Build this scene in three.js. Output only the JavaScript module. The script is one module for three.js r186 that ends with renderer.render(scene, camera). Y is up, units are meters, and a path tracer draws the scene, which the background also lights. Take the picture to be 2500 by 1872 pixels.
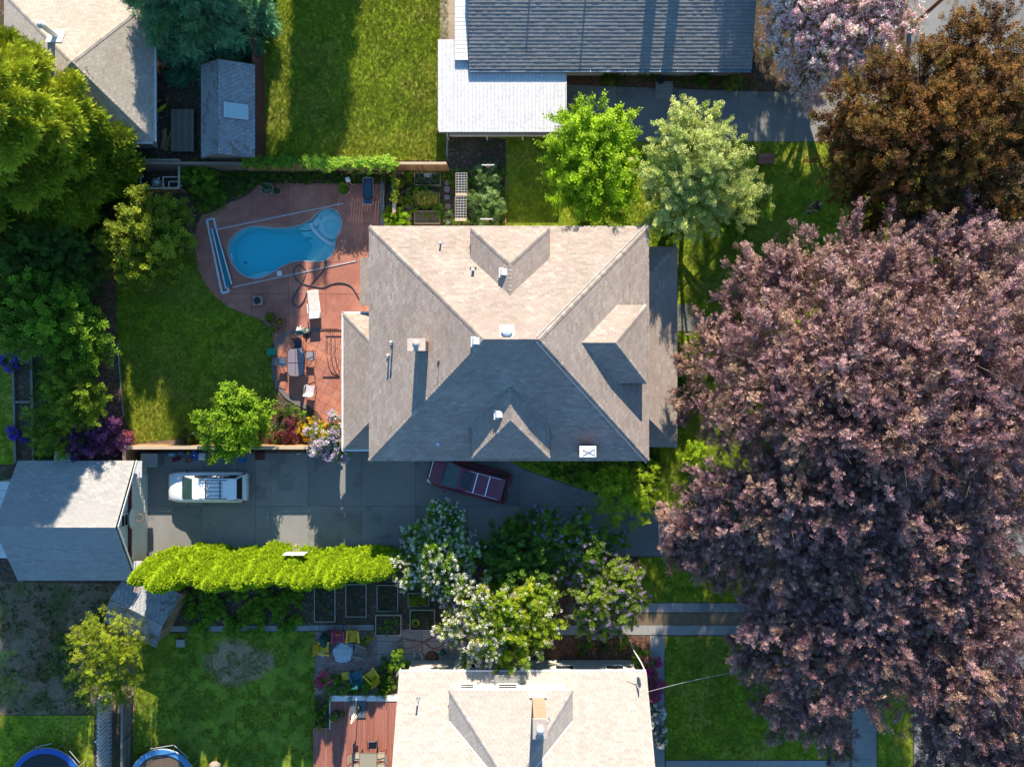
import * as THREE from 'three';
import { mergeGeometries } from 'three/addons/utils/BufferGeometryUtils.js';
import { RoundedBoxGeometry } from 'three/addons/geometries/RoundedBoxGeometry.js';
import { MarchingCubes } from 'three/addons/objects/MarchingCubes.js';

// ---------- camera, sky, sun, exposure ----------
const V = (x, y, z) => new THREE.Vector3(x, y, z);
const scene = new THREE.Scene();
const CAM_H = 48, FOCAL = 1680;                       // drone height in metres, focal length in survey units
const camera = new THREE.PerspectiveCamera(2 * Math.atan(828 / FOCAL) * 180 / Math.PI, 2500 / 1872, 0.5, 900);
camera.position.set(0, CAM_H, 0); camera.up.set(0, 0, -1); camera.lookAt(0, 0, 0);
const renderer = new THREE.WebGLRenderer({ antialias: true });
renderer.toneMapping = THREE.LinearToneMapping;
renderer.toneMappingExposure = 2.42;
renderer.shadowMap.enabled = true;
{ // clear morning sky: blue air, paler towards the horizon
  const w = 256, h = 128, d = new Float32Array(w * h * 4);
  for (let j = 0; j < h; j++) {
    const el = ((j + 0.5) / h - 0.5) * Math.PI, s = Math.max(0, Math.sin(el)), k = Math.pow(1 - s, 2.2);
    const c = [0.066 + 0.068 * k, 0.162 + 0.142 * k, 0.335 + 0.152 * k];
    for (let i = 0; i < w; i++) d.set([c[0], c[1], c[2], 1], (j * w + i) * 4);
  }
  const t = new THREE.DataTexture(d, w, h, THREE.RGBAFormat, THREE.FloatType);
  t.mapping = THREE.EquirectangularReflectionMapping; t.magFilter = t.minFilter = THREE.LinearFilter; t.needsUpdate = true;
  scene.background = t; scene.environment = t;
}
const SUN_EL = 24.5 * Math.PI / 180;
const sun = new THREE.DirectionalLight(new THREE.Color(1, 0.885, 0.72), 5);
sun.position.set(0.066 * Math.cos(SUN_EL), Math.sin(SUN_EL), -Math.cos(SUN_EL)).multiplyScalar(120);
sun.castShadow = true; sun.shadow.mapSize.set(4096, 4096);
Object.assign(sun.shadow.camera, { left: -60, right: 60, top: 60, bottom: -60, near: 1, far: 300 });
sun.name = 'sun'; scene.add(sun, sun.target);

// ---------- helpers ----------
let seed = 1234567;
const rnd = () => { seed = (seed + 0x6D2B79F5) | 0; let t = Math.imul(seed ^ (seed >>> 15), 1 | seed); t = (t + Math.imul(t ^ (t >>> 7), 61 | t)) ^ t; return ((t ^ (t >>> 14)) >>> 0) / 4294967296; };
const rr = (a, b) => a + (b - a) * rnd();
const gs = () => (rnd() + rnd() + rnd() - 1.5) * 1.15;
const pick = (a) => a[Math.floor(rnd() * a.length)];
// survey plan coordinates (u right, v down, 35 units per metre on the ground) of a point at height h
const P = (u, v, h = 0) => V((u - 1106) * (CAM_H - h) / FOCAL, h, (v - 828) * (CAM_H - h) / FOCAL);
const survey = (u0, v0, s) => (x, y) => [(u0 + x / s) * 0.8848, (v0 + y / s) * 0.8848];
const used = {};
const numbered = (n) => { const k = used[n] = (used[n] ?? -1) + 1; return k ? n + '_' + String(k).padStart(3, '0') : n; };
function tag(o, label, category, group, kind) { o.userData.label = label; o.userData.category = category; if (group) o.userData.group = group; if (kind) o.userData.kind = kind; return o; }
function thing(name, label, category, pos = [0, 0, 0], turn = 0, group) {
  const o = new THREE.Group(); o.name = numbered(name); scene.add(o);
  if (pos.isVector3) o.position.copy(pos); else o.position.set(...pos);
  o.rotation.y = turn; return tag(o, label, category, group);
}
function part(parent, name, geo, mat, kind) {
  const m = new THREE.Mesh(geo, mat); m.name = parent === scene ? numbered(name) : name; parent.add(m); if (kind) m.userData.kind = kind; return m;
}
const structure = (name, geo, mat, label) => { const m = part(scene, name, geo, mat, 'structure'); if (label) m.userData.label = label; return m; };
function uvBox(g) {   // uv in metres from the side each face looks to
  if (g.index) g = g.toNonIndexed();
  const p = g.attributes.position, n = g.attributes.normal, uv = new Float32Array(p.count * 2);
  for (let i = 0; i < p.count; i++) {
    const ax = Math.abs(n.getX(i)), ay = Math.abs(n.getY(i)), az = Math.abs(n.getZ(i)), x = p.getX(i), y = p.getY(i), z = p.getZ(i);
    if (ay >= ax && ay >= az) { uv[2 * i] = x; uv[2 * i + 1] = z; } else if (ax >= az) { uv[2 * i] = z; uv[2 * i + 1] = y; } else { uv[2 * i] = x; uv[2 * i + 1] = y; }
  }
  g.setAttribute('uv', new THREE.BufferAttribute(uv, 2));
  for (const k of Object.keys(g.attributes)) if (!['position', 'normal', 'uv', 'color'].includes(k)) g.deleteAttribute(k);
  return g;
}
const J = (...gs_) => { const l = gs_.flat().map((g) => g.index ? g.toNonIndexed() : g); for (const g of l) for (const k of Object.keys(g.attributes)) if (!['position', 'normal', 'uv'].includes(k)) g.deleteAttribute(k); return uvBox(mergeGeometries(l)); };
const at = (g, x, y, z, rx = 0, ry = 0, rz = 0) => { if (rx) g.rotateX(rx); if (rz) g.rotateZ(rz); if (ry) g.rotateY(ry); return g.translate(x, y, z); };
const box = (w, h, d, x = 0, y = 0, z = 0, rx = 0, ry = 0, rz = 0) => at(uvBox(new THREE.BoxGeometry(w, h, d)), x, y, z, rx, ry, rz);   // centred at x,y,z
const rbox = (w, h, d, r, x = 0, y = 0, z = 0, rx = 0, ry = 0, rz = 0) => at(uvBox(new RoundedBoxGeometry(w, h, d, 2, Math.min(r, w / 2.01, h / 2.01, d / 2.01))), x, y, z, rx, ry, rz);
const cyl = (r0, r1, h, x = 0, y = 0, z = 0, seg = 16, rx = 0, ry = 0, rz = 0, open = false) => at(uvBox(new THREE.CylinderGeometry(r1, r0, h, seg, 1, open)), x, y, z, rx, ry, rz);   // r0 bottom, r1 top
const lathe = (pts, x = 0, y = 0, z = 0, seg = 24) => at(uvBox(new THREE.LatheGeometry(pts.map((p) => new THREE.Vector2(p[0], p[1])), seg)), x, y, z);
const pipe = (pts, r, seg = 24, rad = 6, closed = false) => uvBox(new THREE.TubeGeometry(new THREE.CatmullRomCurve3(pts.map((p) => p.isVector3 ? p : V(...p)), closed, 'centripetal'), seg, r, rad, closed));
const bar = (a, b, r, seg = 6) => { const d = b.clone().sub(a), l = d.length(); const g = new THREE.CylinderGeometry(r, r, l, seg); g.applyQuaternion(new THREE.Quaternion().setFromUnitVectors(V(0, 1, 0), d.normalize())); return uvBox(g.translate((a.x + b.x) / 2, (a.y + b.y) / 2, (a.z + b.z) / 2)); };
const beam = (a, b, w, h) => { const d = b.clone().sub(a), l = d.length(); const m = new THREE.Matrix4().lookAt(a, b, V(0, 1, 0)); const g = new THREE.BoxGeometry(w, h, l); g.applyMatrix4(m); return uvBox(g.translate((a.x + b.x) / 2, (a.y + b.y) / 2, (a.z + b.z) / 2)); };
function taper(pts, r0, r1, rad = 7) {               // limb that thins from r0 to r1 along pts
  const c = new THREE.CatmullRomCurve3(pts), n = Math.max(4, pts.length * 3), g = new THREE.TubeGeometry(c, n, 1, rad), p = g.attributes.position;
  for (let i = 0; i <= n; i++) { const q = c.getPointAt(i / n), r = r0 + (r1 - r0) * i / n; for (let k = 0; k <= rad; k++) { const j = i * (rad + 1) + k; p.setXYZ(j, q.x + (p.getX(j) - q.x) * r, q.y + (p.getY(j) - q.y) * r, q.z + (p.getZ(j) - q.z) * r); } }
  return uvBox(g);
}
const flat = (pts, y0, y1, holes = [], bevel = 0) => {  // upright prism over a plan polygon of [x, z]
  const s = new THREE.Shape(pts.map((p) => new THREE.Vector2(p[0], -p[1])));
  for (const h of holes) s.holes.push(new THREE.Path(h.map((p) => new THREE.Vector2(p[0], -p[1]))));
  const g = y1 > y0 ? new THREE.ExtrudeGeometry(s, { depth: y1 - y0 - 2 * bevel, bevelEnabled: bevel > 0, bevelSize: bevel, bevelOffset: -bevel, bevelThickness: bevel, bevelSegments: 1 }).translate(0, 0, bevel) : new THREE.ShapeGeometry(s);
  return uvBox(g.rotateX(-Math.PI / 2).translate(0, y0, 0));
};
const plan = (uv, h = 0) => uv.map(([u, v]) => { const p = P(u, v, h); return [p.x, p.z]; });
const rectp = (u0, v0, u1, v1) => [[u0, v0], [u1, v0], [u1, v1], [u0, v1]];
const smooth = (pts, n, closed = true) => new THREE.CatmullRomCurve3(pts.map((p) => V(p[0], 0, p[1])), closed, 'centripetal').getSpacedPoints(n).slice(0, closed ? -1 : undefined).map((p) => [p.x, p.z]);
function quadSheet(pts) { const g = new THREE.BufferGeometry(); const a = []; for (let i = 1; i < pts.length - 1; i++) a.push(...pts[0], ...pts[i], ...pts[i + 1]); g.setAttribute('position', new THREE.Float32BufferAttribute(a, 3)); g.computeVertexNormals(); return uvBox(g); }
function plate(pts, th) {                            // thick panel from a planar polygon of 3D points
  const v = pts.map((p) => V(...p)), n = normalOf(v), o = v.map((p) => p.clone().addScaledVector(n, -th)), a = [], t = (A, B, C) => a.push(...A.toArray(), ...B.toArray(), ...C.toArray());
  for (let i = 1; i < v.length - 1; i++) { t(v[0], v[i], v[i + 1]); t(o[0], o[i + 1], o[i]); }
  v.forEach((p, i) => { const j = (i + 1) % v.length; t(p, o[i], v[j]); t(v[j], o[i], o[j]); });
  const g = new THREE.BufferGeometry(); g.setAttribute('position', new THREE.Float32BufferAttribute(a, 3)); g.computeVertexNormals(); return uvBox(g);
}
function normalOf(v) { const n = V(0, 0, 0); v.forEach((p, i) => { const q = v[(i + 1) % v.length]; n.x += (p.y - q.y) * (p.z + q.z); n.y += (p.z - q.z) * (p.x + q.x); n.z += (p.x - q.x) * (p.y + q.y); }); return n.normalize(); }

// ---------- procedural textures ----------
const hash = (x, y, s) => { let h = Math.imul(x, 374761393) ^ Math.imul(y, 668265263) ^ Math.imul(s, 1274126177); h = Math.imul(h ^ (h >>> 13), 1274126177); return ((h ^ (h >>> 16)) >>> 0) / 4294967296; };
function vn(u, v, n, s) { const x = u * n, y = v * n, i = Math.floor(x), j = Math.floor(y), f = x - i, g = y - j, a = f * f * (3 - 2 * f), b = g * g * (3 - 2 * g), w = (k) => ((k % n) + n) % n;
  const p = hash(w(i), w(j), s), q = hash(w(i + 1), w(j), s), r = hash(w(i), w(j + 1), s), t = hash(w(i + 1), w(j + 1), s); return p + (q - p) * a + (r - p) * b + (p - q - r + t) * a * b; }
const fbm = (u, v, n, oct, s) => { let t = 0, a = 0.5, m = 0; for (let k = 0; k < oct; k++) { t += a * vn(u, v, n << k, s + k); m += a; a *= 0.55; } return t / m; };
const mix3 = (a, b, t) => [a[0] + (b[0] - a[0]) * t, a[1] + (b[1] - a[1]) * t, a[2] + (b[2] - a[2]) * t];
const ss = (a, b, x) => { const t = Math.min(1, Math.max(0, (x - a) / (b - a))); return t * t * (3 - 2 * t); };
const enc = (c) => Math.round(255 * Math.min(1, Math.max(0, c <= 0.0031308 ? c * 12.92 : 1.055 * Math.pow(c, 1 / 2.4) - 0.055)));
function tex(size, metres, fn, srgb = true) {
  const d = new Uint8Array(size * size * 4);
  for (let j = 0; j < size; j++) for (let i = 0; i < size; i++) { const c = fn((i + 0.5) / size, (j + 0.5) / size), k = (j * size + i) * 4; for (let q = 0; q < 3; q++) d[k + q] = srgb ? enc(c[q]) : Math.round(255 * Math.min(1, Math.max(0, c[q]))); d[k + 3] = 255; }
  const t = new THREE.DataTexture(d, size, size, THREE.RGBAFormat); t.wrapS = t.wrapT = THREE.RepeatWrapping; t.magFilter = THREE.LinearFilter; t.minFilter = THREE.LinearMipmapLinearFilter; t.generateMipmaps = true;
  if (srgb) t.colorSpace = THREE.SRGBColorSpace; t.repeat.set(1 / metres, 1 / metres); t.needsUpdate = true; return t;
}
const std = (o) => new THREE.MeshStandardMaterial({ roughness: 0.9, side: THREE.DoubleSide, ...o });
const rgb = (r, g, b) => new THREE.Color(r, g, b);
const bumpGrain = tex(512, 4, (u, v) => { const k = 0.5 * fbm(u, v, 64, 3, 5) + 0.5 * fbm(u, v, 16, 3, 9); return [k, k, k]; }, false);
const grain = tex(512, 3, (u, v) => { const k = 0.78 + 0.44 * fbm(u, v, 48, 3, 3) - 0.12 * (fbm(u, v, 8, 3, 13) > 0.62 ? 1 : 0) * fbm(u, v, 90, 2, 4); return [k * 0.8, k * 0.8, k * 0.8]; });
const surf = (r, g, b, o = {}) => std({ color: rgb(r * 1.09, g * 1.09, b * 1.09), map: grain, ...o });   // painted or mineral surface with a fine uneven tone
const grassMap = (dry, s) => tex(1024, 17, (u, v) => {
  const a = fbm(u, v, 5, 4, s), b = fbm(u, v, 40, 3, s + 11), f = fbm(u, v, 200, 2, s + 23);
  let c = mix3([0.115, 0.18, 0.007], [0.25, 0.325, 0.011], ss(0.3, 0.7, a * 0.5 + b * 0.5));
  c = mix3(c, [0.33, 0.29, 0.05], dry * ss(0.46, 0.68, fbm(u, v, 9, 3, s + 31) * 0.75 + 0.25 * b));
  return c.map((x) => x * (0.62 + 0.76 * f));
});
const soilMap = tex(1024, 12, (u, v) => {
  const a = fbm(u, v, 10, 4, 71), f = fbm(u, v, 220, 2, 75); let c = mix3([0.05, 0.03, 0.019], [0.115, 0.075, 0.048], a);
  if (fbm(u, v, 120, 2, 78) > 0.69) c = mix3(c, [0.2, 0.16, 0.12], 0.7); if (fbm(u, v, 26, 4, 79) > 0.63) c = mix3(c, [0.035, 0.06, 0.01], 0.6);
  return c.map((x) => x * (0.6 + 0.8 * f));
});
const mulchMap = tex(512, 5, (u, v) => { const f = fbm(u, v * 1.0, 90, 3, 83), c = mix3([0.07, 0.03, 0.016], [0.21, 0.1, 0.055], ss(0.35, 0.7, f)); return c.map((x) => x * (0.75 + 0.5 * fbm(u, v, 9, 3, 84))); });
const concreteMap = (s, base) => tex(1024, 13, (u, v) => {
  const a = fbm(u, v, 4, 5, s), b = fbm(u, v, 18, 4, s + 5), f = fbm(u, v, 250, 2, s + 9);
  let k = 0.62 + 0.5 * a + 0.2 * b + 0.16 * (f - 0.5); const st = ss(0.6, 0.72, fbm(u, v, 11, 5, s + 17)); k *= 1 - 0.22 * st; k *= 1 - 0.3 * ss(0.78, 0.9, fbm(u, v, 30, 4, s + 41));
  return base.map((x) => x * k);
});
const patioMap = tex(1024, 11, (u, v) => {
  const a = fbm(u, v, 5, 4, 41), b = fbm(u, v, 24, 4, 47), f = fbm(u, v, 230, 2, 49);
  const c = mix3([0.31, 0.112, 0.078], [0.47, 0.2, 0.132], ss(0.25, 0.75, 0.6 * a + 0.4 * b)); return c.map((x) => x * (0.8 + 0.4 * f));
});
const woodMap = tex(512, 2, (u, v) => { const g = fbm(u, v, 6, 3, 21) , k = 0.72 + 0.4 * fbm((u * 24) % 1, v, 4, 3, 25) + 0.16 * g; return [k * 0.78, k * 0.78, k * 0.78]; });
const wood = (r, g, b, o = {}) => std({ color: rgb(r * 1.18, g * 1.18, b * 1.18), map: woodMap, roughness: 0.85, ...o });
const M = {
  soil: std({ map: soilMap, bumpMap: bumpGrain, bumpScale: 0.03, roughness: 1 }), mulch: std({ map: mulchMap, bumpMap: bumpGrain, bumpScale: 0.04, roughness: 1 }),
  lawn: std({ map: grassMap(0.45, 151), roughness: 1 }),
  bareLawn: std({ map: tex(512, 9, (u, v) => { const f = fbm(u, v, 120, 3, 61); return mix3([0.12, 0.085, 0.05], [0.2, 0.15, 0.09], f).map((x) => x * (0.7 + 0.6 * fbm(u, v, 12, 3, 66))); }), roughness: 1 }),
  drive: [0, 1, 2].map((k) => std({ map: concreteMap(201 + 31 * k, [0.208, 0.204, 0.195]), bumpMap: bumpGrain, bumpScale: 0.004, color: rgb(...[[1, 1, 1], [0.94, 0.95, 0.97], [1.05, 1.03, 1]][k]) })),
  path: std({ map: concreteMap(271, [0.26, 0.252, 0.24]), bumpMap: bumpGrain, bumpScale: 0.004 }),
  patio: [0, 1, 2].map((k) => std({ map: patioMap, color: rgb(...[[1, 1, 1], [0.95, 0.93, 0.95], [1.04, 1.06, 1.02]][k]), bumpMap: bumpGrain, bumpScale: 0.004, roughness: 0.8 })),
  trimStone: surf(0.17, 0.15, 0.14), white: surf(0.8, 0.79, 0.77, { roughness: 0.6 }), whiteMetal: surf(0.62, 0.62, 0.63, { roughness: 0.5 }), cream: surf(0.55, 0.5, 0.42), creamSide: surf(0.6, 0.53, 0.45),
  darkTrim: surf(0.06, 0.055, 0.05), glass: new THREE.MeshPhysicalMaterial({ color: rgb(0.02, 0.025, 0.03), roughness: 0.06, side: THREE.DoubleSide }), steel: std({ color: rgb(0.55, 0.56, 0.58), metalness: 0.8, roughness: 0.4 }),
  galv: surf(0.42, 0.43, 0.44, { roughness: 0.5, metalness: 0.4 }), black: surf(0.02, 0.02, 0.022, { roughness: 0.5 }), blackMetal: std({ color: rgb(0.025, 0.026, 0.03), metalness: 0.3, roughness: 0.4 }),
  fence: [wood(0.36, 0.2, 0.09), wood(0.42, 0.24, 0.11), wood(0.31, 0.165, 0.075)], fenceTop: wood(0.5, 0.38, 0.26), fenceGrey: [wood(0.24, 0.19, 0.15), wood(0.2, 0.16, 0.125)], redFence: [wood(0.1, 0.035, 0.03), wood(0.13, 0.045, 0.035)],
  deck: [wood(0.33, 0.12, 0.085), wood(0.37, 0.14, 0.1), wood(0.3, 0.108, 0.075)], bark: surf(0.1, 0.075, 0.055), barkPale: surf(0.3, 0.25, 0.19), brick: surf(0.32, 0.15, 0.1), barnRed: surf(0.16, 0.03, 0.025),
};
// ---------- shingled roofs ----------
const granule = tex(512, 1.2, (u, v) => { const k = 0.62 + 0.5 * fbm(u, v, 100, 2, 301) + 0.16 * fbm(u, v, 6, 3, 305); return [k * 0.8, k * 0.8, k * 0.8]; });
const shingleMat = std({ vertexColors: true, map: granule, roughness: 0.95 });
const TONES = {
  brown: [[0.39, 0.325, 0.275], [0.42, 0.36, 0.305], [0.36, 0.295, 0.245], [0.405, 0.325, 0.285], [0.45, 0.385, 0.33], [0.335, 0.28, 0.235], [0.38, 0.3, 0.265]],
  pale: [[0.44, 0.4, 0.365], [0.47, 0.43, 0.39], [0.42, 0.38, 0.345], [0.45, 0.405, 0.37]],
  beige: [[0.44, 0.39, 0.33], [0.48, 0.43, 0.37], [0.41, 0.36, 0.3]],
  charcoal: [[0.3, 0.29, 0.285], [0.325, 0.315, 0.305], [0.28, 0.27, 0.265]],
  grey: [[0.37, 0.36, 0.35], [0.39, 0.38, 0.37], [0.345, 0.335, 0.325], [0.38, 0.365, 0.35]],
  weathered: [[0.34, 0.36, 0.38], [0.4, 0.42, 0.43], [0.3, 0.31, 0.33], [0.27, 0.22, 0.2], [0.36, 0.37, 0.38]],
};
for (const k in TONES) TONES[k] = TONES[k].map((c) => c.map((x) => x * 0.78)).sort((p, q) => p[1] - q[1]);
const toneMats = {};
function soloMats(set) { return toneMats[set] ??= TONES[set].map((c) => std({ color: rgb(c[0] / 0.78, c[1] / 0.78, c[2] / 0.78), map: granule, roughness: 0.95 })); }
const wedges = {};
function wedge(w, e, t) { // one shingle: x along the eave, y up the slope, z off the roof; butt edge thick
  return wedges[[w, e, t]] ??= (() => { const a = w / 2, p = [[-a, 0, 0], [a, 0, 0], [a, e, 0], [-a, e, 0], [-a, 0, t], [a, 0, t], [a, e, 0.003], [-a, e, 0.003]], f = [[4, 5, 6, 7], [0, 1, 5, 4], [1, 2, 6, 5], [3, 0, 4, 7]], q = [];
    for (const [i, j, k, l] of f) q.push(...p[i], ...p[j], ...p[k], ...p[i], ...p[k], ...p[l]);
    const g = new THREE.BufferGeometry(); g.setAttribute('position', new THREE.Float32BufferAttribute(q, 3)); g.computeVertexNormals(); const uv = []; for (let i = 0; i < q.length; i += 3) uv.push(q[i], q[i + 1]); g.setAttribute('uv', new THREE.Float32BufferAttribute(uv, 2)); return g; })();
}
function clip(poly, a, b) { const out = [], s = (p) => (b[0] - a[0]) * (p[1] - a[1]) - (b[1] - a[1]) * (p[0] - a[0]); for (let i = 0; i < poly.length; i++) { const p = poly[i], q = poly[(i + 1) % poly.length], d = s(p), e = s(q); if (d >= 0) out.push(p); if (d * e < 0) { const t = d / (d - e); out.push([p[0] + (q[0] - p[0]) * t, p[1] + (q[1] - p[1]) * t]); } } return out; }
// planes: polygons of [x,y,z]; caps: [a, b] hip and ridge lines; makes a deck with shingle courses on it
function shingleRoof(parent, name, planes, o = {}) {
  const { set = 'brown', w = 0.34, e = 0.15, t = 0.016, th = 0.12, solo = 0, caps = [], gap = 0.008, capW = 0.26 } = o;
  const tones = TONES[set], deckGeos = [], pos = [], nor = [], uvs = [], col = [], solos = [];
  for (const pl of planes) {
    let v = pl.map((p) => V(...p)); let n = normalOf(v); if (n.y < 0) { v.reverse(); n = normalOf(v); }
    deckGeos.push(plate(v.map((p) => p.toArray()), th));
    const u = V(0, 1, 0).cross(n).normalize(), s = n.clone().cross(u).normalize(), o0 = v[0];
    const poly = v.map((p) => { const d = p.clone().sub(o0); return [d.dot(u), d.dot(s)]; });
    const us = poly.map((p) => p[0]), vs = poly.map((p) => p[1]), u0 = Math.min(...us), u1 = Math.max(...us), v0 = Math.min(...vs), v1 = Math.max(...vs);
    const W = (a, b, c) => o0.clone().addScaledVector(u, a).addScaledVector(s, b).addScaledVector(n, c);
    for (let r = 0, vy = v0; vy < v1; r++, vy += e) for (let x = u0 - w * (0.1 + 0.8 * ((r * 0.37) % 1) + 0.2 * rnd()); x < u1;) {
      const ww = w * (o.even ? 1 : rr(0.65, 1.3)), x0 = x + gap / 2, x1 = x + ww - gap / 2; x += ww;
      let q = [[x0, vy], [x1, vy], [x1, vy + e + 0.02], [x0, vy + e + 0.02]]; const full = q.length; let whole = true;
      for (let i = 0; i < poly.length && q.length; i++) { const before = q.length, area = q.map((p) => p.join()).join('|'); q = clip(q, poly[i], poly[(i + 1) % poly.length]); if (q.map((p) => p.join()).join('|') !== area) whole = false; }
      if (q.length < 3) continue;
      const lift = t * rr(0.75, 1.25), wv = vn((x0 + 40) / 60, (vy + o0.x + 40) / 60, 48, 61), c = tones[Math.min(tones.length - 1, Math.floor(Math.max(0, Math.min(0.999, wv * 0.55 + rnd() * 0.6 - 0.08)) * tones.length))], f = rr(0.94, 1.06), hgt = (b) => lift * (1 - (b - vy) / (e + 0.02)) + 0.004;
      if (whole && solo && o.even) { solos.push([W((x0 + x1) / 2, vy, 0), u, s, n, tones.indexOf(c)]); continue; }
      const A = q.map((p) => W(p[0], p[1], hgt(p[1]))), push = (a, b, cc, na) => { for (const k of [a, b, cc]) { pos.push(k.x, k.y, k.z); nor.push(na.x, na.y, na.z); col.push(c[0] * f / 0.78, c[1] * f / 0.78, c[2] * f / 0.78); const d = k.clone().sub(o0); uvs.push(d.dot(u) + r * 0.37, d.dot(s)); } };
      for (let i = 1; i < A.length - 1; i++) push(A[0], A[i], A[i + 1], n);
      q.forEach((p, i) => { const j = (i + 1) % q.length; if (Math.abs(p[1] - vy) < 1e-4 && Math.abs(q[j][1] - vy) < 1e-4) { const B = W(p[0], vy, 0), C = W(q[j][0], vy, 0), m = s.clone().negate(); push(A[i], B, C, m); push(A[i], C, A[j], m); } });
    }
  }
  const deck = part(parent, name, J(deckGeos), o.deckMat ?? M.darkTrim), kin = o.flatKids ? parent : deck;
  if (pos.length || solos.length > solo) {
    const keep = solo ? solos.sort((a, b) => b[0].y - a[0].y) : [];
    const rest = keep.splice(solo); const wg = wedge(w - gap, e + 0.02, t);
    for (const [p, u, s, n, k] of rest) { const c = tones[k], f = rr(0.9, 1.1), m = new THREE.Matrix4().makeBasis(u, s, n).setPosition(p), g = wg.clone().applyMatrix4(m), P_ = g.attributes.position.array, N = g.attributes.normal.array, T = g.attributes.uv.array; for (let i = 0; i < P_.length; i++) { pos.push(P_[i]); nor.push(N[i]); } for (let i = 0; i < P_.length / 3; i++) { col.push(c[0] * f / 0.78, c[1] * f / 0.78, c[2] * f / 0.78); uvs.push(T[2 * i] + p.x, T[2 * i + 1] + p.z); } }
    for (const [p, u, s, n, k] of keep) { const m = part(kin, 'shingle', wg, soloMats(set)[k]); m.applyMatrix4(new THREE.Matrix4().makeBasis(u, s, n).setPosition(p)); }
    const g = new THREE.BufferGeometry(); g.setAttribute('position', new THREE.Float32BufferAttribute(pos, 3)); g.setAttribute('normal', new THREE.Float32BufferAttribute(nor, 3)); g.setAttribute('color', new THREE.Float32BufferAttribute(col, 3)); g.setAttribute('uv', new THREE.Float32BufferAttribute(uvs, 2));
    part(kin, 'shingles', g, shingleMat, 'stuff');
  }
  if (caps.length) {
    const cp = [], cc = [];
    for (const [a_, b_, nA, nB] of caps) {
      const a = V(...a_), b = V(...b_), d = b.clone().sub(a), L = d.length(); d.normalize(); const up = b.y >= a.y ? 1 : -1;
      const wing = (n) => { const x = d.clone().cross(V(...n)).normalize(); return x; };
      const wa = wing(nA), wb = wing(nB); if (wa.y > 0) wa.negate(); if (wb.y > 0) wb.negate(); if (wa.dot(wb) > 0.9) wb.negate();
      const N = Math.ceil(L / 0.22);
      for (let i = 0; i < N; i++) { const s0 = i * L / N, s1 = Math.min(L, (i + 1) * L / N + 0.03), c = pick(tones), k = rr(0.92, 1.1), lo = up > 0 ? 0.045 : 0.028, hi = up > 0 ? 0.028 : 0.045;
        const p0 = a.clone().addScaledVector(d, s0), p1 = a.clone().addScaledVector(d, s1); p0.y += lo; p1.y += hi;
        for (const wv of [wa, wb]) { const q0 = p0.clone().addScaledVector(wv, capW / 2), q1 = p1.clone().addScaledVector(wv, capW / 2), z = V(0, -0.03, 0), e0 = q0.clone().add(z), e1 = q1.clone().add(z); for (const T of [[p0, p1, q1], [p0, q1, q0], [q0, q1, e1], [q0, e1, e0]]) for (const x of T) { cp.push(x.x, x.y, x.z); cc.push(c[0] * k / 0.78, c[1] * k / 0.78, c[2] * k / 0.78); } } }
    }
    const g = new THREE.BufferGeometry(); g.setAttribute('position', new THREE.Float32BufferAttribute(cp, 3)); g.setAttribute('color', new THREE.Float32BufferAttribute(cc, 3)); g.computeVertexNormals(); part(kin, 'ridge_cap', uvBox(g), shingleMat);
  }
  return deck;
}
const nrm = (...p) => { const n = normalOf(p.map((q) => V(...q))); return (n.y < 0 ? n.negate() : n).toArray(); };
function windowUnit(parent, w, h, x, y, z, ry = 0, mat = M.white) {
  const f = part(parent, 'window', at(J(box(w + 0.16, 0.08, 0.06, 0, h / 2 + 0.04, 0), box(w + 0.16, 0.08, 0.08, 0, -h / 2 - 0.04, 0), box(0.08, h, 0.06, -w / 2 - 0.04, 0, 0), box(0.08, h, 0.06, w / 2 + 0.04, 0, 0), box(w, 0.05, 0.045, 0, 0, 0)), x, y, z, 0, ry), mat);
  for (const k of [-1, 1]) part(parent.name === 'dormer' ? parent : f, 'pane', at(box(w, h / 2 - 0.03, 0.02, 0, k * (h / 4 + 0.01), 0), x, y, z, 0, ry), M.glass);
  return f;
}
// ---------- foliage ----------
const leafMat = (o = {}) => new THREE.MeshPhysicalMaterial({ color: 0xffffff, roughness: 0.62, specularIntensity: 0.35, transmission: 0.4, thickness: 0, side: THREE.DoubleSide, ...o });
const MF = { leaf: leafMat({ roughness: 0.8 }), gloss: leafMat({ roughness: 0.45, transmission: 0.22, specularIntensity: 0.9 }), needle: leafMat({ roughness: 0.85, transmission: 0.15 }), petal: leafMat({ roughness: 0.9, transmission: 0.45 }) };
function triGeo(tris) { const g = new THREE.BufferGeometry(); g.setAttribute('position', new THREE.Float32BufferAttribute(tris.flat(2), 3)); g.computeVertexNormals(); return g; }
function leafTris(base, dir, nrmv, len, wid, fold = 0.25) { // a folded pointed leaf: two halves
  const d = dir.clone().normalize(), s = d.clone().cross(nrmv).normalize(), n = s.clone().cross(d), b = base, t = base.clone().addScaledVector(d, len), m = base.clone().addScaledVector(d, len * 0.48);
  const l = m.clone().addScaledVector(s, wid / 2).addScaledVector(n, wid * fold), r = m.clone().addScaledVector(s, -wid / 2).addScaledVector(n, wid * fold);
  return [[b.toArray(), t.toArray(), l.toArray()], [b.toArray(), r.toArray(), t.toArray()]];
}
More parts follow.
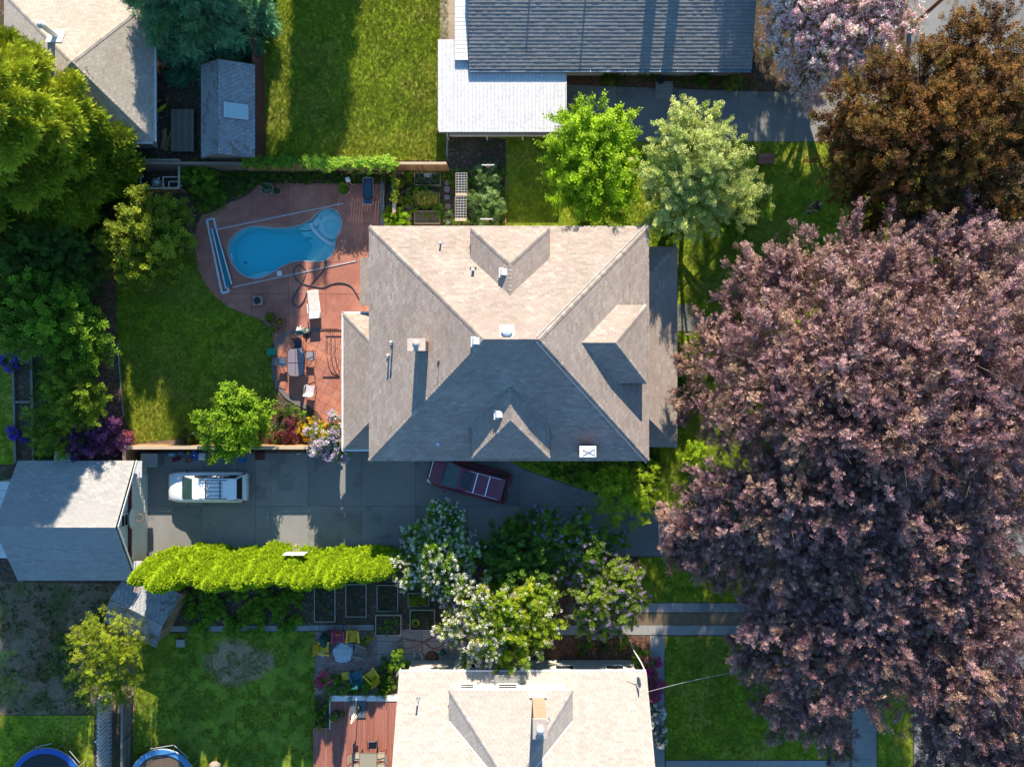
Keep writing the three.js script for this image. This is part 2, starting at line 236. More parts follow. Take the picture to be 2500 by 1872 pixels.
function sprayGeo(n, len, leafL, leafW, spread, sd) { // twig along +y with n leaves
  const keep = seed; seed = sd; const t = [];
  for (let i = 0; i < n; i++) { const k = (i + 0.5) / n, a = i * 2.4 + rr(-0.4, 0.4), out = V(Math.cos(a), rr(0.05, 0.75), Math.sin(a)).normalize(), b = V(Math.cos(a) * spread * rnd() * 0.5, len * k + rr(-0.03, 0.03), Math.sin(a) * spread * rnd() * 0.5); t.push(...leafTris(b, out, V(rr(-0.5, 0.5), 1, rr(-0.5, 0.5)).normalize(), leafL * rr(0.75, 1.2), leafW * rr(0.8, 1.2), rr(-0.1, 0.35))); }
  seed = keep; return triGeo(t);
}
function frondGeo(n, len, side, wd, droop, sd) { // flat feathery conifer spray along +y
  const keep = seed; seed = sd; const t = [];
  for (let i = 0; i < n; i++) { const k = i / n, y = len * k, L = side * (1 - 0.75 * k) * rr(0.8, 1.15); for (const s of [-1, 1]) { const b = V(0, y, -droop * k * k), d = V(s * 0.8, 0.65, rr(-0.25, 0.25)); t.push(...leafTris(b, d, V(0, 0.2, 1), L, wd, 0.1)); } }
  t.push(...leafTris(V(0, len * 0.8, -droop * 0.64), V(0, 1, -0.2), V(0, 0.2, 1), len * 0.35, wd, 0.1)); seed = keep; return triGeo(t);
}
function puffGeo(n, r, pl, sd) { const keep = seed; seed = sd; const t = []; for (let i = 0; i < n; i++) { const d = V(gs(), gs() * 0.8 + 0.25, gs()).normalize(); t.push(...leafTris(d.clone().multiplyScalar(r * rr(0.3, 0.9)), V(gs(), gs(), gs()).normalize(), d, pl, pl * 0.8, 0.1)); } seed = keep; return triGeo(t); }
function tuftGeo(n, h, w, r, sd) { const keep = seed; seed = sd; const t = []; for (let i = 0; i < n; i++) { const a = rr(0, 6.28), x = rr(-r, r), z = rr(-r, r), l = rr(0.2, 0.7) * h, hh = h * rr(0.6, 1.1), cx = Math.cos(a) * w, cz = Math.sin(a) * w; t.push([[x - cx, 0, z - cz], [x + cx, 0, z + cz], [x + Math.sin(a) * l, hh, z - Math.cos(a) * l]]); } seed = keep; return triGeo(t); }
function clumpGeo(base, n, sp, sd) { const keep = seed; seed = sd; const l = []; for (let i = 0; i < n; i++) { const g = base.clone(), q = new THREE.Quaternion().setFromUnitVectors(V(0, 1, 0), V(gs() * 0.9, 0.9, gs() * 0.9).normalize()), s = rr(0.75, 1.25); g.rotateY(rr(0, 6.28)); g.scale(s, s, s); g.applyQuaternion(q); g.translate(gs() * sp, rr(0, sp * 1.4), gs() * sp); l.push(g); } seed = keep; return mergeGeometries(l); }
const G = {
  hedge: frondGeo(4, 0.12, 0.075, 0.04, 0.02, 28),
  broad: sprayGeo(18, 0.32, 0.1, 0.066, 0.12, 11), small: sprayGeo(18, 0.26, 0.07, 0.045, 0.12, 12), big: sprayGeo(14, 0.34, 0.145, 0.1, 0.11, 13), plum: sprayGeo(26, 0.44, 0.09, 0.052, 0.13, 14), willow: sprayGeo(14, 0.34, 0.14, 0.032, 0.05, 15),
  fir: frondGeo(9, 0.42, 0.19, 0.045, 0.08, 16), cedar: frondGeo(7, 0.34, 0.2, 0.085, 0.05, 17), scale: frondGeo(5, 0.2, 0.11, 0.05, 0.03, 27), puff: puffGeo(18, 0.15, 0.1, 18), bloom: puffGeo(22, 0.12, 0.085, 19), tuft: tuftGeo(7, 0.075, 0.008, 0.06, 20), longTuft: tuftGeo(12, 0.3, 0.014, 0.07, 21), strap: tuftGeo(16, 0.55, 0.022, 0.08, 22),
};
G.hedgeClump = clumpGeo(G.hedge, 4, 0.055, 35); G.firClump = clumpGeo(frondGeo(6, 0.24, 0.1, 0.03, 0.05, 31), 6, 0.17, 32); G.cedarClump = clumpGeo(frondGeo(5, 0.2, 0.09, 0.036, 0.03, 33), 7, 0.15, 34);
const UPV = V(0, 1, 0);
function instanced(parent, name, geo, mat, items, origin, kind) { // items: [pos, up vector, scale, colour]
  const im = new THREE.InstancedMesh(geo, mat, items.length), m = new THREE.Matrix4(), q = new THREE.Quaternion(), y = new THREE.Quaternion(), c = new THREE.Color();
  items.forEach(([p, up, s, col], i) => { q.setFromUnitVectors(UPV, up); y.setFromAxisAngle(UPV, rnd() * 6.283); q.multiply(y); m.compose(origin ? p.clone().sub(origin) : p, q, V(s, s * rr(0.85, 1.15), s)); im.setMatrixAt(i, m); im.setColorAt(i, c.setRGB(...col)); });
  im.name = parent === scene ? numbered(name) : name; parent.add(im); if (kind) im.userData.kind = kind; im.frustumCulled = false; return im;
}
// sprays for lobes [u, v, h, r(survey units at that height), flatness, colour index range]
function sprays(lobes, o) {
  const { cols, pl = 1.1, k = 13, spread = 0.24, size = 1, inner = 0.45, low = -0.3, reach = [0.82, 1.14], fill = 6, up = 0.4, jitter = 0.16, ox = null } = o, out = [];
  for (const L of lobes) {
    const [u, v, h, ru, fl = 0.8] = L, c = P(u, v, h), r = ru * (CAM_H - h) / FOCAL, np = Math.round(4 * Math.PI * r * r * fl * pl * 0.75);
    for (let i = 0; i < np; i++) {
      let d; do { d = V(gs(), gs(), gs()).normalize(); } while (d.y < low);
      const f = rr(...reach), E = V(d.x * r * f, d.y * r * fl * f, d.z * r * f), tip = c.clone().add(E), base = c.clone().addScaledVector(E, inner / f), ax = tip.clone().sub(base).normalize(), tone = pick(cols), tn = rr(1 - jitter, 1 + jitter);
      for (let q = 0; q < k; q++) { const t = Math.pow(rnd(), 0.75), s = spread * (1.15 - 0.75 * t), p = base.clone().lerp(tip, t).add(V(gs() * s, gs() * s * 0.8, gs() * s)); if (p.y < 0.06) continue;
        const w = ax.clone().multiplyScalar(0.8).add(V(gs() * 0.7, up + gs() * 0.5, gs() * 0.7)).normalize(), g = tn * rr(0.85, 1.15); out.push([p, w, size * rr(0.75, 1.25), [tone[0] * g, tone[1] * g, tone[2] * g]]); }
    }
    const nf = Math.round(4.2 * r * r * r * fl * fill);
    for (let i = 0; i < nf; i++) { const d = V(gs(), gs(), gs()).normalize().multiplyScalar(r * 0.72 * Math.cbrt(rnd())); d.y *= fl; const p = c.clone().add(d), tone = pick(cols); if (p.y > 0.05) out.push([p, V(gs(), 0.6 + gs(), gs()).normalize(), size * 1.15, tone]); }
  }
  return out;
}
function tree(name, label, cat, base, lobes, o) {
  const b = P(...base), t = thing(name, label, cat, b, 0, o.group), tr = o.r ?? 0.14;
  const g = [], cen = lobes.map((L) => P(L[0], L[1], L[2])), top = cen.reduce((a, c) => Math.max(a, c.y), 0), mid = V(0, 0, 0); cen.forEach((c) => mid.add(c)); mid.multiplyScalar(1 / cen.length).sub(b);
  const fork = V(mid.x * 0.25, top * (o.fork ?? 0.35), mid.z * 0.25); g.push(taper([V(0, -0.05, 0), V(fork.x * 0.3, fork.y * 0.5, fork.z * 0.3), fork], tr, tr * 0.75, 9));
  cen.forEach((c) => { const e = c.clone().sub(b), m = fork.clone().lerp(e, 0.5).add(V(rr(-0.2, 0.2), 0.15, rr(-0.2, 0.2))); g.push(taper([fork, m, e], tr * 0.55, tr * 0.16, 6)); for (let i = 0; i < (o.twigs ?? 3); i++) { const d = V(gs(), Math.abs(gs()) + 0.2, gs()).normalize().multiplyScalar(lobes[cen.indexOf(c)][3] * 0.022); g.push(taper([m.clone().lerp(e, 0.6), e.clone().addScaledVector(d, 0.5), e.clone().add(d)], tr * 0.2, 0.012, 4)); } });
  part(t, 'trunk', J(g), o.bark ?? M.bark);
  const it = sprays(lobes, o); instanced(t, 'crown', o.geo ?? G.broad, o.mat ?? MF.leaf, it, b);
  if (o.bloom) { const bl = []; for (const [p, w, s] of it) if (rnd() < o.bloom.share && (!o.bloom.where || o.bloom.where(p))) { const c = pick(o.bloom.cols), g2 = rr(0.85, 1.1); bl.push([p.clone().addScaledVector(w, 0.3 * s), w, (o.bloom.size ?? 1) * rr(0.7, 1.3), c.map((x) => x * g2)]); } instanced(t, 'blossoms', o.bloom.geo ?? G.bloom, MF.petal, bl, b); }
  return t;
}
function conifer(name, label, base, H, R, o) { // tiers of drooping fronded boughs round a straight trunk
  const b = P(...base), t = thing(name, label, 'tree', b, 0, o.group), it = [], g = [taper([V(0, -0.05, 0), V(0, H * 0.5, 0), V(0, H * 0.98, 0)], 0.12 + H * 0.014, 0.02, 8)];
  const nb = Math.round(H * (o.boughs ?? 9)), cols = o.cols;
  for (let i = 0; i < nb; i++) {
    const k = Math.pow(i / nb, 1.1), y = H * (o.clear ?? 0.08) + H * (0.98 - (o.clear ?? 0.08)) * k, a = i * 2.39996 + rr(-0.3, 0.3), L = R * Math.pow(1 - k, o.pow ?? 0.8) * rr(0.75, 1.15) + 0.15, d = V(Math.cos(a), 0, Math.sin(a)), dr = o.droop ?? 0.22, e = V(d.x * L, y - L * dr + 0.06 * L * L * 0, d.z * L), tone = pick(cols), tn = rr(0.8, 1.2);
    if (L > 0.5) g.push(taper([V(0, y, 0), V(d.x * L * 0.5, y - L * dr * 0.3, d.z * L * 0.5), e], 0.012 + 0.012 * L, 0.008, 4));
    const n = Math.max(5, Math.round(L * L * (o.dense ?? 6) + L * 6)), sx = V(-d.z, 0, d.x);
    for (let q = 0; q < n; q++) { const s = Math.pow(rnd(), 0.6), w = (0.12 + 0.3 * L * (1 - s * 0.75)) * gs() * 0.9, p = V(0, y, 0).lerp(e, s).addScaledVector(sx, w).add(V(0, -Math.abs(w) * 0.35 + gs() * 0.1 + 0.1, 0)).add(b); if (p.y < 0.1) continue; const dir = d.clone().addScaledVector(sx, Math.sign(w) * rr(0.1, 0.9)).add(V(0, rr(-0.5, o.lift ?? 0.5), 0)).normalize(), f = tn * rr(0.8, 1.2); it.push([p, dir, (o.size ?? 1) * rr(0.75, 1.3), tone.map((x) => x * f)]); }
  }
  part(t, 'trunk', J(g), M.bark); instanced(t, 'crown', o.geo ?? G.firClump, MF.needle, it, b); return t;
}
function shrub(name, label, u, v, r, h, cols, o = {}) { // low rounded plant; r in metres
  const b = P(u, v), t = thing(name, label, o.cat ?? 'shrub', b, 0, o.group), lobes = o.lobes ?? [[u, v, h * 0.5, r * 35, h * 0.5 / r * 1.1]];
  const g = []; for (let i = 0; i < 5; i++) { const a = i * 1.26 + rnd(), q = V(Math.cos(a) * r * 0.5, h * 0.7, Math.sin(a) * r * 0.5); g.push(taper([V(q.x * 0.1, -0.03, q.z * 0.1), V(q.x * 0.4, h * 0.4, q.z * 0.4), q], 0.03, 0.008, 5)); }
  part(t, 'stem', J(g), M.bark);
  const it = sprays(lobes, { cols, pl: 5, k: 10, spread: 0.14, inner: 0.5, low: -0.5, fill: 22, size: 0.95, ...o }); instanced(t, 'foliage', o.geo ?? G.small, o.mat ?? MF.leaf, it, b);
  if (o.bloom) { const bl = []; for (const [p, w, s] of it) if (rnd() < o.bloom.share) { const c = pick(o.bloom.cols); bl.push([p.clone().addScaledVector(w, 0.26 * s), w, (o.bloom.size ?? 1) * rr(0.7, 1.25), c]); } instanced(t, 'blossoms', o.bloom.geo ?? G.bloom, MF.petal, bl, b); }
  return t;
}
const C = { // leaf colours
  spring: [[0.2, 0.34, 0.012], [0.24, 0.39, 0.02], [0.15, 0.28, 0.01]], pale: [[0.3, 0.38, 0.11], [0.34, 0.43, 0.14], [0.24, 0.33, 0.08]], mid: [[0.09, 0.19, 0.015], [0.12, 0.24, 0.02], [0.07, 0.15, 0.012]], dark: [[0.045, 0.1, 0.016], [0.06, 0.125, 0.02], [0.035, 0.08, 0.014]],
  olive: [[0.15, 0.21, 0.02], [0.2, 0.26, 0.03], [0.11, 0.16, 0.016]], gold: [[0.3, 0.36, 0.01], [0.36, 0.41, 0.014], [0.23, 0.3, 0.01]], blueFir: [[0.05, 0.13, 0.075], [0.065, 0.155, 0.08], [0.045, 0.11, 0.05]], cedar: [[0.15, 0.21, 0.018], [0.2, 0.26, 0.03], [0.1, 0.16, 0.014]],
  plum: [[0.14, 0.065, 0.08], [0.19, 0.1, 0.11], [0.1, 0.045, 0.05], [0.16, 0.085, 0.07]], bronze: [[0.22, 0.1, 0.014], [0.29, 0.145, 0.02], [0.13, 0.055, 0.014], [0.2, 0.13, 0.018]], purple: [[0.11, 0.035, 0.11], [0.14, 0.045, 0.12], [0.09, 0.028, 0.075]], burgundy: [[0.13, 0.03, 0.04], [0.17, 0.04, 0.05]],
  white: [[0.82, 0.79, 0.72], [0.86, 0.83, 0.78]], lilac: [[0.42, 0.28, 0.55], [0.5, 0.36, 0.62], [0.36, 0.22, 0.5]], pink: [[0.92, 0.66, 0.66], [0.93, 0.78, 0.75], [0.9, 0.58, 0.62], [0.93, 0.84, 0.8]], magenta: [[0.6, 0.05, 0.25], [0.7, 0.1, 0.32]], violet: [[0.2, 0.1, 0.6], [0.26, 0.14, 0.7]], yellow: [[0.75, 0.5, 0.02], [0.8, 0.58, 0.03]],
};
for (const k of ['spring', 'pale', 'mid', 'dark', 'olive', 'gold', 'blueFir', 'cedar', 'bronze', 'purple', 'burgundy']) C[k] = C[k].map((c) => c.map((x) => x * 1.45));
C.blueFir = C.blueFir.map((c) => [c[0] * 1.5, c[1] * 1.45, c[2] * 1.3]); C.cedar = C.cedar.map((c) => c.map((x) => x * 1.15));
C.plum = C.plum.map((c) => [c[0] * 2.1, c[1] * 2.35, c[2] * 2.0]); C.bronze = C.bronze.map((c) => [c[0] * 0.6, c[1] * 0.58, c[2] * 0.7]);
for (const k of ['spring', 'pale', 'mid', 'dark', 'olive', 'gold', 'cedar']) C[k] = C[k].map((c) => [c[0] * 1.17, c[1] * 1.03, c[2] * 0.55]);
C.pale = C.pale.map((c) => [c[0] * 1.02, c[1] * 1.0, c[2] * 2]);
C.gold = C.gold.map((c) => [c[0] * 0.84, c[1] * 1.06, c[2]]);
function scatter(name, label, cat, poly, n, geo, mat, cols, o = {}) { // countless small plants over a plan polygon (survey units)
  const us = poly.map((p) => p[0]), vs = poly.map((p) => p[1]), u0 = Math.min(...us), u1 = Math.max(...us), v0 = Math.min(...vs), v1 = Math.max(...vs), inside = (x, y, pg) => { let c = false; for (let i = 0, j = pg.length - 1; i < pg.length; j = i++) if ((pg[i][1] > y) !== (pg[j][1] > y) && x < (pg[j][0] - pg[i][0]) * (y - pg[i][1]) / (pg[j][1] - pg[i][1]) + pg[i][0]) c = !c; return c; };
  const area = (u1 - u0) * (v1 - v0) / 1225, it = []; const N = Math.round(area * n);
  for (let i = 0; i < N; i++) { const u = rr(u0, u1), v = rr(v0, v1); if (!inside(u, v, poly) || (o.skip ?? []).some((s) => inside(u, v, s))) continue; if (o.patchy && vn(u / 400, v / 400, 24, o.patchy) < 0.42) continue; const p = P(u, v); p.y = (o.y ?? 0) + (o.h ? rnd() * o.h : 0); const c = pick(cols), f = (0.8 + 0.4 * vn(u / 300 + 5, v / 300 + 5, 16, 7)) * rr(0.8, 1.2); it.push([p, V(gs() * (o.lean ?? 0.35), 1, gs() * (o.lean ?? 0.35)).normalize(), (o.size ?? 1) * rr(0.7, 1.3), c.map((x) => x * f)]); }
  return tag(instanced(scene, name, geo, mat, it), label, cat, undefined, 'stuff');
}
// ---------- ground, pool, paving ----------
const zPool = survey(440, 400, 4.416), zPat = survey(600, 680, 3.764);
const poolUV = [[510, 920], [520, 860], [560, 790], [620, 730], [700, 690], [800, 672], [900, 680], [1000, 688], [1100, 690], [1200, 680], [1290, 655], [1380, 615], [1430, 575], [1470, 530], [1520, 495], [1580, 478], [1640, 483], [1690, 510], [1730, 570], [1742, 650], [1725, 720], [1685, 790], [1672, 860], [1660, 930], [1630, 985], [1570, 1035], [1500, 1053], [1420, 1053], [1320, 1047], [1230, 1053], [1150, 1080], [1080, 1115], [1000, 1165], [920, 1210], [850, 1233], [790, 1237], [720, 1220], [640, 1175], [580, 1110], [540, 1040], [518, 980]].map((p) => zPool(...p));
const poolP = smooth(plan(poolUV), 90);
const grow = (pts, d) => { const c = pts.reduce((a, p) => [a[0] + p[0] / pts.length, a[1] + p[1] / pts.length], [0, 0]); return pts.map((p, i) => { const q = pts[(i + 1) % pts.length], r = pts[(i + pts.length - 1) % pts.length], t = [q[0] - r[0], q[1] - r[1]], l = Math.hypot(...t) || 1; let n = [t[1] / l, -t[0] / l]; if (n[0] * (p[0] - c[0]) + n[1] * (p[1] - c[1]) < 0 && false) n = [-n[0], -n[1]]; return [p[0] + n[0] * d, p[1] + n[1] * d]; }); };
structure('ground', flat([[-260, -260], [260, -260], [260, 260], [-260, 260]], 0, 0, [grow(poolP, -0.0)]), M.soil);
const lawnFaded = std({ roughness: 1, map: tex(1024, 20, (u, v) => {
  const a = fbm(u, v, 6, 4, 401), b = fbm(u, v, 44, 3, 407), f = fbm(u, v, 220, 2, 409); let c = mix3([0.09, 0.145, 0.01], [0.18, 0.24, 0.014], ss(0.3, 0.7, 0.5 * a + 0.5 * b));
  let du = u - 0.15, dv = v - 0.868; const r = Math.hypot(du / 0.12, dv / 0.085) + 0.9 * (fbm(u, v, 14, 4, 411) - 0.5); c = mix3(c, mix3([0.25, 0.16, 0.09], [0.34, 0.235, 0.145], b), 0.95 * ss(1.0, 0.55, r)); return c.map((x) => x * (0.62 + 0.76 * f)); }) });
const L = {
  north: [[572, -160], [968, -160], [968, 346], [560, 346]], east: [[975, 290], [1222, 283], [1222, 306], [2000, 306], [2050, 500], [1950, 1098], [1420, 1098], [1271, 1060], [1207, 1038], [1136, 1014], [1094, 992], [1094, 300]],
  back: [[252, 540], [422, 540], [432, 585], [455, 630], [500, 668], [560, 690], [590, 720], [584, 790], [590, 830], [600, 862], [585, 868], [540, 905], [430, 930], [395, 945], [290, 956], [268, 900], [250, 720]], yard: [[290, 1368], [680, 1364], [680, 1720], [285, 1720]], front: [[1438, 1374], [1838, 1374], [1838, 1640], [1438, 1640]],
  verge: [[1896, 1440], [1972, 1440], [1972, 1720], [1896, 1720]], strip: [[1380, 1203], [1700, 1203], [1700, 1300], [1380, 1300]], west: [[-80, 700], [28, 700], [36, 1002], [-80, 1004]], southwest: [[-80, 1545], [202, 1545], [202, 1720], [-80, 1720]],
};
const lawnMats = { yard: lawnFaded };
Object.keys(L).forEach((k, i) => { const m = structure('lawn', flat(plan(L[k]), 0.006, 0.006), lawnMats[k] ?? M.lawn); m.userData.label = 'mown grass lawn'; });
const GC = { green: [[0.23, 0.3, 0.008], [0.29, 0.35, 0.01], [0.18, 0.24, 0.008], [0.33, 0.31, 0.03]] };
const GL = { north: ['sunlit yellow green grass blades of the big lawn by the dark roofed house', 330, GC.green], east: ['dark green grass blades of the front lawn around the long house', 150, GC.green], back: ['green grass blades of the back lawn beside the curved patio', 330, GC.green], yard: ['thin grass blades around a bare patch beside the trampoline', 200, GC.green], front: ['dark grass blades of the square lawn under the purple trees', 200, GC.green], verge: ['grass blades of the narrow verge by the public pavement', 180, GC.green], strip: ['grass blades between the driveway and the garden path', 220, GC.green], west: ['dark grass blades of the strip behind the violet flowers', 120, GC.green], southwest: ['dark grass blades around the trampoline behind the white slatted pergola', 120, GC.green] };
for (const k in GL) scatter('grass', GL[k][0], 'grass', L[k], GL[k][1], G.tuft, MF.leaf, GL[k][2], { y: 0.006, lean: 0.3, patchy: k === 'yard' ? 3 : 0, size: 0.95 });

const inPoly = (x, y, pg) => { let c = false; for (let i = 0, j = pg.length - 1; i < pg.length; j = i++) if ((pg[i][1] > y) !== (pg[j][1] > y) && x < (pg[j][0] - pg[i][0]) * (y - pg[i][1]) / (pg[j][1] - pg[i][1]) + pg[i][0]) c = !c; return c; };
function dropInside(g, pg) { const p = g.attributes.position, keep = { position: [], normal: [], uv: [] }; for (let i = 0; i < p.count; i += 3) { const x = (p.getX(i) + p.getX(i + 1) + p.getX(i + 2)) / 3, z = (p.getZ(i) + p.getZ(i + 1) + p.getZ(i + 2)) / 3; if (inPoly(x, z, pg)) continue; for (const k in keep) { const a = g.attributes[k]; for (let j = i; j < i + 3; j++) for (let q = 0; q < a.itemSize; q++) keep[k].push(a.array[j * a.itemSize + q]); } } const r = new THREE.BufferGeometry(); for (const k in keep) r.setAttribute(k, new THREE.Float32BufferAttribute(keep[k], k === 'uv' ? 2 : 3)); return r; }
function cells(parent, name, poly, xs, zs, mats, y0, y1, gap = 0.014, fr = null, o = {}) { // cut a plan polygon [x,z] into slabs along grid lines
  for (let i = 0; i + 1 < xs.length; i++) for (let j = 0; j + 1 < zs.length; j++) {
    const g = gap / 2; let q = poly.map((p) => [...p]); let c = [[xs[i] + g, zs[j] + g], [xs[i + 1] - g, zs[j] + g], [xs[i + 1] - g, zs[j + 1] - g], [xs[i] + g, zs[j + 1] - g]]; if (fr) c = c.map(fr);
    for (let k = 0; k < 4 && q.length; k++) q = clip(q, c[k], c[(k + 1) % 4]); if (q.length < 3) continue;
    let a = 0; q.forEach((p, k) => { const r = q[(k + 1) % q.length]; a += p[0] * r[1] - r[0] * p[1]; }); if (Math.abs(a) < 0.03) continue;
    let geo = flat(q, y0, y1 + rr(-0.0015, 0.0015)); if (o.drop) geo = dropInside(geo, o.drop); const m = part(parent, name, geo, pick(mats)); if (parent === scene) m.userData.kind = 'structure';
  }
}
const gx = (l) => l.map((u) => (u - 1106) / 35), gz = (l) => l.map((v) => (v - 828) / 35);
const group = (name, kind = 'structure') => { const g = new THREE.Group(); g.name = numbered(name); g.userData.kind = kind; scene.add(g); return g; };
// driveway of cast slabs
cells(group('driveway'), 'slab', plan([[317, 978], [742, 978], [742, 957], [1075, 957], [1094, 992], [1136, 1016], [1207, 1040], [1271, 1061], [1340, 1086], [1420, 1100], [2360, 1100], [2360, 1201], [317, 1201]]), gx([317, 436.6, 551.7, 584, 665.8, 781, 897.3, 1009.6, 1122.7, 1235, 1350, 1463, 1576, 1690, 1803, 1916, 2030, 2143, 2360]), gz([950, 1092.5, 1201]), M.drive, -0.08, 0.024);
cells(group('driveway'), 'slab', plan([[1222, 183], [1600, 197], [2100, 205], [2100, 312], [1790, 306], [1222, 305]]), gx([1222, 1332, 1464, 1595, 1714, 1830, 1950, 2100]), gz([175, 315]), M.drive, -0.08, 0.024);
cells(group('road'), 'slab', plan([[1962, -260], [2420, -260], [2420, 260], [1962, 190]]), gx([1962, 2086, 2210, 2420]), gz([-260, -60, 120, 260]), M.drive, -0.08, 0.02);
cells(group('path'), 'slab', plan(rectp(1300, 1302, 1760, 1322)), gx([1300, 1380, 1460, 1540, 1620, 1700, 1760]), gz([1302, 1322]), [M.path], -0.05, 0.026);
cells(group('path'), 'slab', plan(rectp(1190, 1350, 1760, 1371)), gx([1190, 1295, 1400, 1500, 1600, 1680, 1760]), gz([1350, 1371]), [M.path], -0.05, 0.026);
cells(group('path'), 'slab', plan(rectp(1404, 1373, 1436, 1720)), gx([1404, 1436]), gz([1373, 1455, 1538, 1621, 1720]), [M.path], -0.05, 0.026);
cells(group('path'), 'slab', plan(rectp(1438, 1642, 1836, 1668)), gx([1438, 1536, 1636, 1736, 1836]), gz([1642, 1668]), [M.path], -0.05, 0.026);
cells(group('pavement'), 'slab', plan(rectp(1840, 1400, 1894, 1760)), gx([1840, 1894]), gz([1400, 1460, 1520, 1580, 1640, 1700, 1760]), [M.path], -0.05, 0.03);
cells(group('pavement'), 'slab', plan(rectp(1975, 1380, 2300, 1760)), gx([1975, 2080, 2190, 2300]), gz([1380, 1500, 1600, 1760]), [M.path], -0.05, 0.02);
cells(group('path'), 'slab', plan(rectp(950, -120, 984, 92)), gx([950, 984]), gz([-120, -40, 30, 92]), [std({ map: concreteMap(331, [0.42, 0.33, 0.24]) })], -0.05, 0.026);
cells(group('path'), 'slab', plan([[1400, 657], [1492, 657], [1492, 684], [1570, 684], [1570, 716], [1400, 716]]), gx([1400, 1492, 1570]), gz([657, 716]), [M.path], -0.05, 0.026);
part(group('mulch_bed'), 'mulch', flat(plan([[205, 560], [252, 560], [252, 720], [268, 900], [288, 955], [200, 1000], [190, 700]]), 0.012, 0.012), M.mulch);
part(group('mulch_bed'), 'mulch', flat(plan([[395, 946], [430, 931], [540, 906], [588, 868], [640, 900], [700, 985], [395, 965]]), 0.014, 0.014), M.mulch);
part(group('mulch_bed'), 'mulch', flat(plan([[290, 957], [395, 947], [395, 966], [290, 966]]), 0.01, 0.01), M.bareLawn);
part(group('mulch_bed'), 'mulch', flat(plan([[1190, 1375], [1402, 1375], [1402, 1440], [1190, 1440]]), 0.012, 0.012), M.mulch);
part(group('mulch_bed'), 'mulch', flat(plan([[1222, 155], [1640, 160], [1640, 192], [1222, 183]]), 0.012, 0.012), M.mulch);
part(group('mulch_bed'), 'mulch', flat(plan([[1310, 1324], [1740, 1324], [1740, 1349], [1310, 1349]]), 0.012, 0.012), M.bareLawn);
part(group('dirt_lot'), 'dirt', flat(plan([[-120, 1255], [290, 1262], [292, 1540], [-120, 1545]]), 0.01, 0.01), std({ roughness: 1, bumpMap: bumpGrain, bumpScale: 0.03, map: tex(1024, 14, (u, v) => { const a = fbm(u, v, 7, 4, 431), f = fbm(u, v, 200, 2, 433); let c = mix3([0.13, 0.085, 0.05], [0.26, 0.18, 0.11], a); const g = ss(0.52, 0.66, fbm(u, v, 12, 4, 437)); c = mix3(c, [0.075, 0.085, 0.018], 0.7 * g); if (fbm(u, v, 9, 4, 439) > 0.62) c = mix3(c, [0.12, 0.06, 0.025], 0.5); return c.map((x) => x * (0.55 + 0.9 * f)); }) }));

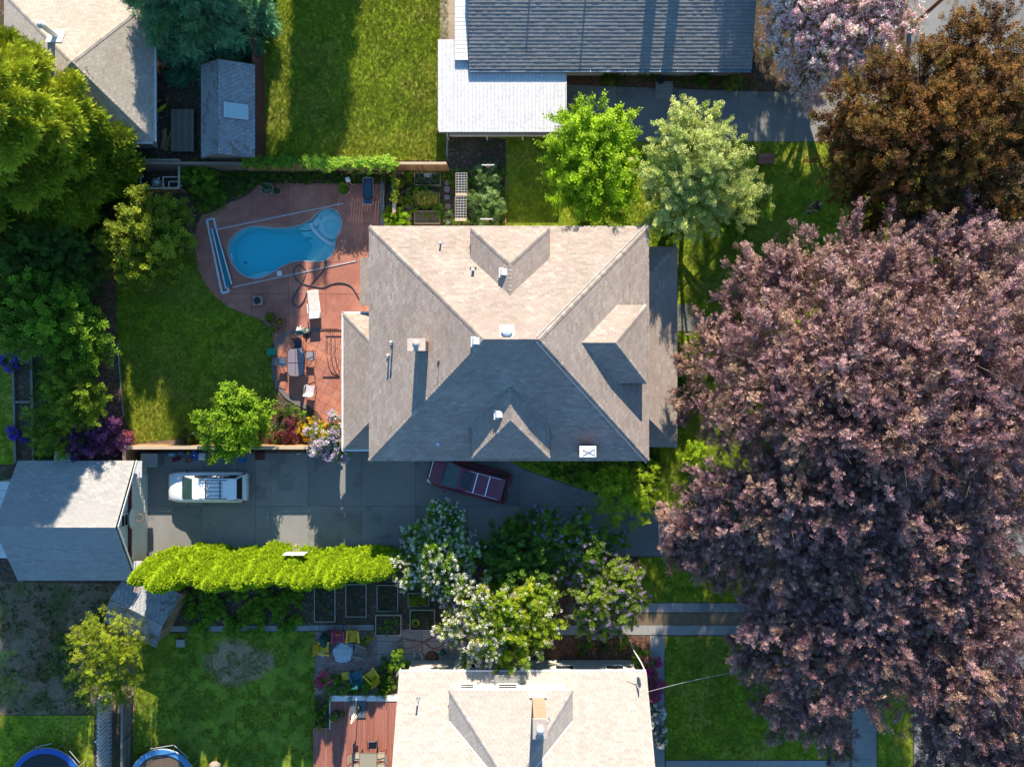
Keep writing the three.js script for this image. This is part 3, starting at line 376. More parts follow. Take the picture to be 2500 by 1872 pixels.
// red concrete pool terrace, cut into slabs round the pool
const patioUV = [[840, 205], [2205, 215], [2205, 660], [2205, 1660], [820, 1660], [680, 1610], [520, 1540], [400, 1450], [300, 1340], [230, 1220], [190, 1110], [165, 1000], [155, 900], [160, 760], [190, 640], [240, 545], [330, 530], [440, 470], [540, 410], [640, 380], [740, 330], [800, 270]].map((p) => zPool(...p));
{
  const lower = [[900, 300], [900, 474], [690, 474], [480, 455], [370, 500], [300, 570], [262, 640], [250, 560], [240, 500], [215, 450], [160, 390], [90, 350], [10, 300]].map((p) => zPat(...p));
  const outer = plan(patioUV), hole = grow(poolP, -0.02); let bi = 0, bd = 1e9, bo = 0; const top = outer[0];
  // bridge from the terrace's upper edge to the pool so that one outline holds both
  const o2 = []; outer.forEach((p) => o2.push(p)); hole.forEach((p, i) => { const d = Math.hypot(p[0] - outer[1][0] , p[1] - outer[1][1]); if (d < bd) { bd = d; bi = i; } });
  const area = (q) => q.reduce((a, p, i) => { const r = q[(i + 1) % q.length]; return a + p[0] * r[1] - r[0] * p[1]; }, 0);
  let h = [...hole.slice(bi), ...hole.slice(0, bi), hole[bi]]; if (area(outer) * area(hole) > 0) h.reverse();
  const key = [outer[0], outer[1], ...h, outer[1], ...outer.slice(2)];
  const T = group('pool_terrace'); T.userData.label = 'red concrete terrace around the pool';
  const X = [100, 770, 1165, 1570, 1985, 2300].map((x) => plan([zPool(x, 0)])[0][0]), Zs = [150, 640, 1060, 1400, 1700].map((y) => plan([zPool(0, y)])[0][1]);
  cells(T, 'slab', key, X, Zs, M.patio, -0.1, 0.03, 0.016, null, { drop: grow(poolP, -0.06) });
  cells(T, 'slab', plan(lower), [X[0] - 9, plan([zPat(300, 0)])[0][0], X[5] + 9], [plan([zPool(0, 1660)])[0][1] - 0.008, 99], M.patio, -0.1, 0.03, 0.016);
  // round dining terrace: grey curb and square tiles laid on the slant
  const arcIn = [[690, 492], [500, 478], [385, 520], [318, 600], [280, 700], [268, 790], [280, 890], [320, 990], [390, 1065], [470, 1120], [560, 1160], [660, 1230], [730, 1330], [890, 1345], [890, 492]], arcOut = [[690, 455], [490, 445], [355, 495], [285, 580], [245, 690], [232, 790], [245, 905], [290, 1015], [365, 1100], [450, 1155], [560, 1200]];
  const inner = plan(arcIn.map((p) => zPat(...p)));
  const curb = [...arcOut, ...arcIn.slice(0, 11).reverse()].map((p) => zPat(...p)); part(group('terrace_curb'), 'curb', flat(plan(curb), -0.05, 0.045), M.trimStone);
  const a = 0.5, ca = Math.cos(a), sa = Math.sin(a), cx = -13, cz = 3, fr = ([x, z]) => [cx + x * ca - z * sa, cz + x * sa + z * ca], s = 0.56, grid = []; for (let i = -12; i <= 14; i++) grid.push(i * s);
  const D = group('tiled_terrace'); D.userData.label = 'round terrace of slanted red tiles'; cells(D, 'tile', inner, grid, grid, [M.patio[0], M.patio[2], M.patio[1], std({ map: patioMap, color: rgb(1.16, 1.1, 1.0), bumpMap: bumpGrain, bumpScale: 0.004 })], -0.05, 0.028, 0.018, fr);
  part(D, 'grout', flat(inner, 0.012, 0.012), surf(0.42, 0.27, 0.18));
}
// the pool: a moulded shell with a spa well, ledges and steps
{
  const t = thing('swimming_pool', 'freeform blue swimming pool with round spa end and moulded steps', 'pool');
  const shell = std({ color: rgb(0.84, 0.9, 0.9), roughness: 0.5 }), pale = std({ color: rgb(0.84, 0.9, 0.9), roughness: 0.5 }), zp = (l) => smooth(plan(l.map((p) => zPool(...p))), l.length * 5), zl = (l) => plan(l.map((p) => zPool(...p)));
  const deep = grow(poolP, -0.16), ring = (a, ya, b, yb) => { const q = []; a.forEach((p, i) => { const j = (i + 1) % a.length; q.push(p[0], ya, p[1], a[j][0], ya, a[j][1], b[j][0], yb, b[j][1], p[0], ya, p[1], b[j][0], yb, b[j][1], b[i][0], yb, b[i][1]); }); const g = new THREE.BufferGeometry(); g.setAttribute('position', new THREE.Float32BufferAttribute(q, 3)); g.computeVertexNormals(); return uvBox(g); };
  part(t, 'shell', J(ring(poolP, 0.01, poolP, -0.22), ring(poolP, -0.22, deep, -1.42), flat(deep, -1.42, -1.42)), shell);
  part(t, 'rim', ring(grow(poolP, 0.02), 0.034, grow(poolP, -0.035), 0.03), std({ color: rgb(0.35, 0.36, 0.38) }));
  const pad = zl([[1250, 690], [1400, 610], [1440, 560], [1500, 500], [1590, 482], [1680, 505], [1735, 590], [1735, 690], [1690, 780], [1668, 900], [1630, 980], [1560, 1036], [1480, 1050], [1385, 1046], [1540, 850], [1420, 690], [1310, 705]]);
  part(t, 'ledge', flat(pad, -1.4, -0.46), pale);
  const c = P(...zPool(1617, 665)), cr = 78 / 4.416 * 0.8848 / 35; const well = []; for (let i = 0; i < 32; i++) well.push([c.x + Math.cos(i / 32 * 6.2832) * cr * 1.75, c.z + Math.sin(i / 32 * 6.2832) * cr * 1.75]); const hole = []; for (let i = 0; i < 32; i++) hole.push([c.x + Math.cos(i / 32 * 6.2832) * cr, c.z + Math.sin(i / 32 * 6.2832) * cr]);
  part(t, 'spa_bench', flat(well, -0.46, -0.3, [hole]), pale);
  part(t, 'spillway', flat(zl([[1378, 645], [1412, 632], [1440, 690], [1500, 755], [1575, 815], [1668, 862], [1662, 892], [1560, 845], [1480, 785], [1415, 715]]), -0.46, -0.12), pale);
  part(t, 'bench', flat(zl([[1445, 585], [1492, 560], [1498, 610], [1470, 660], [1440, 668], [1410, 630]]), -0.46, -0.26), pale);
  [[[[1255, 700], [1300, 712], [1420, 700], [1545, 850], [1385, 1046], [1330, 1046], [1470, 860], [1400, 770], [1310, 765]], -0.68], [[[1262, 705], [1310, 765], [1400, 770], [1470, 860], [1330, 1046], [1280, 1040], [1400, 860], [1350, 795], [1395, 780], [1300, 772]], -0.92]].forEach(([l, y]) => part(t, 'step', flat(zl(l), -1.41, y), shell));
  part(t, 'step', flat(zl([[700, 1212], [780, 1180], [880, 1150], [960, 1148], [985, 1165], [920, 1208], [850, 1231], [790, 1234]]), -1.41, -0.5), pale);
  part(t, 'ladder_marks', J([[538, 970], [545, 1000], [540, 1030], [550, 1055]].map(([x, y]) => { const p = P(...zPool(x, y)); return box(0.1, 0.02, 0.12, p.x, -0.16, p.z); })), pale);
  { const p = P(...zPool(637, 1035)); part(t, 'drain', cyl(0.1, 0.1, 0.02, p.x, -1.4, p.z), M.galv); }
  const w = structure('pool_water', flat(poolP, -0.07, -0.07), new THREE.MeshPhysicalMaterial({ color: rgb(1, 1, 1), roughness: 0.02, transmission: 1, thickness: 1, attenuationColor: rgb(0.36, 0.925, 0.975), attenuationDistance: 1, ior: 1.33, side: THREE.DoubleSide })); w.userData.label = 'calm clear pool water';
}
// brick patio and flagstones by the cream house
{
  const poly = plan([[682, 1363], [812, 1363], [812, 1440], [800, 1500], [682, 1500]]), B = group('brick_patio'); B.userData.label = 'small brick paved seating area'; const gs2 = [], bm = surf(0.2, 0.135, 0.115);
  const x0 = Math.min(...poly.map((p) => p[0])), x1 = Math.max(...poly.map((p) => p[0])), z0 = Math.min(...poly.map((p) => p[1])), z1 = Math.max(...poly.map((p) => p[1]));
  const cols = [[0.36, 0.22, 0.19], [0.31, 0.2, 0.18], [0.4, 0.26, 0.22], [0.33, 0.24, 0.22]];
  for (let i = 0, z = z0; z < z1; z += 0.112, i++) for (let x = x0 - (i % 2) * 0.11; x < x1; x += 0.222) { const g = rbox(0.212, 0.06, 0.102, 0.008, x + 0.11, 0.002 + rr(-0.004, 0.004), z + 0.056), c = pick(cols), f = rr(0.8, 1.2), n = g.attributes.position.count, a = new Float32Array(n * 3); for (let k = 0; k < n; k++) { a[3 * k] = c[0] * f; a[3 * k + 1] = c[1] * f; a[3 * k + 2] = c[2] * f; } g.setAttribute('color', new THREE.BufferAttribute(a, 3)); gs2.push(g); }
  part(B, 'bricks', mergeGeometries(gs2), std({ vertexColors: true, map: grain }), 'stuff');
  const F = group('flagstone_patio'); cells(F, 'flagstone', plan([[814, 1366], [950, 1350], [1010, 1370], [1010, 1428], [882, 1428], [842, 1440], [814, 1440]]), gx([814, 868, 912, 968, 1010]), gz([1345, 1384, 1412, 1445]), [M.path, std({ map: concreteMap(371, [0.29, 0.24, 0.21]) }), std({ map: concreteMap(377, [0.25, 0.22, 0.2]) })], -0.03, 0.03, 0.03);
  cells(group('path'), 'slab', plan([[360, 1352], [808, 1349], [808, 1361], [360, 1364]]), gx([360, 470, 580, 690, 808]), gz([1340, 1370]), [M.path], -0.05, 0.035);
}
// ---------- buildings ----------
const cone3 = (o) => o;
function vent(parent, name, x, y, z, r, h, mat = M.galv) { const g = part(parent, name, J(cyl(r, r, h, x, y + h / 2, z, 10), box(r * 5, 0.02, r * 5, x, y + 0.03, z)), mat); part(g, 'pipe_cap', cyl(r * 1.5, r * 0.8, 0.05, x, y + h + 0.02, z, 10), M.white); return g; }
function boxVent(parent, x, y, z, rx, rz) { const g = part(parent, 'roof_vent', at(J(box(0.46, 0.02, 0.5, 0, 0, 0), rbox(0.36, 0.2, 0.36, 0.03, 0, 0.12, -0.02)), x, y, z, rx, 0, rz), M.white); part(g, 'louvre', at(box(0.3, 0.1, 0.02, 0, 0.1, 0.172), x, y, z, rx, 0, rz), M.darkTrim); return g; }
function hipDormer(parent, cx, cz, face, o) { // local: +z is the front; y absolute
  const g = new THREE.Group(); g.name = 'dormer'; g.position.set(cx, 0, cz); g.rotation.y = face; parent.add(g);
  const { hw = 2.09, eave = 6.45, rise = 1.306, front = 0, peak = -2.11, back = -3.74, side = -1.9, wallIn = 0.35, base = 5.3 } = o, A = [-hw, eave, front], B = [hw, eave, front], Pk = [0, eave + rise, peak], Bk = [0, eave + rise, back], As = [-hw, eave, side], Bs = [hw, eave, side];
  shingleRoof(g, 'dormer_roof', [[A, B, Pk], [As, A, Pk, Bk], [B, Bs, Bk, Pk]], { set: 'brown', caps: [[A, Pk, nrm(A, B, Pk), nrm(As, A, Pk)], [B, Pk, nrm(A, B, Pk), nrm(B, Bs, Pk)], [Bk, Pk, nrm(As, A, Pk), nrm(B, Bs, Pk)]], th: 0.1, even: true, flatKids: true });
  part(g, 'dormer_wall', J(box(2 * hw - 2 * wallIn, eave - base, 0.12, 0, (eave + base) / 2, front - wallIn), box(0.12, eave - base, 2.2, -hw + wallIn, (eave + base) / 2, front - wallIn - 1.16), box(0.12, eave - base, 2.2, hw - wallIn, (eave + base) / 2, front - wallIn - 1.16)), M.cream);
  part(g, 'fascia', J(box(2 * hw, 0.14, 0.03, 0, eave - 0.12, front + 0.018), box(0.03, 0.14, -side, -hw - 0.018, eave - 0.12, side / 2), box(0.03, 0.14, -side, hw + 0.018, eave - 0.12, side / 2)), M.darkTrim);
  for (const k of [-1, 0, 1]) windowUnit(g, 0.7, 0.6, k * 0.95, eave - 0.5, front - wallIn + 0.08);
  return g;
}
{ // the large hip-roofed house
  const H0 = thing('hip_roof_house', 'large tan shingled house with dormers and hipped roof beside the pool', 'house');
  const x0 = -7.87, x1 = 7.54, z0 = -8.66, z1 = 4.254, e = 5.2, r = 9.235, zr = -2.203, rx0 = -1.413, rx1 = 1.35;
  const NW = [x0, e, z0], NE = [x1, e, z0], SE = [x1, e, z1], SW = [x0, e, z1], RW = [rx0, r, zr], RE = [rx1, r, zr];
  const n = { n: nrm(NW, NE, RE), s: nrm(SE, SW, RW), w: nrm(SW, NW, RW), e: nrm(NE, SE, RE) };
  const roof = shingleRoof(H0, 'roof', [[NE, NW, RW, RE], [SW, SE, RE, RW], [NW, SW, RW], [SE, NE, RE]], { set: 'brown', even: true, solo: 300, caps: [[NW, RW, n.n, n.w], [SW, RW, n.s, n.w], [NE, RE, n.n, n.e], [SE, RE, n.s, n.e], [RW, RE, n.n, n.s]] });
  const zinc = (a, b, off) => { const A = V(...a), B = V(...b); A.y += 0.045; B.y += 0.045; const d = B.clone().sub(A).normalize(), s = V(0, 1, 0).cross(d).normalize().multiplyScalar(off); part(roof, 'flashing', beam(A.add(s), B.add(s), 0.045, 0.012), M.galv); };
  zinc(NE, RE, -0.19); zinc(SE, RE, 0.19);
  // lower roofs
  const W0 = [-9.71, 3.2, -4.03], W1 = [-9.71, 3.2, 3.787], Wa = [-7.3, 4.55, -1.7], Wb = [-7.3, 4.55, 1.45], Wn = [-7.3, 3.2, -4.03], Ws = [-7.3, 3.2, 3.787];
  shingleRoof(H0, 'lower_roof', [[W1, W0, Wa, Wb], [W0, Wn, Wa], [Ws, W1, Wb]], { set: 'brown', even: true, caps: [[W0, Wa, nrm(W1, W0, Wa), nrm(W0, Wn, Wa)], [W1, Wb, nrm(W1, W0, Wa), nrm(Ws, W1, Wb)]] });
  part(H0, 'gutter', J(box(0.11, 0.1, 7.95, -9.77, 3.14, -0.12), box(2.3, 0.1, 0.1, -8.65, 3.14, -4.09), box(2.3, 0.1, 0.1, -8.65, 3.14, 3.85)), M.white);
  shingleRoof(H0, 'lower_roof', [[[-8.7, 3.45, -4.48], [-8.7, 3.45, -7.2], [-7.3, 3.85, -7.2], [-7.3, 3.85, -4.48]]], { set: 'brown', even: true });
  const E0 = [9.52, 3.2, -7.87], E1 = [9.52, 3.2, 3.65], Ea = [7.0, 4.5, -5.5], Eb = [7.0, 4.5, 1.3], En = [7.0, 3.2, -7.87], Es = [7.0, 3.2, 3.65];
  shingleRoof(H0, 'porch_roof', [[E0, E1, Eb, Ea], [En, E0, Ea], [E1, Es, Eb]], { set: 'brown', even: true, caps: [[E0, Ea, nrm(E0, E1, Eb), nrm(En, E0, Ea)], [E1, Eb, nrm(E0, E1, Eb), nrm(E1, Es, Eb)]] });
  part(H0, 'wall', J(box(14.3, 5.15, 11.8, -0.15, 2.57, -2.2), box(2.2, 3.1, 7.2, -8.3, 1.55, -0.12), box(0.9, 3.4, 2.3, -7.75, 1.7, -5.8)), M.cream);
  for (let i = 0; i < 6; i++) part(H0, 'porch_post', rbox(0.18, 3.05, 0.18, 0.02, 9.2, 1.55, -7.5 + i * 2.16), M.white);
  part(H0, 'porch_floor', box(2.3, 0.3, 11.2, 8.2, 0.16, -2.1), M.path);
  for (const [x, w] of [[-5, 1.2], [-2.2, 1.4], [1.2, 1.2], [4.4, 1.4]]) { windowUnit(H0, w, 1.3, x, 1.9, 3.74); windowUnit(H0, w, 1.3, x, 1.9, -8.14); }
  for (const z of [-2.4, 0, 2.4]) windowUnit(H0, 1.6, 1.4, -9.44, 1.7, z, Math.PI / 2);
  { const d = part(H0, 'door', rbox(0.06, 2.05, 0.95, 0.02, 7.04, 1.35, -3.2), M.darkTrim); part(d, 'handle', cyl(0.03, 0.03, 0.1, 7.1, 1.3, -2.85, 8, 0, 0, Math.PI / 2), M.steel); for (const z of [-5.8, -0.4, 1.8]) windowUnit(H0, 1.3, 1.4, 7.05, 2.1, z, Math.PI / 2); }
  hipDormer(H0, -0.11, -8.31, Math.PI, {}); hipDormer(H0, -0.08, 4.007, 0, {}); hipDormer(H0, 7.2, -2.108, Math.PI / 2, { peak: -1.84, back: -3.85, side: -1.6 });
  // chimney and roof fittings
  const ch = part(H0, 'chimney', J(rbox(0.72, 3.4, 0.5, 0.02, -4.72, 7.9, -1.92)), M.brick); part(ch, 'chimney_cap', J(box(0.9, 0.06, 0.62, -4.72, 9.62, -1.92)), surf(0.62, 0.5, 0.42)); part(ch, 'flue', J(cyl(0.12, 0.12, 0.22, -4.72, 9.74, -1.92, 14), cyl(0.19, 0.05, 0.1, -4.72, 9.9, -1.92, 14)), M.galv);
  const onW = (u, v) => { let h = 7, p; for (let i = 0; i < 6; i++) { p = P(u, v, h); h = 5.2 + (p.x + 7.87) * 0.6249; } return p; }, onN = (u, v) => { let h = 7, p; for (let i = 0; i < 6; i++) { p = P(u, v, h); h = 5.2 + (p.z + 8.66) * 0.6249; } return p; }, onS = (u, v) => { let h = 7, p; for (let i = 0; i < 6; i++) { p = P(u, v, h); h = 5.2 + (4.254 - p.z) * 0.6249; } return p; };
  for (const [u, v, h] of [[848, 740, 0.75], [840, 768, 0.5]]) { const p = onW(u, v); vent(H0, 'vent_pipe', p.x, p.y, p.z, 0.05, h); }
  { const p = onW(948, 783); part(H0, 'antenna_rod', J(bar(V(p.x, p.y, p.z), V(p.x, p.y + 0.55, p.z), 0.015), box(0.18, 0.02, 0.18, p.x, p.y + 0.03, p.z)), M.darkTrim); }
  for (const [u, v] of [[952, 527], [1143, 527]]) { const p = onN(u, v); vent(H0, 'vent_pipe', p.x, p.y, p.z, 0.05, 0.42); }
  { const p = onN(1022, 584); vent(H0, 'vent_pipe', p.x, p.y - 0.05, p.z, 0.07, 0.4, M.darkTrim); }
  { const p = onW(1026, 738); boxVent(H0, p.x, p.y + 0.05, p.z, 0, -0.5); }
  boxVent(H0, (1086 - 1106) * 0.02395, 7.55, (588 - 828) * 0.02395, 0, -0.5); boxVent(H0, (1075 - 1106) * 0.02395, 7.45, (896 - 828) * 0.02395, 0, -0.5);
  { const p = onN(1095, 715); const t = part(H0, 'attic_fan', lathe([[0.33, 0], [0.31, 0.05], [0.22, 0.07], [0.22, 0.16], [0.31, 0.18], [0.3, 0.24], [0.2, 0.29], [0, 0.31]], p.x, p.y + 0.02, p.z), M.white); part(t, 'fan_flange', at(box(0.7, 0.02, 0.7), p.x, p.y + 0.03, p.z, -0.558), M.galv); }
  { const p = onS(946, 958); const v2 = vent(H0, 'vent_pipe', p.x, p.y, p.z, 0.06, 0.12); }
  { const p = onS(1266, 972), s = part(H0, 'chimney', rbox(0.82, 1.4, 0.52, 0.02, p.x, p.y + 0.25, p.z), M.brick); part(s, 'chimney_cap', rbox(0.9, 0.1, 0.6, 0.02, p.x, p.y + 0.98, p.z), M.white); part(s, 'cap_brace', at(J(box(0.7, 0.02, 0.02, 0, 0, 0, 0, 0.5), box(0.7, 0.02, 0.02, 0, 0.004, 0, 0, -0.4), box(0.02, 0.02, 0.4, 0.3, 0, 0)), p.x + 0.05, p.y + 1.06, p.z), M.galv); }
}
{ // garage with gable end on the driveway
  const t = thing('garage', 'white garage with grey shingled gable roof at the driveway end', 'garage');
  const x1 = -22.0, x0 = -28.8, zn = 4.5, zs = 11.46, e = 2.7, r = 4.86, zr = 7.98, a = [x0, e, zn], b = [x1, e, zn], c = [x1, e, zs], d = [x0, e, zs], R0 = [x0, r, zr], R1 = [x1, r, zr];
  shingleRoof(t, 'roof', [[b, a, R0, R1], [d, c, R1, R0]], { set: 'grey', w: 0.4, e: 0.14, even: true, solo: 300, caps: [[R0, R1, nrm(b, a, R0), nrm(d, c, R1)]] });
  part(t, 'wall', J(box(0.15, 2.65, 6.3, -22.62, 1.33, 8), box(5.8, 2.65, 0.15, -25.6, 1.33, 4.9), box(5.8, 2.65, 0.15, -25.6, 1.33, 11.1), box(0.15, 2.65, 6.3, -28.5, 1.33, 8), plate([[-28.4, 2.62, 4.6], [-28.4, 4.72, 7.98], [-28.4, 2.62, 11.36]], 0.16), plate([[-22.54, 2.62, 4.6], [-22.54, 4.72, 7.98], [-22.54, 2.62, 11.36]], 0.16)), M.white);
  part(t, 'header_band', rbox(0.13, 0.2, 6.6, 0.02, -22.46, 2.3, 7.95), M.barnRed);
  part(t, 'fascia', J(beam(V(-21.9, 2.6, 4.5), V(-21.9, 4.76, 7.98), 0.03, 0.12), beam(V(-21.9, 2.6, 11.46), V(-21.9, 4.76, 7.98), 0.03, 0.12)), M.white);
  for (const [z, n] of [[5.05, 'eave_return'], [10.95, 'eave_return']]) part(t, n, J(rbox(0.75, 0.25, 0.9, 0.02, -22.25, 2.1, z), at(box(0.82, 0.04, 0.98), -22.22, 2.26, z, 0, 0, -0.18)), M.whiteMetal);
  const dr = part(t, 'garage_door', box(0.06, 2.1, 4.9, -22.52, 1.06, 8), M.white);
  for (let i = 0; i < 4; i++) for (let k = 0; k < 8; k++) part(dr, 'panel', rbox(0.03, 0.4, 0.52, 0.012, -22.487, 0.3 + i * 0.51, 5.9 + k * 0.6), M.white);
  windowUnit(t, 0.62, 0.72, -22.47, 2.95, 7.93, Math.PI / 2);
  { const p = part(t, 'roof_box', box(0.95, 0.45, 0.7, -26.2, 2.5, 4.3), M.galv); p.userData.label = 'grey metal box at the eave'; }
  const b2 = thing('basketball_backboard', 'white fan shaped basketball backboard mounted on the garage gable', 'backboard', [-22.3, 2.45, 7.9]);
  const sh = new THREE.Shape(); sh.absellipse(0, 0, 0.62, 0.42, 0, Math.PI * 2); part(b2, 'board', at(uvBox(new THREE.ExtrudeGeometry(sh, { depth: 0.04, bevelEnabled: false })), 0.05, 0, 0, 0, Math.PI / 2), M.white); part(b2, 'bracket', J(bar(V(-0.3, 0, -0.2), V(0.05, 0, -0.2), 0.025), bar(V(-0.3, 0, 0.2), V(0.05, 0, 0.2), 0.025)), M.blackMetal); part(b2, 'hoop', at(uvBox(new THREE.TorusGeometry(0.23, 0.012, 6, 24)), 0.36, -0.25, 0, Math.PI / 2), surf(0.5, 0.15, 0.03));
  const lamp = thing('yard_light', 'small wall lamp on the garage gable', 'lamp', [-22.5, 2.75, 5.6]); part(lamp, 'lamp_head', J(cyl(0.05, 0.09, 0.14, 0.14, 0, 0, 12), bar(V(0, 0.05, 0), V(0.14, 0.08, 0), 0.015)), M.blackMetal);
  // white lean-to behind
  const s2 = thing('white_shed', 'white metal roofed outbuilding behind the garage', 'shed', [-30.2, 0, 8]); part(s2, 'wall', box(1.6, 2.2, 4.2, 0, 1.1, 0), M.cream); for (let i = 0; i < 9; i++) part(s2, 'roof_panel', at(box(1.9, 0.03, 0.48), 0, 2.32, -2 + i * 0.5, 0, 0, 0.12), M.whiteMetal);
}
{ // cream house with big dormer
  const t = thing('cream_house', 'cream sided house with pale gable roof, wide dormer and brick chimney', 'house');
  const xa = -6.55, xb = 7.81, z0 = 16.74, zr = 23.6, z1 = 30.5, e = 2.9, r = 7.36, A = [xa, e, z0], B = [xb, e, z0], R0 = [xa, r, zr], R1 = [xb, r, zr], S0 = [xa, e, z1], S1 = [xb, e, z1];
  shingleRoof(t, 'roof', [[A, B, R1, R0], [S1, S0, R0, R1]], { set: 'pale', even: true, w: 0.3, e: 0.145, solo: 200, caps: [[R0, R1, nrm(A, B, R1), nrm(S1, S0, R0)]] });
  part(t, 'wall', J(box(13.4, 2.85, 12.9, 0.6, 1.42, 23.5), plate([[-6.2, 2.8, 17.2], [-6.2, 6.9, 23.6], [-6.2, 2.8, 30]], 0.15), plate([[7.5, 2.8, 17.2], [7.35, 6.9, 23.6], [7.35, 2.8, 30]], 0.15)), M.creamSide);
  for (let i = 0; i < 12; i++) part(t, 'siding_board', at(box(13.5, 0.215, 0.02), 0.6, 0.2 + i * 0.22, 17.03, -0.05), M.creamSide);
  part(t, 'gutter', J(box(14.3, 0.1, 0.11, 0.63, 2.84, 16.68)), M.whiteMetal);
  for (let i = 0; i < 12; i++) part(t, 'gutter_strap', at(box(0.03, 0.012, 0.36), -6 + i * 1.22, 2.985, 16.87, -0.576), M.white);
  for (const [x, w] of [[3.15, 1.05], [6.15, 1.0], [-1.9, 0.9]]) windowUnit(t, w, 1.1, x, 1.75, 17.0);
  part(t, 'downpipe', pipe([[-6.62, 2.8, 16.75], [-6.75, 2.6, 17.1], [-6.75, 1.4, 17.25], [-6.75, 0.1, 17.25]], 0.04), M.whiteMetal); part(t, 'downpipe', pipe([[7.75, 2.8, 16.75], [7.6, 2.5, 16.4], [7.3, 1.2, 16.0], [7.25, 0.1, 15.8]], 0.04), M.whiteMetal);
  const g = new THREE.Group(); g.name = 'dormer'; t.add(g);
  const D = { A: [-3.53, 4.35, 17.22], B: [3.4, 4.35, 17.22], Pk: [0, 6.4, 21.7], Bk: [0, 6.4, 22.1], As: [-3.53, 4.35, 18.97], Bs: [3.4, 4.35, 18.97] };
  shingleRoof(g, 'dormer_roof', [[D.A, D.B, D.Pk], [D.As, D.A, D.Pk, D.Bk], [D.B, D.Bs, D.Bk, D.Pk]], { set: 'pale', even: true, w: 0.3, e: 0.145, caps: [[D.A, D.Pk, nrm(D.A, D.B, D.Pk), nrm(D.As, D.A, D.Pk)], [D.B, D.Pk, nrm(D.A, D.B, D.Pk), nrm(D.B, D.Bs, D.Pk)]], flatKids: true });
  part(g, 'dormer_wall', J(box(6.2, 1.3, 0.12, -0.1, 3.66, 17.34), box(0.1, 1.2, 1.6, -3.2, 3.75, 18.2), box(0.1, 1.2, 1.6, 3.05, 3.75, 18.2)), M.white);
  part(g, 'flashing', J(beam(V(-3.5, 4.37, 18.95), V(0, 6.42, 22.15), 0.07, 0.04), beam(V(3.4, 4.37, 18.95), V(0, 6.42, 22.15), 0.07, 0.04)), M.white);
  windowUnit(g, 1.0, 0.62, -0.25, 3.75, 17.25); windowUnit(g, 0.7, 0.55, -2.55, 3.75, 17.25);
  part(t, 'porch_roof', J(plate([[-1.05, 3.2, 16.78], [-1.05, 3.34, 17.26], [0.8, 3.34, 17.26], [0.8, 3.2, 16.78]], 0.05)), surf(0.22, 0.22, 0.2));
  const bay = part(t, 'bay_window', flat([[-3.5, 17.0], [-3.2, 16.7], [-1.7, 16.7], [-1.4, 17.0]], 0.4, 2.7), M.creamSide); part(bay, 'pane', box(0.9, 1.1, 0.03, -2.4, 1.7, 16.68), M.glass);
  const ch = part(t, 'chimney', J(rbox(0.68, 3.4, 0.95, 0.02, 1.47, 5.75, 17.98)), surf(0.42, 0.25, 0.18)); part(ch, 'chimney_cap', box(0.78, 0.1, 1.05, 1.47, 7.48, 17.98), surf(0.5, 0.42, 0.36)); part(ch, 'flue', lathe([[0.17, 0], [0.17, 0.2], [0.22, 0.22], [0.2, 0.32], [0.1, 0.4], [0, 0.42]], 1.47, 7.52, 17.95), M.whiteMetal); part(ch, 'flashing', at(box(0.95, 0.03, 0.3), 1.47, 4.55, 17.4, -0.42), M.white);
  vent(t, 'vent_pipe', -5.35, 3.7, 17.98, 0.05, 0.75); vent(t, 'vent_pipe', 1.95, 5.0, 18.6, 0.06, 0.14); boxVent(t, 0.02, 6.15, 21.1, -0.42, 0);
  const dish = part(t, 'satellite_dish', at(lathe([[0, 0], [0.15, 0.02], [0.28, 0.07], [0.31, 0.09], [0.32, 0.09], [0.28, 0.055], [0.14, 0.005], [0, -0.015]]), 7.3, 3.75, 17.0, 0, 0, 1.35), surf(0.3, 0.3, 0.31)); part(dish, 'mount', J(bar(V(7.3, 3.7, 17.05), V(7.1, 3.3, 17.3), 0.02), bar(V(7.1, 3.3, 17.3), V(6.5, 3.15, 17.15), 0.02), bar(V(7.1, 3.3, 17.3), V(7.2, 3.2, 17.5), 0.02)), M.darkTrim);
  const w = thing('power_line', 'thin sagging overhead cable running from the cream house roof', 'cable'); part(w, 'cable', pipe([[7.75, 3.6, 17.6], [10, 3.9, 16.9], [13, 4.6, 16.0], [18, 6.2, 14.6], [26, 8.5, 12.5]], 0.014, 40, 5), M.galv);
}
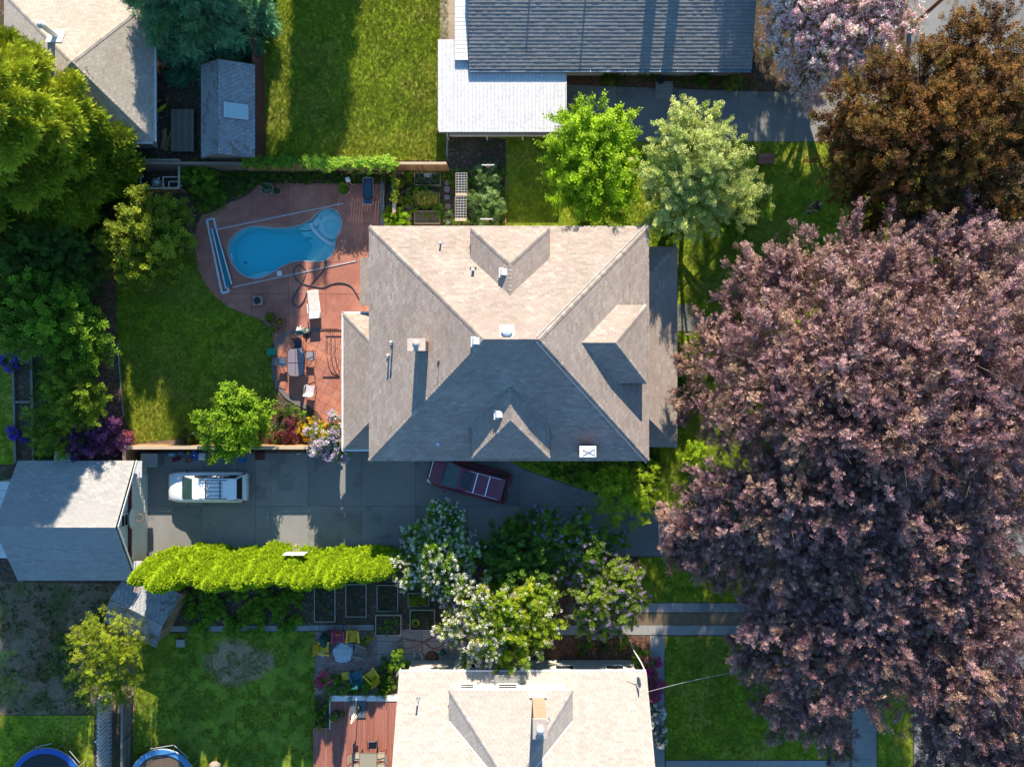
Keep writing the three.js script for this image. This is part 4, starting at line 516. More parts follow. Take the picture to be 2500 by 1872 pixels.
{ // dark roofed house
  const t = thing('dark_roof_house', 'long house with charcoal tiled low gable roof', 'house');
  const xa = -2.52, xb = 14.05, z0 = -18.4, zr = -25.2, z1 = -32, e = 2.45, r = 4.05, A = [xa, e, z0], B = [xb, e, z0], R0 = [xa, r, zr], R1 = [xb, r, zr], S0 = [xa, e, z1], S1 = [xb, e, z1];
  shingleRoof(t, 'roof', [[A, B, R1, R0], [S1, S0, R0, R1]], { set: 'charcoal', e: 0.2, w: 0.3, t: 0.045, even: false, caps: [[R0, R1, nrm(A, B, R1), nrm(S1, S0, R0)]] });
  part(t, 'wall', box(15.4, 2.4, 12.4, 5.7, 1.2, -25.2), M.cream); part(t, 'gutter', box(16.5, 0.12, 0.13, 5.76, 2.39, -18.31), surf(0.16, 0.22, 0.28));
  for (let i = 0; i < 8; i++) part(t, 'gutter_strap', box(0.03, 0.012, 0.16, 4.6 + i * 1.02, 2.462, -18.31), M.whiteMetal);
  for (const x of [4.5, 8.0, 12.5]) windowUnit(t, 1.2, 1.1, x, 1.5, -18.95);
  for (const [x, z] of [[8.3, -26.6], [9.6, -26.4]]) { const c = part(t, 'chimney', rbox(0.6, 3.4, 0.6, 0.02, x, 5.0, z), M.brick); part(c, 'chimney_cap', box(0.7, 0.08, 0.7, x, 6.73, z), M.galv); }
  vent(t, 'vent_pipe', 1.1, 3.65, -23.6, 0.05, 0.95); vent(t, 'vent_pipe', 4.3, 3.6, -23.3, 0.05, 1.1);
  part(t, 'side_roof', J(box(0.8, 0.05, 5, -2.95, 2.38, -21.5)), M.whiteMetal); const sr = t.children[t.children.length - 1]; for (let i = 0; i < 15; i++) part(sr, 'panel', rbox(0.76, 0.03, 0.2, 0.01, -2.95, 2.425, -19.05 - i * 0.225), M.white);
  const st = part(t, 'step', J(box(1.05, 0.18, 0.9, 9.35, 0.11, -18.0), box(1.05, 0.34, 0.45, 9.35, 0.17, -18.3)), M.path);
  const m = thing('doormat', 'dark patterned doormat lying on the walkway before the step', 'doormat', P(1450, 195, 0.03)); part(m, 'mat', rbox(0.72, 0.02, 0.4, 0.01, 0, 0.012, 0), surf(0.1, 0.09, 0.09)); for (let i = 0; i < 9; i++) part(m, 'stripe', box(0.035, 0.006, 0.34, -0.3 + i * 0.075, 0.026, 0), surf(0.28, 0.26, 0.25));
  const rb = thing('rain_barrel', 'black round barrel beside the house step', 'barrel', P(1425, 178)); part(rb, 'body', lathe([[0, 0], [0.2, 0], [0.24, 0.3], [0.22, 0.6], [0.2, 0.62], [0.18, 0.6], [0, 0.58]]), M.black);
}
{ // flat white metal patio cover
  const t = thing('patio_cover', 'white ribbed metal patio cover in an L shape', 'patio cover'), h = 2.2, f = (48 - h) / 1680, X = (u) => (u - 1106) * f, Z = (v) => (v - 828) * f;
  const n = 34, du = (1222 - 948) / n;
  for (let i = 0; i < n; i++) { const u = 948 + i * du, top = u < 1010 ? (u < 983 ? 85 : 90) : 149, w = du * f, z0 = Z(top), z1 = Z(282); part(t, 'roof_panel', J(box(w - 0.03, 0.03, z1 - z0, X(u) + w / 2, h, (z0 + z1) / 2), box(0.02, 0.062, z1 - z0, X(u) + 0.004, h + 0.015, (z0 + z1) / 2)), M.whiteMetal); }
  part(t, 'fascia', J(box(X(1222) - X(948), 0.14, 0.08, (X(1222) + X(948)) / 2, h - 0.04, Z(283.5)), box(0.05, 0.14, Z(281) - Z(86), X(947), h - 0.04, (Z(86) + Z(281)) / 2), box(0.05, 0.14, Z(281) - Z(150), X(1223), h - 0.04, (Z(150) + Z(281)) / 2)), M.whiteMetal);
  part(t, 'gutter', box(X(1222) - X(948), 0.1, 0.05, (X(1222) + X(948)) / 2, h - 0.03, Z(283.5) + 0.07), M.darkTrim);
  part(t, 'head_flashing', J(box(X(1221) - X(1013), 0.04, 0.2, (X(1221) + X(1013)) / 2, h + 0.06, Z(147))), M.white); for (let i = 0; i < 16; i++) part(t, 'closure_strip', box(0.26, 0.03, 0.05, X(1020) + i * 0.335, h + 0.03, Z(151.5)), M.galv);
  part(t, 'beam', J(box(X(1215) - X(970), 0.3, 0.1, (X(1215) + X(970)) / 2, h - 0.3, Z(288))), surf(0.5, 0.42, 0.34));
  for (const u of [962, 1050, 1130, 1212]) part(t, 'post', rbox(0.1, h - 0.1, 0.1, 0.01, X(u), (h - 0.1) / 2, Z(276)), M.white);
  const lf = thing('wire_fence', 'low wire fence linking patio cover and cedar fence', 'fence'); const a = P(968, 300), b = P(968, 347); for (let i = 0; i < 3; i++) part(lf, 'post', cyl(0.025, 0.025, 1.25, a.x, 0.62, a.z + i * (b.z - a.z) / 2, 8), M.galv); for (let i = 0; i < 4; i++) part(lf, 'rail', bar(V(a.x, 0.3 + i * 0.3, a.z), V(b.x, 0.3 + i * 0.3, b.z), 0.014), M.galv);
}
{ // house with pyramid roof, and its yard
  const t = thing('beige_house', 'beige hip roofed house behind the big cedar', 'house'), e = 3, Pk = [-24.3, 5.1, -17.76], a = [-29.4, e, -22.6], b = [-20.73, e, -22.3], c = [-20.73, e, -14], d = [-29.4, e, -14];
  shingleRoof(t, 'roof', [[b, a, Pk], [c, b, Pk], [d, c, Pk], [a, d, Pk]], { set: 'beige', w: 0.24, e: 0.14, t: 0.014, even: true, caps: [[a, Pk, nrm(b, a, Pk), nrm(a, d, Pk)], [b, Pk, nrm(b, a, Pk), nrm(c, b, Pk)], [c, Pk, nrm(c, b, Pk), nrm(d, c, Pk)], [d, Pk, nrm(d, c, Pk), nrm(a, d, Pk)]] });
  part(t, 'wall', box(7.1, 2.95, 7.6, -25.45, 1.48, -18.3), M.cream); part(t, 'gutter', J(box(0.1, 0.1, 8.3, -20.67, 2.94, -18.15), box(8.6, 0.1, 0.1, -25.1, 2.94, -13.94)), M.whiteMetal);
  const v = part(t, 'flue_stack', J(cyl(0.16, 0.16, 1.5, -25.6, 5.0, -19.5, 16), cyl(0.24, 0.06, 0.14, -25.6, 5.85, -19.5, 16)), M.whiteMetal); part(v, 'flashing', at(box(0.9, 0.03, 0.9), -25.6, 4.42, -19.45, -0.42), M.white); windowUnit(t, 1.2, 1.1, -21.86, 1.7, -17, Math.PI / 2); part(t, 'downpipe', pipe([[-20.7, 2.9, -16.6], [-21.3, 2.6, -16.5], [-21.82, 2.3, -16.5], [-21.82, 0.1, -16.5]], 0.04), M.whiteMetal);
}
function gableShed(name, label, pos, turn, o) { // local: ridge along z
  const t = thing(name, label, 'shed', pos, turn), { hw, hl, e, r, set = 'weathered', off = 0 } = o, A = [-hw, e, -hl], B = [-hw, e, hl], Cc = [hw, e, hl], D = [hw, e, -hl], R0 = [off, r, -hl], R1 = [off, r, hl];
  shingleRoof(t, 'roof', [[A, B, R1, R0], [Cc, D, R0, R1]], { set, w: 0.26, e: 0.16, t: 0.022, gap: 0.02, even: true, solo: 260, deckMat: M.black });
  part(t, 'wall', J(box(0.08, e, 2 * hl - 0.3, -hw + 0.2, e / 2, 0), box(0.08, e, 2 * hl - 0.3, hw - 0.2, e / 2, 0), plate([[-hw + 0.2, 0, hl - 0.15], [hw - 0.2, 0, hl - 0.15], [hw - 0.2, e, hl - 0.15], [off, r - 0.12, hl - 0.15], [-hw + 0.2, e, hl - 0.15]], 0.08), plate([[-hw + 0.2, 0, -hl + 0.15], [-hw + 0.2, e, -hl + 0.15], [off, r - 0.12, -hl + 0.15], [hw - 0.2, e, -hl + 0.15], [hw - 0.2, 0, -hl + 0.15]], 0.08)), o.wall ?? M.fenceGrey[0]);
  for (const s of [-1, 1]) part(t, 'barge_board', J(beam(V(-hw, e - 0.06, s * (hl + 0.02)), V(off, r - 0.06, s * (hl + 0.02)), 0.03, 0.13), beam(V(hw, e - 0.06, s * (hl + 0.02)), V(off, r - 0.06, s * (hl + 0.02)), 0.03, 0.13)), o.trim ?? M.fenceGrey[1]);
  return t;
}
{
  const c = P(487, 235, 2.6), s = gableShed('garden_shed', 'weathered grey shingle shed with a translucent skylight on its roof', [c.x, 0, c.z], 0, { hw: 1.58, hl: 2.72, e: 2.2, r: 3.0, off: -0.3 });
  const sk = part(s, 'skylight', at(J(box(1.35, 0.06, 0.06, 0, 0.06, 0.41), box(1.35, 0.06, 0.06, 0, 0.06, -0.41), box(0.06, 0.06, 0.76, -0.65, 0.06, 0), box(0.06, 0.06, 0.76, 0.65, 0.06, 0)), 0.62, 2.64, 0.15, 0, 0, -0.4), M.whiteMetal); part(sk, 'pane', at(box(1.28, 0.03, 0.8, 0, 0.05, 0), 0.62, 2.64, 0.15, 0, 0, -0.4), std({ color: rgb(0.34, 0.5, 0.52), roughness: 0.25 }));
  const d = thing('plank_platform', 'low grey plank platform beside the skylight shed', 'platform', P(401, 287)); for (let i = 0; i < 7; i++) part(d, 'plank', rbox(0.19, 0.04, 2.6, 0.008, -0.6 + i * 0.2, 0.5, 0), M.fenceGrey[i % 2]); part(d, 'frame', J(box(1.36, 0.44, 0.06, 0, 0.24, 1.2), box(1.36, 0.44, 0.06, 0, 0.24, -1.2), box(1.36, 0.06, 0.06, 0, 0.44, 0)), M.fenceGrey[1]);
  const c2 = P(300, 1318, 2.2), s2 = gableShed('garden_shed', 'slanted little shingle shed with open tan eaves by the golden hedge', [c2.x, 0, c2.z], -0.46 + Math.PI / 2, { hw: 1.75, hl: 1.7, e: 1.75, r: 2.55, wall: M.fence[0], trim: surf(0.32, 0.25, 0.2) });
  for (let i = 0; i < 7; i++) part(s2, 'plank', rbox(0.4, 1.6, 0.03, 0.006, -1.3 + i * 0.43, 0.85, 1.62), M.fence[i % 3]);
  const pl = thing('playhouse', 'small grey roofed playhouse half hidden under the cedar', 'playhouse', P(163, 470), 0.7); part(pl, 'roof', J(plate([[-0.9, 1.5, -0.8], [-0.9, 1.5, 0.8], [0, 2.0, 0.8], [0, 2.0, -0.8]], 0.06), plate([[0.9, 1.5, 0.8], [0.9, 1.5, -0.8], [0, 2.0, -0.8], [0, 2.0, 0.8]], 0.06)), surf(0.3, 0.33, 0.37)); part(pl, 'wall', box(1.5, 1.5, 1.3, 0, 0.75, 0), M.fenceGrey[1]); part(pl, 'fascia', J(box(0.04, 0.14, 1.66, 0.92, 1.45, 0), box(0.04, 0.14, 1.66, -0.92, 1.45, 0)), M.deck[0]);
  const gr = thing('metal_roof_hut', 'small hut with pale ribbed roof at the edge of the dark trees', 'shed', P(4, 575)); for (let i = 0; i < 7; i++) part(gr, 'roof_panel', at(box(1.3, 0.03, 0.2), 0, 1.9, -0.62 + i * 0.21, 0, 0, -0.15), M.whiteMetal); part(gr, 'wall', box(1.1, 1.8, 1.3, 0, 0.9, 0), M.fenceGrey[1]);
}
// ---------- vehicles ----------
function loft(st, n = 20) { // st: [x, halfWidth, yBottom, yTop, exponent]
  const q = [], ring = st.map(([x, w, a, b, ex = 4]) => { const r = []; for (let k = 0; k < n; k++) { const t = k / n * 6.28318 + 0.157, c = Math.cos(t), s = Math.sin(t), f = (v) => Math.sign(v) * Math.pow(Math.abs(v), 2 / ex); r.push(V(x, (a + b) / 2 + f(s) * (b - a) / 2, f(c) * w)); } return r; });
  for (let i = 0; i + 1 < ring.length; i++) for (let k = 0; k < n; k++) { const a = ring[i][k], b = ring[i][(k + 1) % n], c = ring[i + 1][(k + 1) % n], d = ring[i + 1][k]; for (const p of [a, b, c, a, c, d]) q.push(p.x, p.y, p.z); }
  for (const [r, s] of [[ring[0], 1], [ring[ring.length - 1], -1]]) { const m = V(0, 0, 0); r.forEach((p) => m.addScaledVector(p, 1 / n)); r.forEach((p, k) => { const o = r[(k + 1) % n], l = s > 0 ? [m, o, p] : [m, p, o]; for (const v of l) q.push(v.x, v.y, v.z); }); }
  let g = new THREE.BufferGeometry(); g.setAttribute('position', new THREE.Float32BufferAttribute(q, 3)); g.deleteAttribute('uv'); g = smoothN(g); return uvBox(g);
}
function smoothN(g) { g.computeVertexNormals(); const p = g.attributes.position, n = g.attributes.normal, m = new Map(), key = (i) => Math.round(p.getX(i) * 500) + ',' + Math.round(p.getY(i) * 500) + ',' + Math.round(p.getZ(i) * 500); const N = [...Array(p.count)].map((_, i) => V(n.getX(i), n.getY(i), n.getZ(i))); for (let i = 0; i < p.count; i++) { const k = key(i); (m.get(k) ?? m.set(k, []).get(k)).push(i); } for (const l of m.values()) for (const i of l) { const s = V(0, 0, 0); for (const j of l) if (N[i].dot(N[j]) > 0.5) s.add(N[j]); s.normalize(); n.setXYZ(i, s.x, s.y, s.z); } return g; }
function vehicle(name, label, pos, turn, o) {
  const t = thing(name, label, o.cat, pos, turn), { L, paint, body, belt, roof, glass } = o, X = (x) => x - L / 2;
  const shell = part(t, 'body', loft(body.map(([x, ...r]) => [X(x), ...r])), paint);
  // cabin: ring at the belt line and ring at the roof line
  const [bx0, bx1, bw, by] = belt, [rx0, rx1, rw, ry] = roof;
  const c = { a: [X(bx0), by - 0.1, -bw * 0.86], b: [X(bx0), by - 0.1, bw * 0.86], d: [X(bx1), by - 0.1, -bw * 0.94], e: [X(bx1), by - 0.1, bw * 0.94], A: [X(rx0), ry, -rw], B: [X(rx0), ry, rw], D: [X(rx1), ry, -rw * 0.98], E: [X(rx1), ry, rw * 0.98], m: [X((bx0 + 2 * bx1) / 3), by - 0.1, bw], n: [X((bx0 + 2 * bx1) / 3), by - 0.1, -bw] };
  const cab = part(t, 'cabin', J(plate([c.b, c.a, c.A, c.B].reverse(), 0.03), plate([c.d, c.e, c.E, c.D].reverse(), 0.03), plate([c.a, c.d, c.D, c.A].reverse(), 0.03), plate([c.e, c.b, c.B, c.E].reverse(), 0.03)), paint);
  part(t, 'roof', loft([[X(rx0) - 0.06, rw * 0.92, ry - 0.07, ry + 0.0, 5], [X(rx0) + 0.12, rw * 1.02, ry - 0.07, ry + 0.035, 5], [X((rx0 + rx1) / 2), rw * 1.04, ry - 0.08, ry + 0.06, 4], [X(rx1) - 0.15, rw * 1.02, ry - 0.07, ry + 0.045, 5], [X(rx1) + 0.05, rw * 0.95, ry - 0.07, ry + 0.01, 5]], 28), paint);
  const on = (q, u0, u1, v0, v1, w0 = u0, w1 = u1) => { const Q = q.map((p) => V(...p)), at2 = (u, v) => Q[0].clone().lerp(Q[1], u).lerp(Q[3].clone().lerp(Q[2], u), v), n = normalOf(Q), l = [at2(u0, v0), at2(u1, v0), at2(w1, v1), at2(w0, v1)]; const s = n.dot(l[0].clone().sub(V(0, 0.8, 0))) > 0 ? 1 : -1; return plate(l.map((p) => p.addScaledVector(n, s * 0.012).toArray()), 0.008 * s); };
  const ws = part(t, 'windscreen', on([c.a, c.b, c.B, c.A], 0.03, 0.97, 0.12, 0.95), glass); part(ws, 'wiper', at(J(box(0.02, 0.02, 0.6, 0, 0, 0.3), box(0.02, 0.02, 0.55, 0, 0, -0.34)), X(bx0) + 0.1, by + 0.04, 0), M.black);
  part(t, 'rear_window', on([c.d, c.e, c.E, c.D], 0.06, 0.94, 0.25, 0.93), o.tint ?? M.glass);
  for (const [q, k] of [[[c.a, c.d, c.D, c.A], -1], [[c.b, c.e, c.E, c.B], 1]]) for (const [u0, u1, w0, w1] of o.windows) part(t, 'side_window', on(q, u0, u1, 0.28, 0.9, w0, w1), o.tint ?? M.glass);
  for (const s of [-1, 1]) { part(t, 'mirror', rbox(0.12, 0.14, 0.2, 0.04, X(bx0) + 0.42, by + 0.08, s * (bw + 0.14)), o.mirror ?? paint); for (const wx of o.axles) { const w = part(t, 'wheel', cyl(0.19, 0.19, 0.2, X(wx), 0.33, s * (o.halfW - 0.11), 16, Math.PI / 2), M.steel); part(w, 'tyre', at(uvBox(new THREE.TorusGeometry(0.255, 0.085, 10, 28)), X(wx), 0.34, s * (o.halfW - 0.12)), M.black); }
    part(t, 'headlight', loft([[X(0.06), 0.1, 0.6, 0.7], [X(0.3), 0.13, 0.64, 0.8], [X(0.55), 0.05, 0.72, 0.86]], 12).translate(0, 0, s * (o.halfW - 0.24)), o.lampMat); part(t, 'tail_light', rbox(0.1, 0.5, 0.1, 0.03, X(L - 0.12), 0.95, s * (o.halfW - 0.1)), surf(0.4, 0.02, 0.02, { roughness: 0.2 })); }
  part(t, 'bumper', J(rbox(0.22, 0.2, o.halfW * 1.8, 0.08, X(L - 0.06), 0.5, 0)), o.bumper ?? paint); part(t, 'number_plate', rbox(0.02, 0.13, 0.32, 0.005, X(L + 0.03), 0.72, 0), M.white);
  return { t, X };
}
const paint = (r, g, b, o) => new THREE.MeshPhysicalMaterial({ color: rgb(r, g, b), roughness: 0.38, clearcoat: 0.8, clearcoatRoughness: 0.08, side: THREE.DoubleSide, ...o });
{
  const white = paint(0.74, 0.75, 0.77), { t, X } = vehicle('parked_suv', 'white sport utility vehicle with black roof rack parked by the garage', P(447, 1052, 0.8).setY(0.02), 0, { cat: 'car', L: 4.85, paint: white, halfW: 0.93, mirror: M.black, lampMat: std({ color: rgb(0.6, 0.6, 0.62), roughness: 0.2 }), bumper: surf(0.32, 0.36, 0.4), axles: [0.95, 3.85],
    glass: new THREE.MeshPhysicalMaterial({ color: rgb(0.03, 0.075, 0.07), roughness: 0.05, side: THREE.DoubleSide }), body: [[0, 0.55, 0.42, 0.6], [0.07, 0.74, 0.32, 0.76], [0.25, 0.86, 0.28, 0.88], [0.6, 0.915, 0.27, 0.97], [1.1, 0.93, 0.26, 1.03, 5], [2.5, 0.935, 0.26, 1.06, 5], [4.2, 0.93, 0.26, 1.08, 5], [4.6, 0.91, 0.28, 1.08], [4.78, 0.86, 0.34, 1.02], [4.85, 0.78, 0.42, 0.86]], belt: [0.95, 4.74, 0.88, 1.08], roof: [1.95, 4.48, 0.63, 1.72], windows: [[0.17, 0.4, 0.06, 0.36], [0.43, 0.66, 0.4, 0.66], [0.69, 0.95, 0.7, 0.96]] });
  for (const s of [-1, 1]) { const r = part(t, 'roof_rail', J(bar(V(X(2.35), 1.84, s * 0.55), V(X(4.0), 1.84, s * 0.55), 0.02), box(0.06, 0.08, 0.04, X(2.4), 1.8, s * 0.55), box(0.06, 0.08, 0.04, X(3.95), 1.8, s * 0.55)), M.blackMetal); }
  for (const x of [2.75, 3.6]) part(t, 'crossbar', box(0.05, 0.03, 1.12, X(x), 1.86, 0), M.blackMetal); for (let i = 0; i < 4; i++) part(t, 'rack_slat', box(1.05, 0.02, 0.03, X(3.2), 1.83, -0.36 + i * 0.24), M.blackMetal);
}
{
  const maroon = paint(0.17, 0.02, 0.05, { clearcoat: 0.35, roughness: 0.5 }), { t, X } = vehicle('parked_minivan', 'maroon minivan with sunroof and chrome roof rails parked beneath the eave', P(1013, 1034, 0.8).setY(0.02), -0.262, { cat: 'car', L: 5.0, paint: maroon, halfW: 0.98, lampMat: std({ color: rgb(0.65, 0.67, 0.7), roughness: 0.15 }), axles: [0.95, 3.95], bumper: paint(0.07, 0.012, 0.02),
    glass: new THREE.MeshPhysicalMaterial({ color: rgb(0.02, 0.06, 0.075), roughness: 0.04, side: THREE.DoubleSide }), body: [[0, 0.5, 0.4, 0.58], [0.08, 0.72, 0.3, 0.74], [0.28, 0.88, 0.26, 0.88], [0.6, 0.95, 0.25, 0.97], [1.0, 0.975, 0.24, 1.04, 5], [2.5, 0.985, 0.24, 1.07, 5], [4.4, 0.975, 0.24, 1.09, 5], [4.8, 0.94, 0.27, 1.08], [4.94, 0.88, 0.34, 1.0], [5.0, 0.8, 0.42, 0.85]], belt: [0.85, 4.88, 0.92, 1.09], roof: [1.95, 4.6, 0.67, 1.76], windows: [[0.18, 0.42, 0.05, 0.37], [0.45, 0.68, 0.41, 0.67], [0.71, 0.95, 0.7, 0.95]] });
  part(t, 'sunroof', loft([[X(2.08), 0.44, 1.79, 1.825, 6], [X(2.4), 0.5, 1.79, 1.84, 6], [X(2.72), 0.48, 1.79, 1.838, 6]], 20), M.glass);
  const chrome = std({ color: rgb(0.7, 0.72, 0.75), metalness: 0.9, roughness: 0.22 }); for (const s of [-1, 1]) part(t, 'roof_rail', J(bar(V(X(2.5), 1.88, s * 0.6), V(X(4.4), 1.88, s * 0.6), 0.022), box(0.07, 0.1, 0.04, X(2.55), 1.83, s * 0.6), box(0.07, 0.1, 0.04, X(4.35), 1.83, s * 0.6)), chrome);
  for (const x of [2.95, 3.7]) part(t, 'crossbar', box(0.06, 0.025, 1.2, X(x), 1.9, 0), chrome); for (let i = 0; i < 5; i++) part(t, 'roof_rib', box(1.5, 0.012, 0.025, X(3.6), 1.825, -0.36 + i * 0.18), maroon);
  part(t, 'grille', rbox(0.06, 0.12, 0.9, 0.02, X(0.02), 0.52, 0), M.blackMetal); part(t, 'hood_trim', J(box(0.04, 0.02, 1.1, X(0.13), 0.8, 0)), chrome);
}
// ---------- fences ----------
function boardFence(name, label, a, b, o = {}) {
  const A = P(...a), B = P(...b), t = thing(name, label, 'fence', A, 0, o.group), d = B.clone().sub(A), Lg = d.length(), h = o.h ?? 1.8, w = o.w ?? 0.14, p = o.pitch ?? 0.16, mats = o.mats ?? M.fence; t.rotation.y = -Math.atan2(d.z, d.x);
  const geos = [0, 1, 2].map((k) => rbox(w, h - 0.06 + k * 0.012, 0.022, 0.004)); for (let x = p / 2; x < Lg; x += p) { const m = part(t, 'board', pick(geos), pick(mats)); m.position.set(x, h / 2 + 0.02, (o.side ?? 1) * 0.045); }
  for (const y of [0.35, h - 0.3]) part(t, 'rail', box(Lg, 0.09, 0.045, Lg / 2, y, 0), mats[0]); for (let x = 0; x <= Lg + 0.1; x += 2.4) part(t, 'post', rbox(0.1, h, 0.1, 0.01, Math.min(x, Lg), h / 2, -(o.side ?? 1) * 0.06), mats[0]);
  if (o.cap !== false) for (let x = 0; x < Lg; x += 2.4) { const l = Math.min(2.4, Lg - x); part(t, 'cap_board', rbox(l - 0.01, 0.035, o.capW ?? 0.15, 0.006, x + l / 2, h + 0.04, 0), o.capMat ?? M.fenceTop); }
  return t;
}
boardFence('cedar_fence', 'cedar board fence with pale cap under the grape vine', [545, 371], [970, 371], { h: 1.85, pitch: 0.165, w: 0.155 });
boardFence('cedar_fence', 'grey brown board fence behind the skylight shed and pool enclosure', [300, 369], [543, 370], { h: 1.75, mats: M.fenceGrey, capMat: M.fenceGrey[0], pitch: 0.18 });
boardFence('cedar_fence', 'tan board fence with wide cap along the driveway', [296, 961], [742, 961], { h: 1.9, capW: 0.2, side: -1, pitch: 0.144, w: 0.1435 });
boardFence('cedar_fence', 'short tan return fence beside the grey storage bin', [299, 963], [299, 1000], { h: 1.75, capW: 0.2, side: -1 });
boardFence('red_board_fence', 'dark red board fence leaning beside the skylight shed', [568, 110], [572, 360], { h: 1.8, mats: M.redFence, capMat: M.redFence[0], side: -1 });
boardFence('cedar_fence', 'short tan fence dividing the terrace from the vegetable garden', [858, 378], [858, 470], { h: 1.3, capW: 0.2, mats: M.fenceGrey });
boardFence('white_picket_fence', 'white board picket fence with open gaps near the trampolines', [240, 1490], [240, 1720], { h: 1.75, pitch: 0.24, w: 0.15, mats: [M.white], cap: false, side: -1 });
boardFence('grey_fence', 'weathered brown rail fence beside the bare lawn', [285, 1500], [283, 1720], { h: 1.2, mats: M.fenceGrey, capMat: M.fenceGrey[0], w: 0.12 });
boardFence('picket_gate', 'weathered wooden picket fence across the side yard beside the house', [718, 985], [742, 985], { h: 1.7, pitch: 0.2, w: 0.06, mats: M.fenceGrey, cap: false });
{ // pool equipment enclosure
  const A = P(302, 358), t = thing('equipment_enclosure', 'open timber enclosure of slanting slats around pool pipework', 'enclosure', A), W = 2.95, D = 1.7, h = 1.25;
  for (const [x, z] of [[0, 0], [W, 0], [0, D], [W, D]]) part(t, 'post', rbox(0.1, h, 0.1, 0.01, x, h / 2, z), M.fenceGrey[0]);
  for (const [x, z, w, d] of [[W / 2, 0, W, 0.12], [W / 2, D, W, 0.12], [W, D / 2, 0.12, D], [0, D / 2, 0.12, D]]) part(t, 'cap_board', rbox(w, 0.04, d, 0.006, x, h + 0.02, z), M.fenceTop);
  for (let i = 0; i < 15; i++) for (const z of [0, D]) part(t, 'slat', rbox(0.1, h - 0.05, 0.02, 0.004, 0.12 + i * 0.19, h / 2, z - 0.04), M.fence[(i + (z ? 1 : 0)) % 3]);
  const e = thing('pool_pump', 'pool pump with white plastic pipework inside the enclosure', 'pump', [A.x + 1.4, 0, A.z + 1.1]); part(e, 'pump_body', J(cyl(0.14, 0.14, 0.5, -0.5, 0.25, 0, 14, 0, 0, Math.PI / 2), cyl(0.18, 0.18, 0.4, -0.9, 0.25, 0, 14)), M.black); part(e, 'filter_tank', lathe([[0, 0], [0.26, 0], [0.28, 0.1], [0.28, 0.7], [0.2, 0.86], [0, 0.92]], -0.1, 0, 0.1), M.galv);
  for (const pts of [[[0.3, 0.3, 0.3], [0.3, 0.62, 0.3], [0.3, 0.62, -0.25], [1.4, 0.62, -0.25]], [[0.6, 0.2, 0.35], [0.6, 0.5, 0.3], [0.6, 0.5, 0], [1.4, 0.5, 0]], [[0.4, 0.4, 0.4], [0.9, 0.4, 0.38], [1.4, 0.4, 0.2]], [[-1.1, 0.4, 0.4], [-1.1, 0.6, -0.2], [-0.9, 0.6, -0.3]], [[-0.6, 0.45, 0.4], [-0.2, 0.8, 0.3], [0.1, 0.7, -0.2]]]) part(e, 'pipe', J(pts.slice(1).map((p, i) => bar(V(...pts[i]), V(...p), 0.035, 8))), M.white);
}
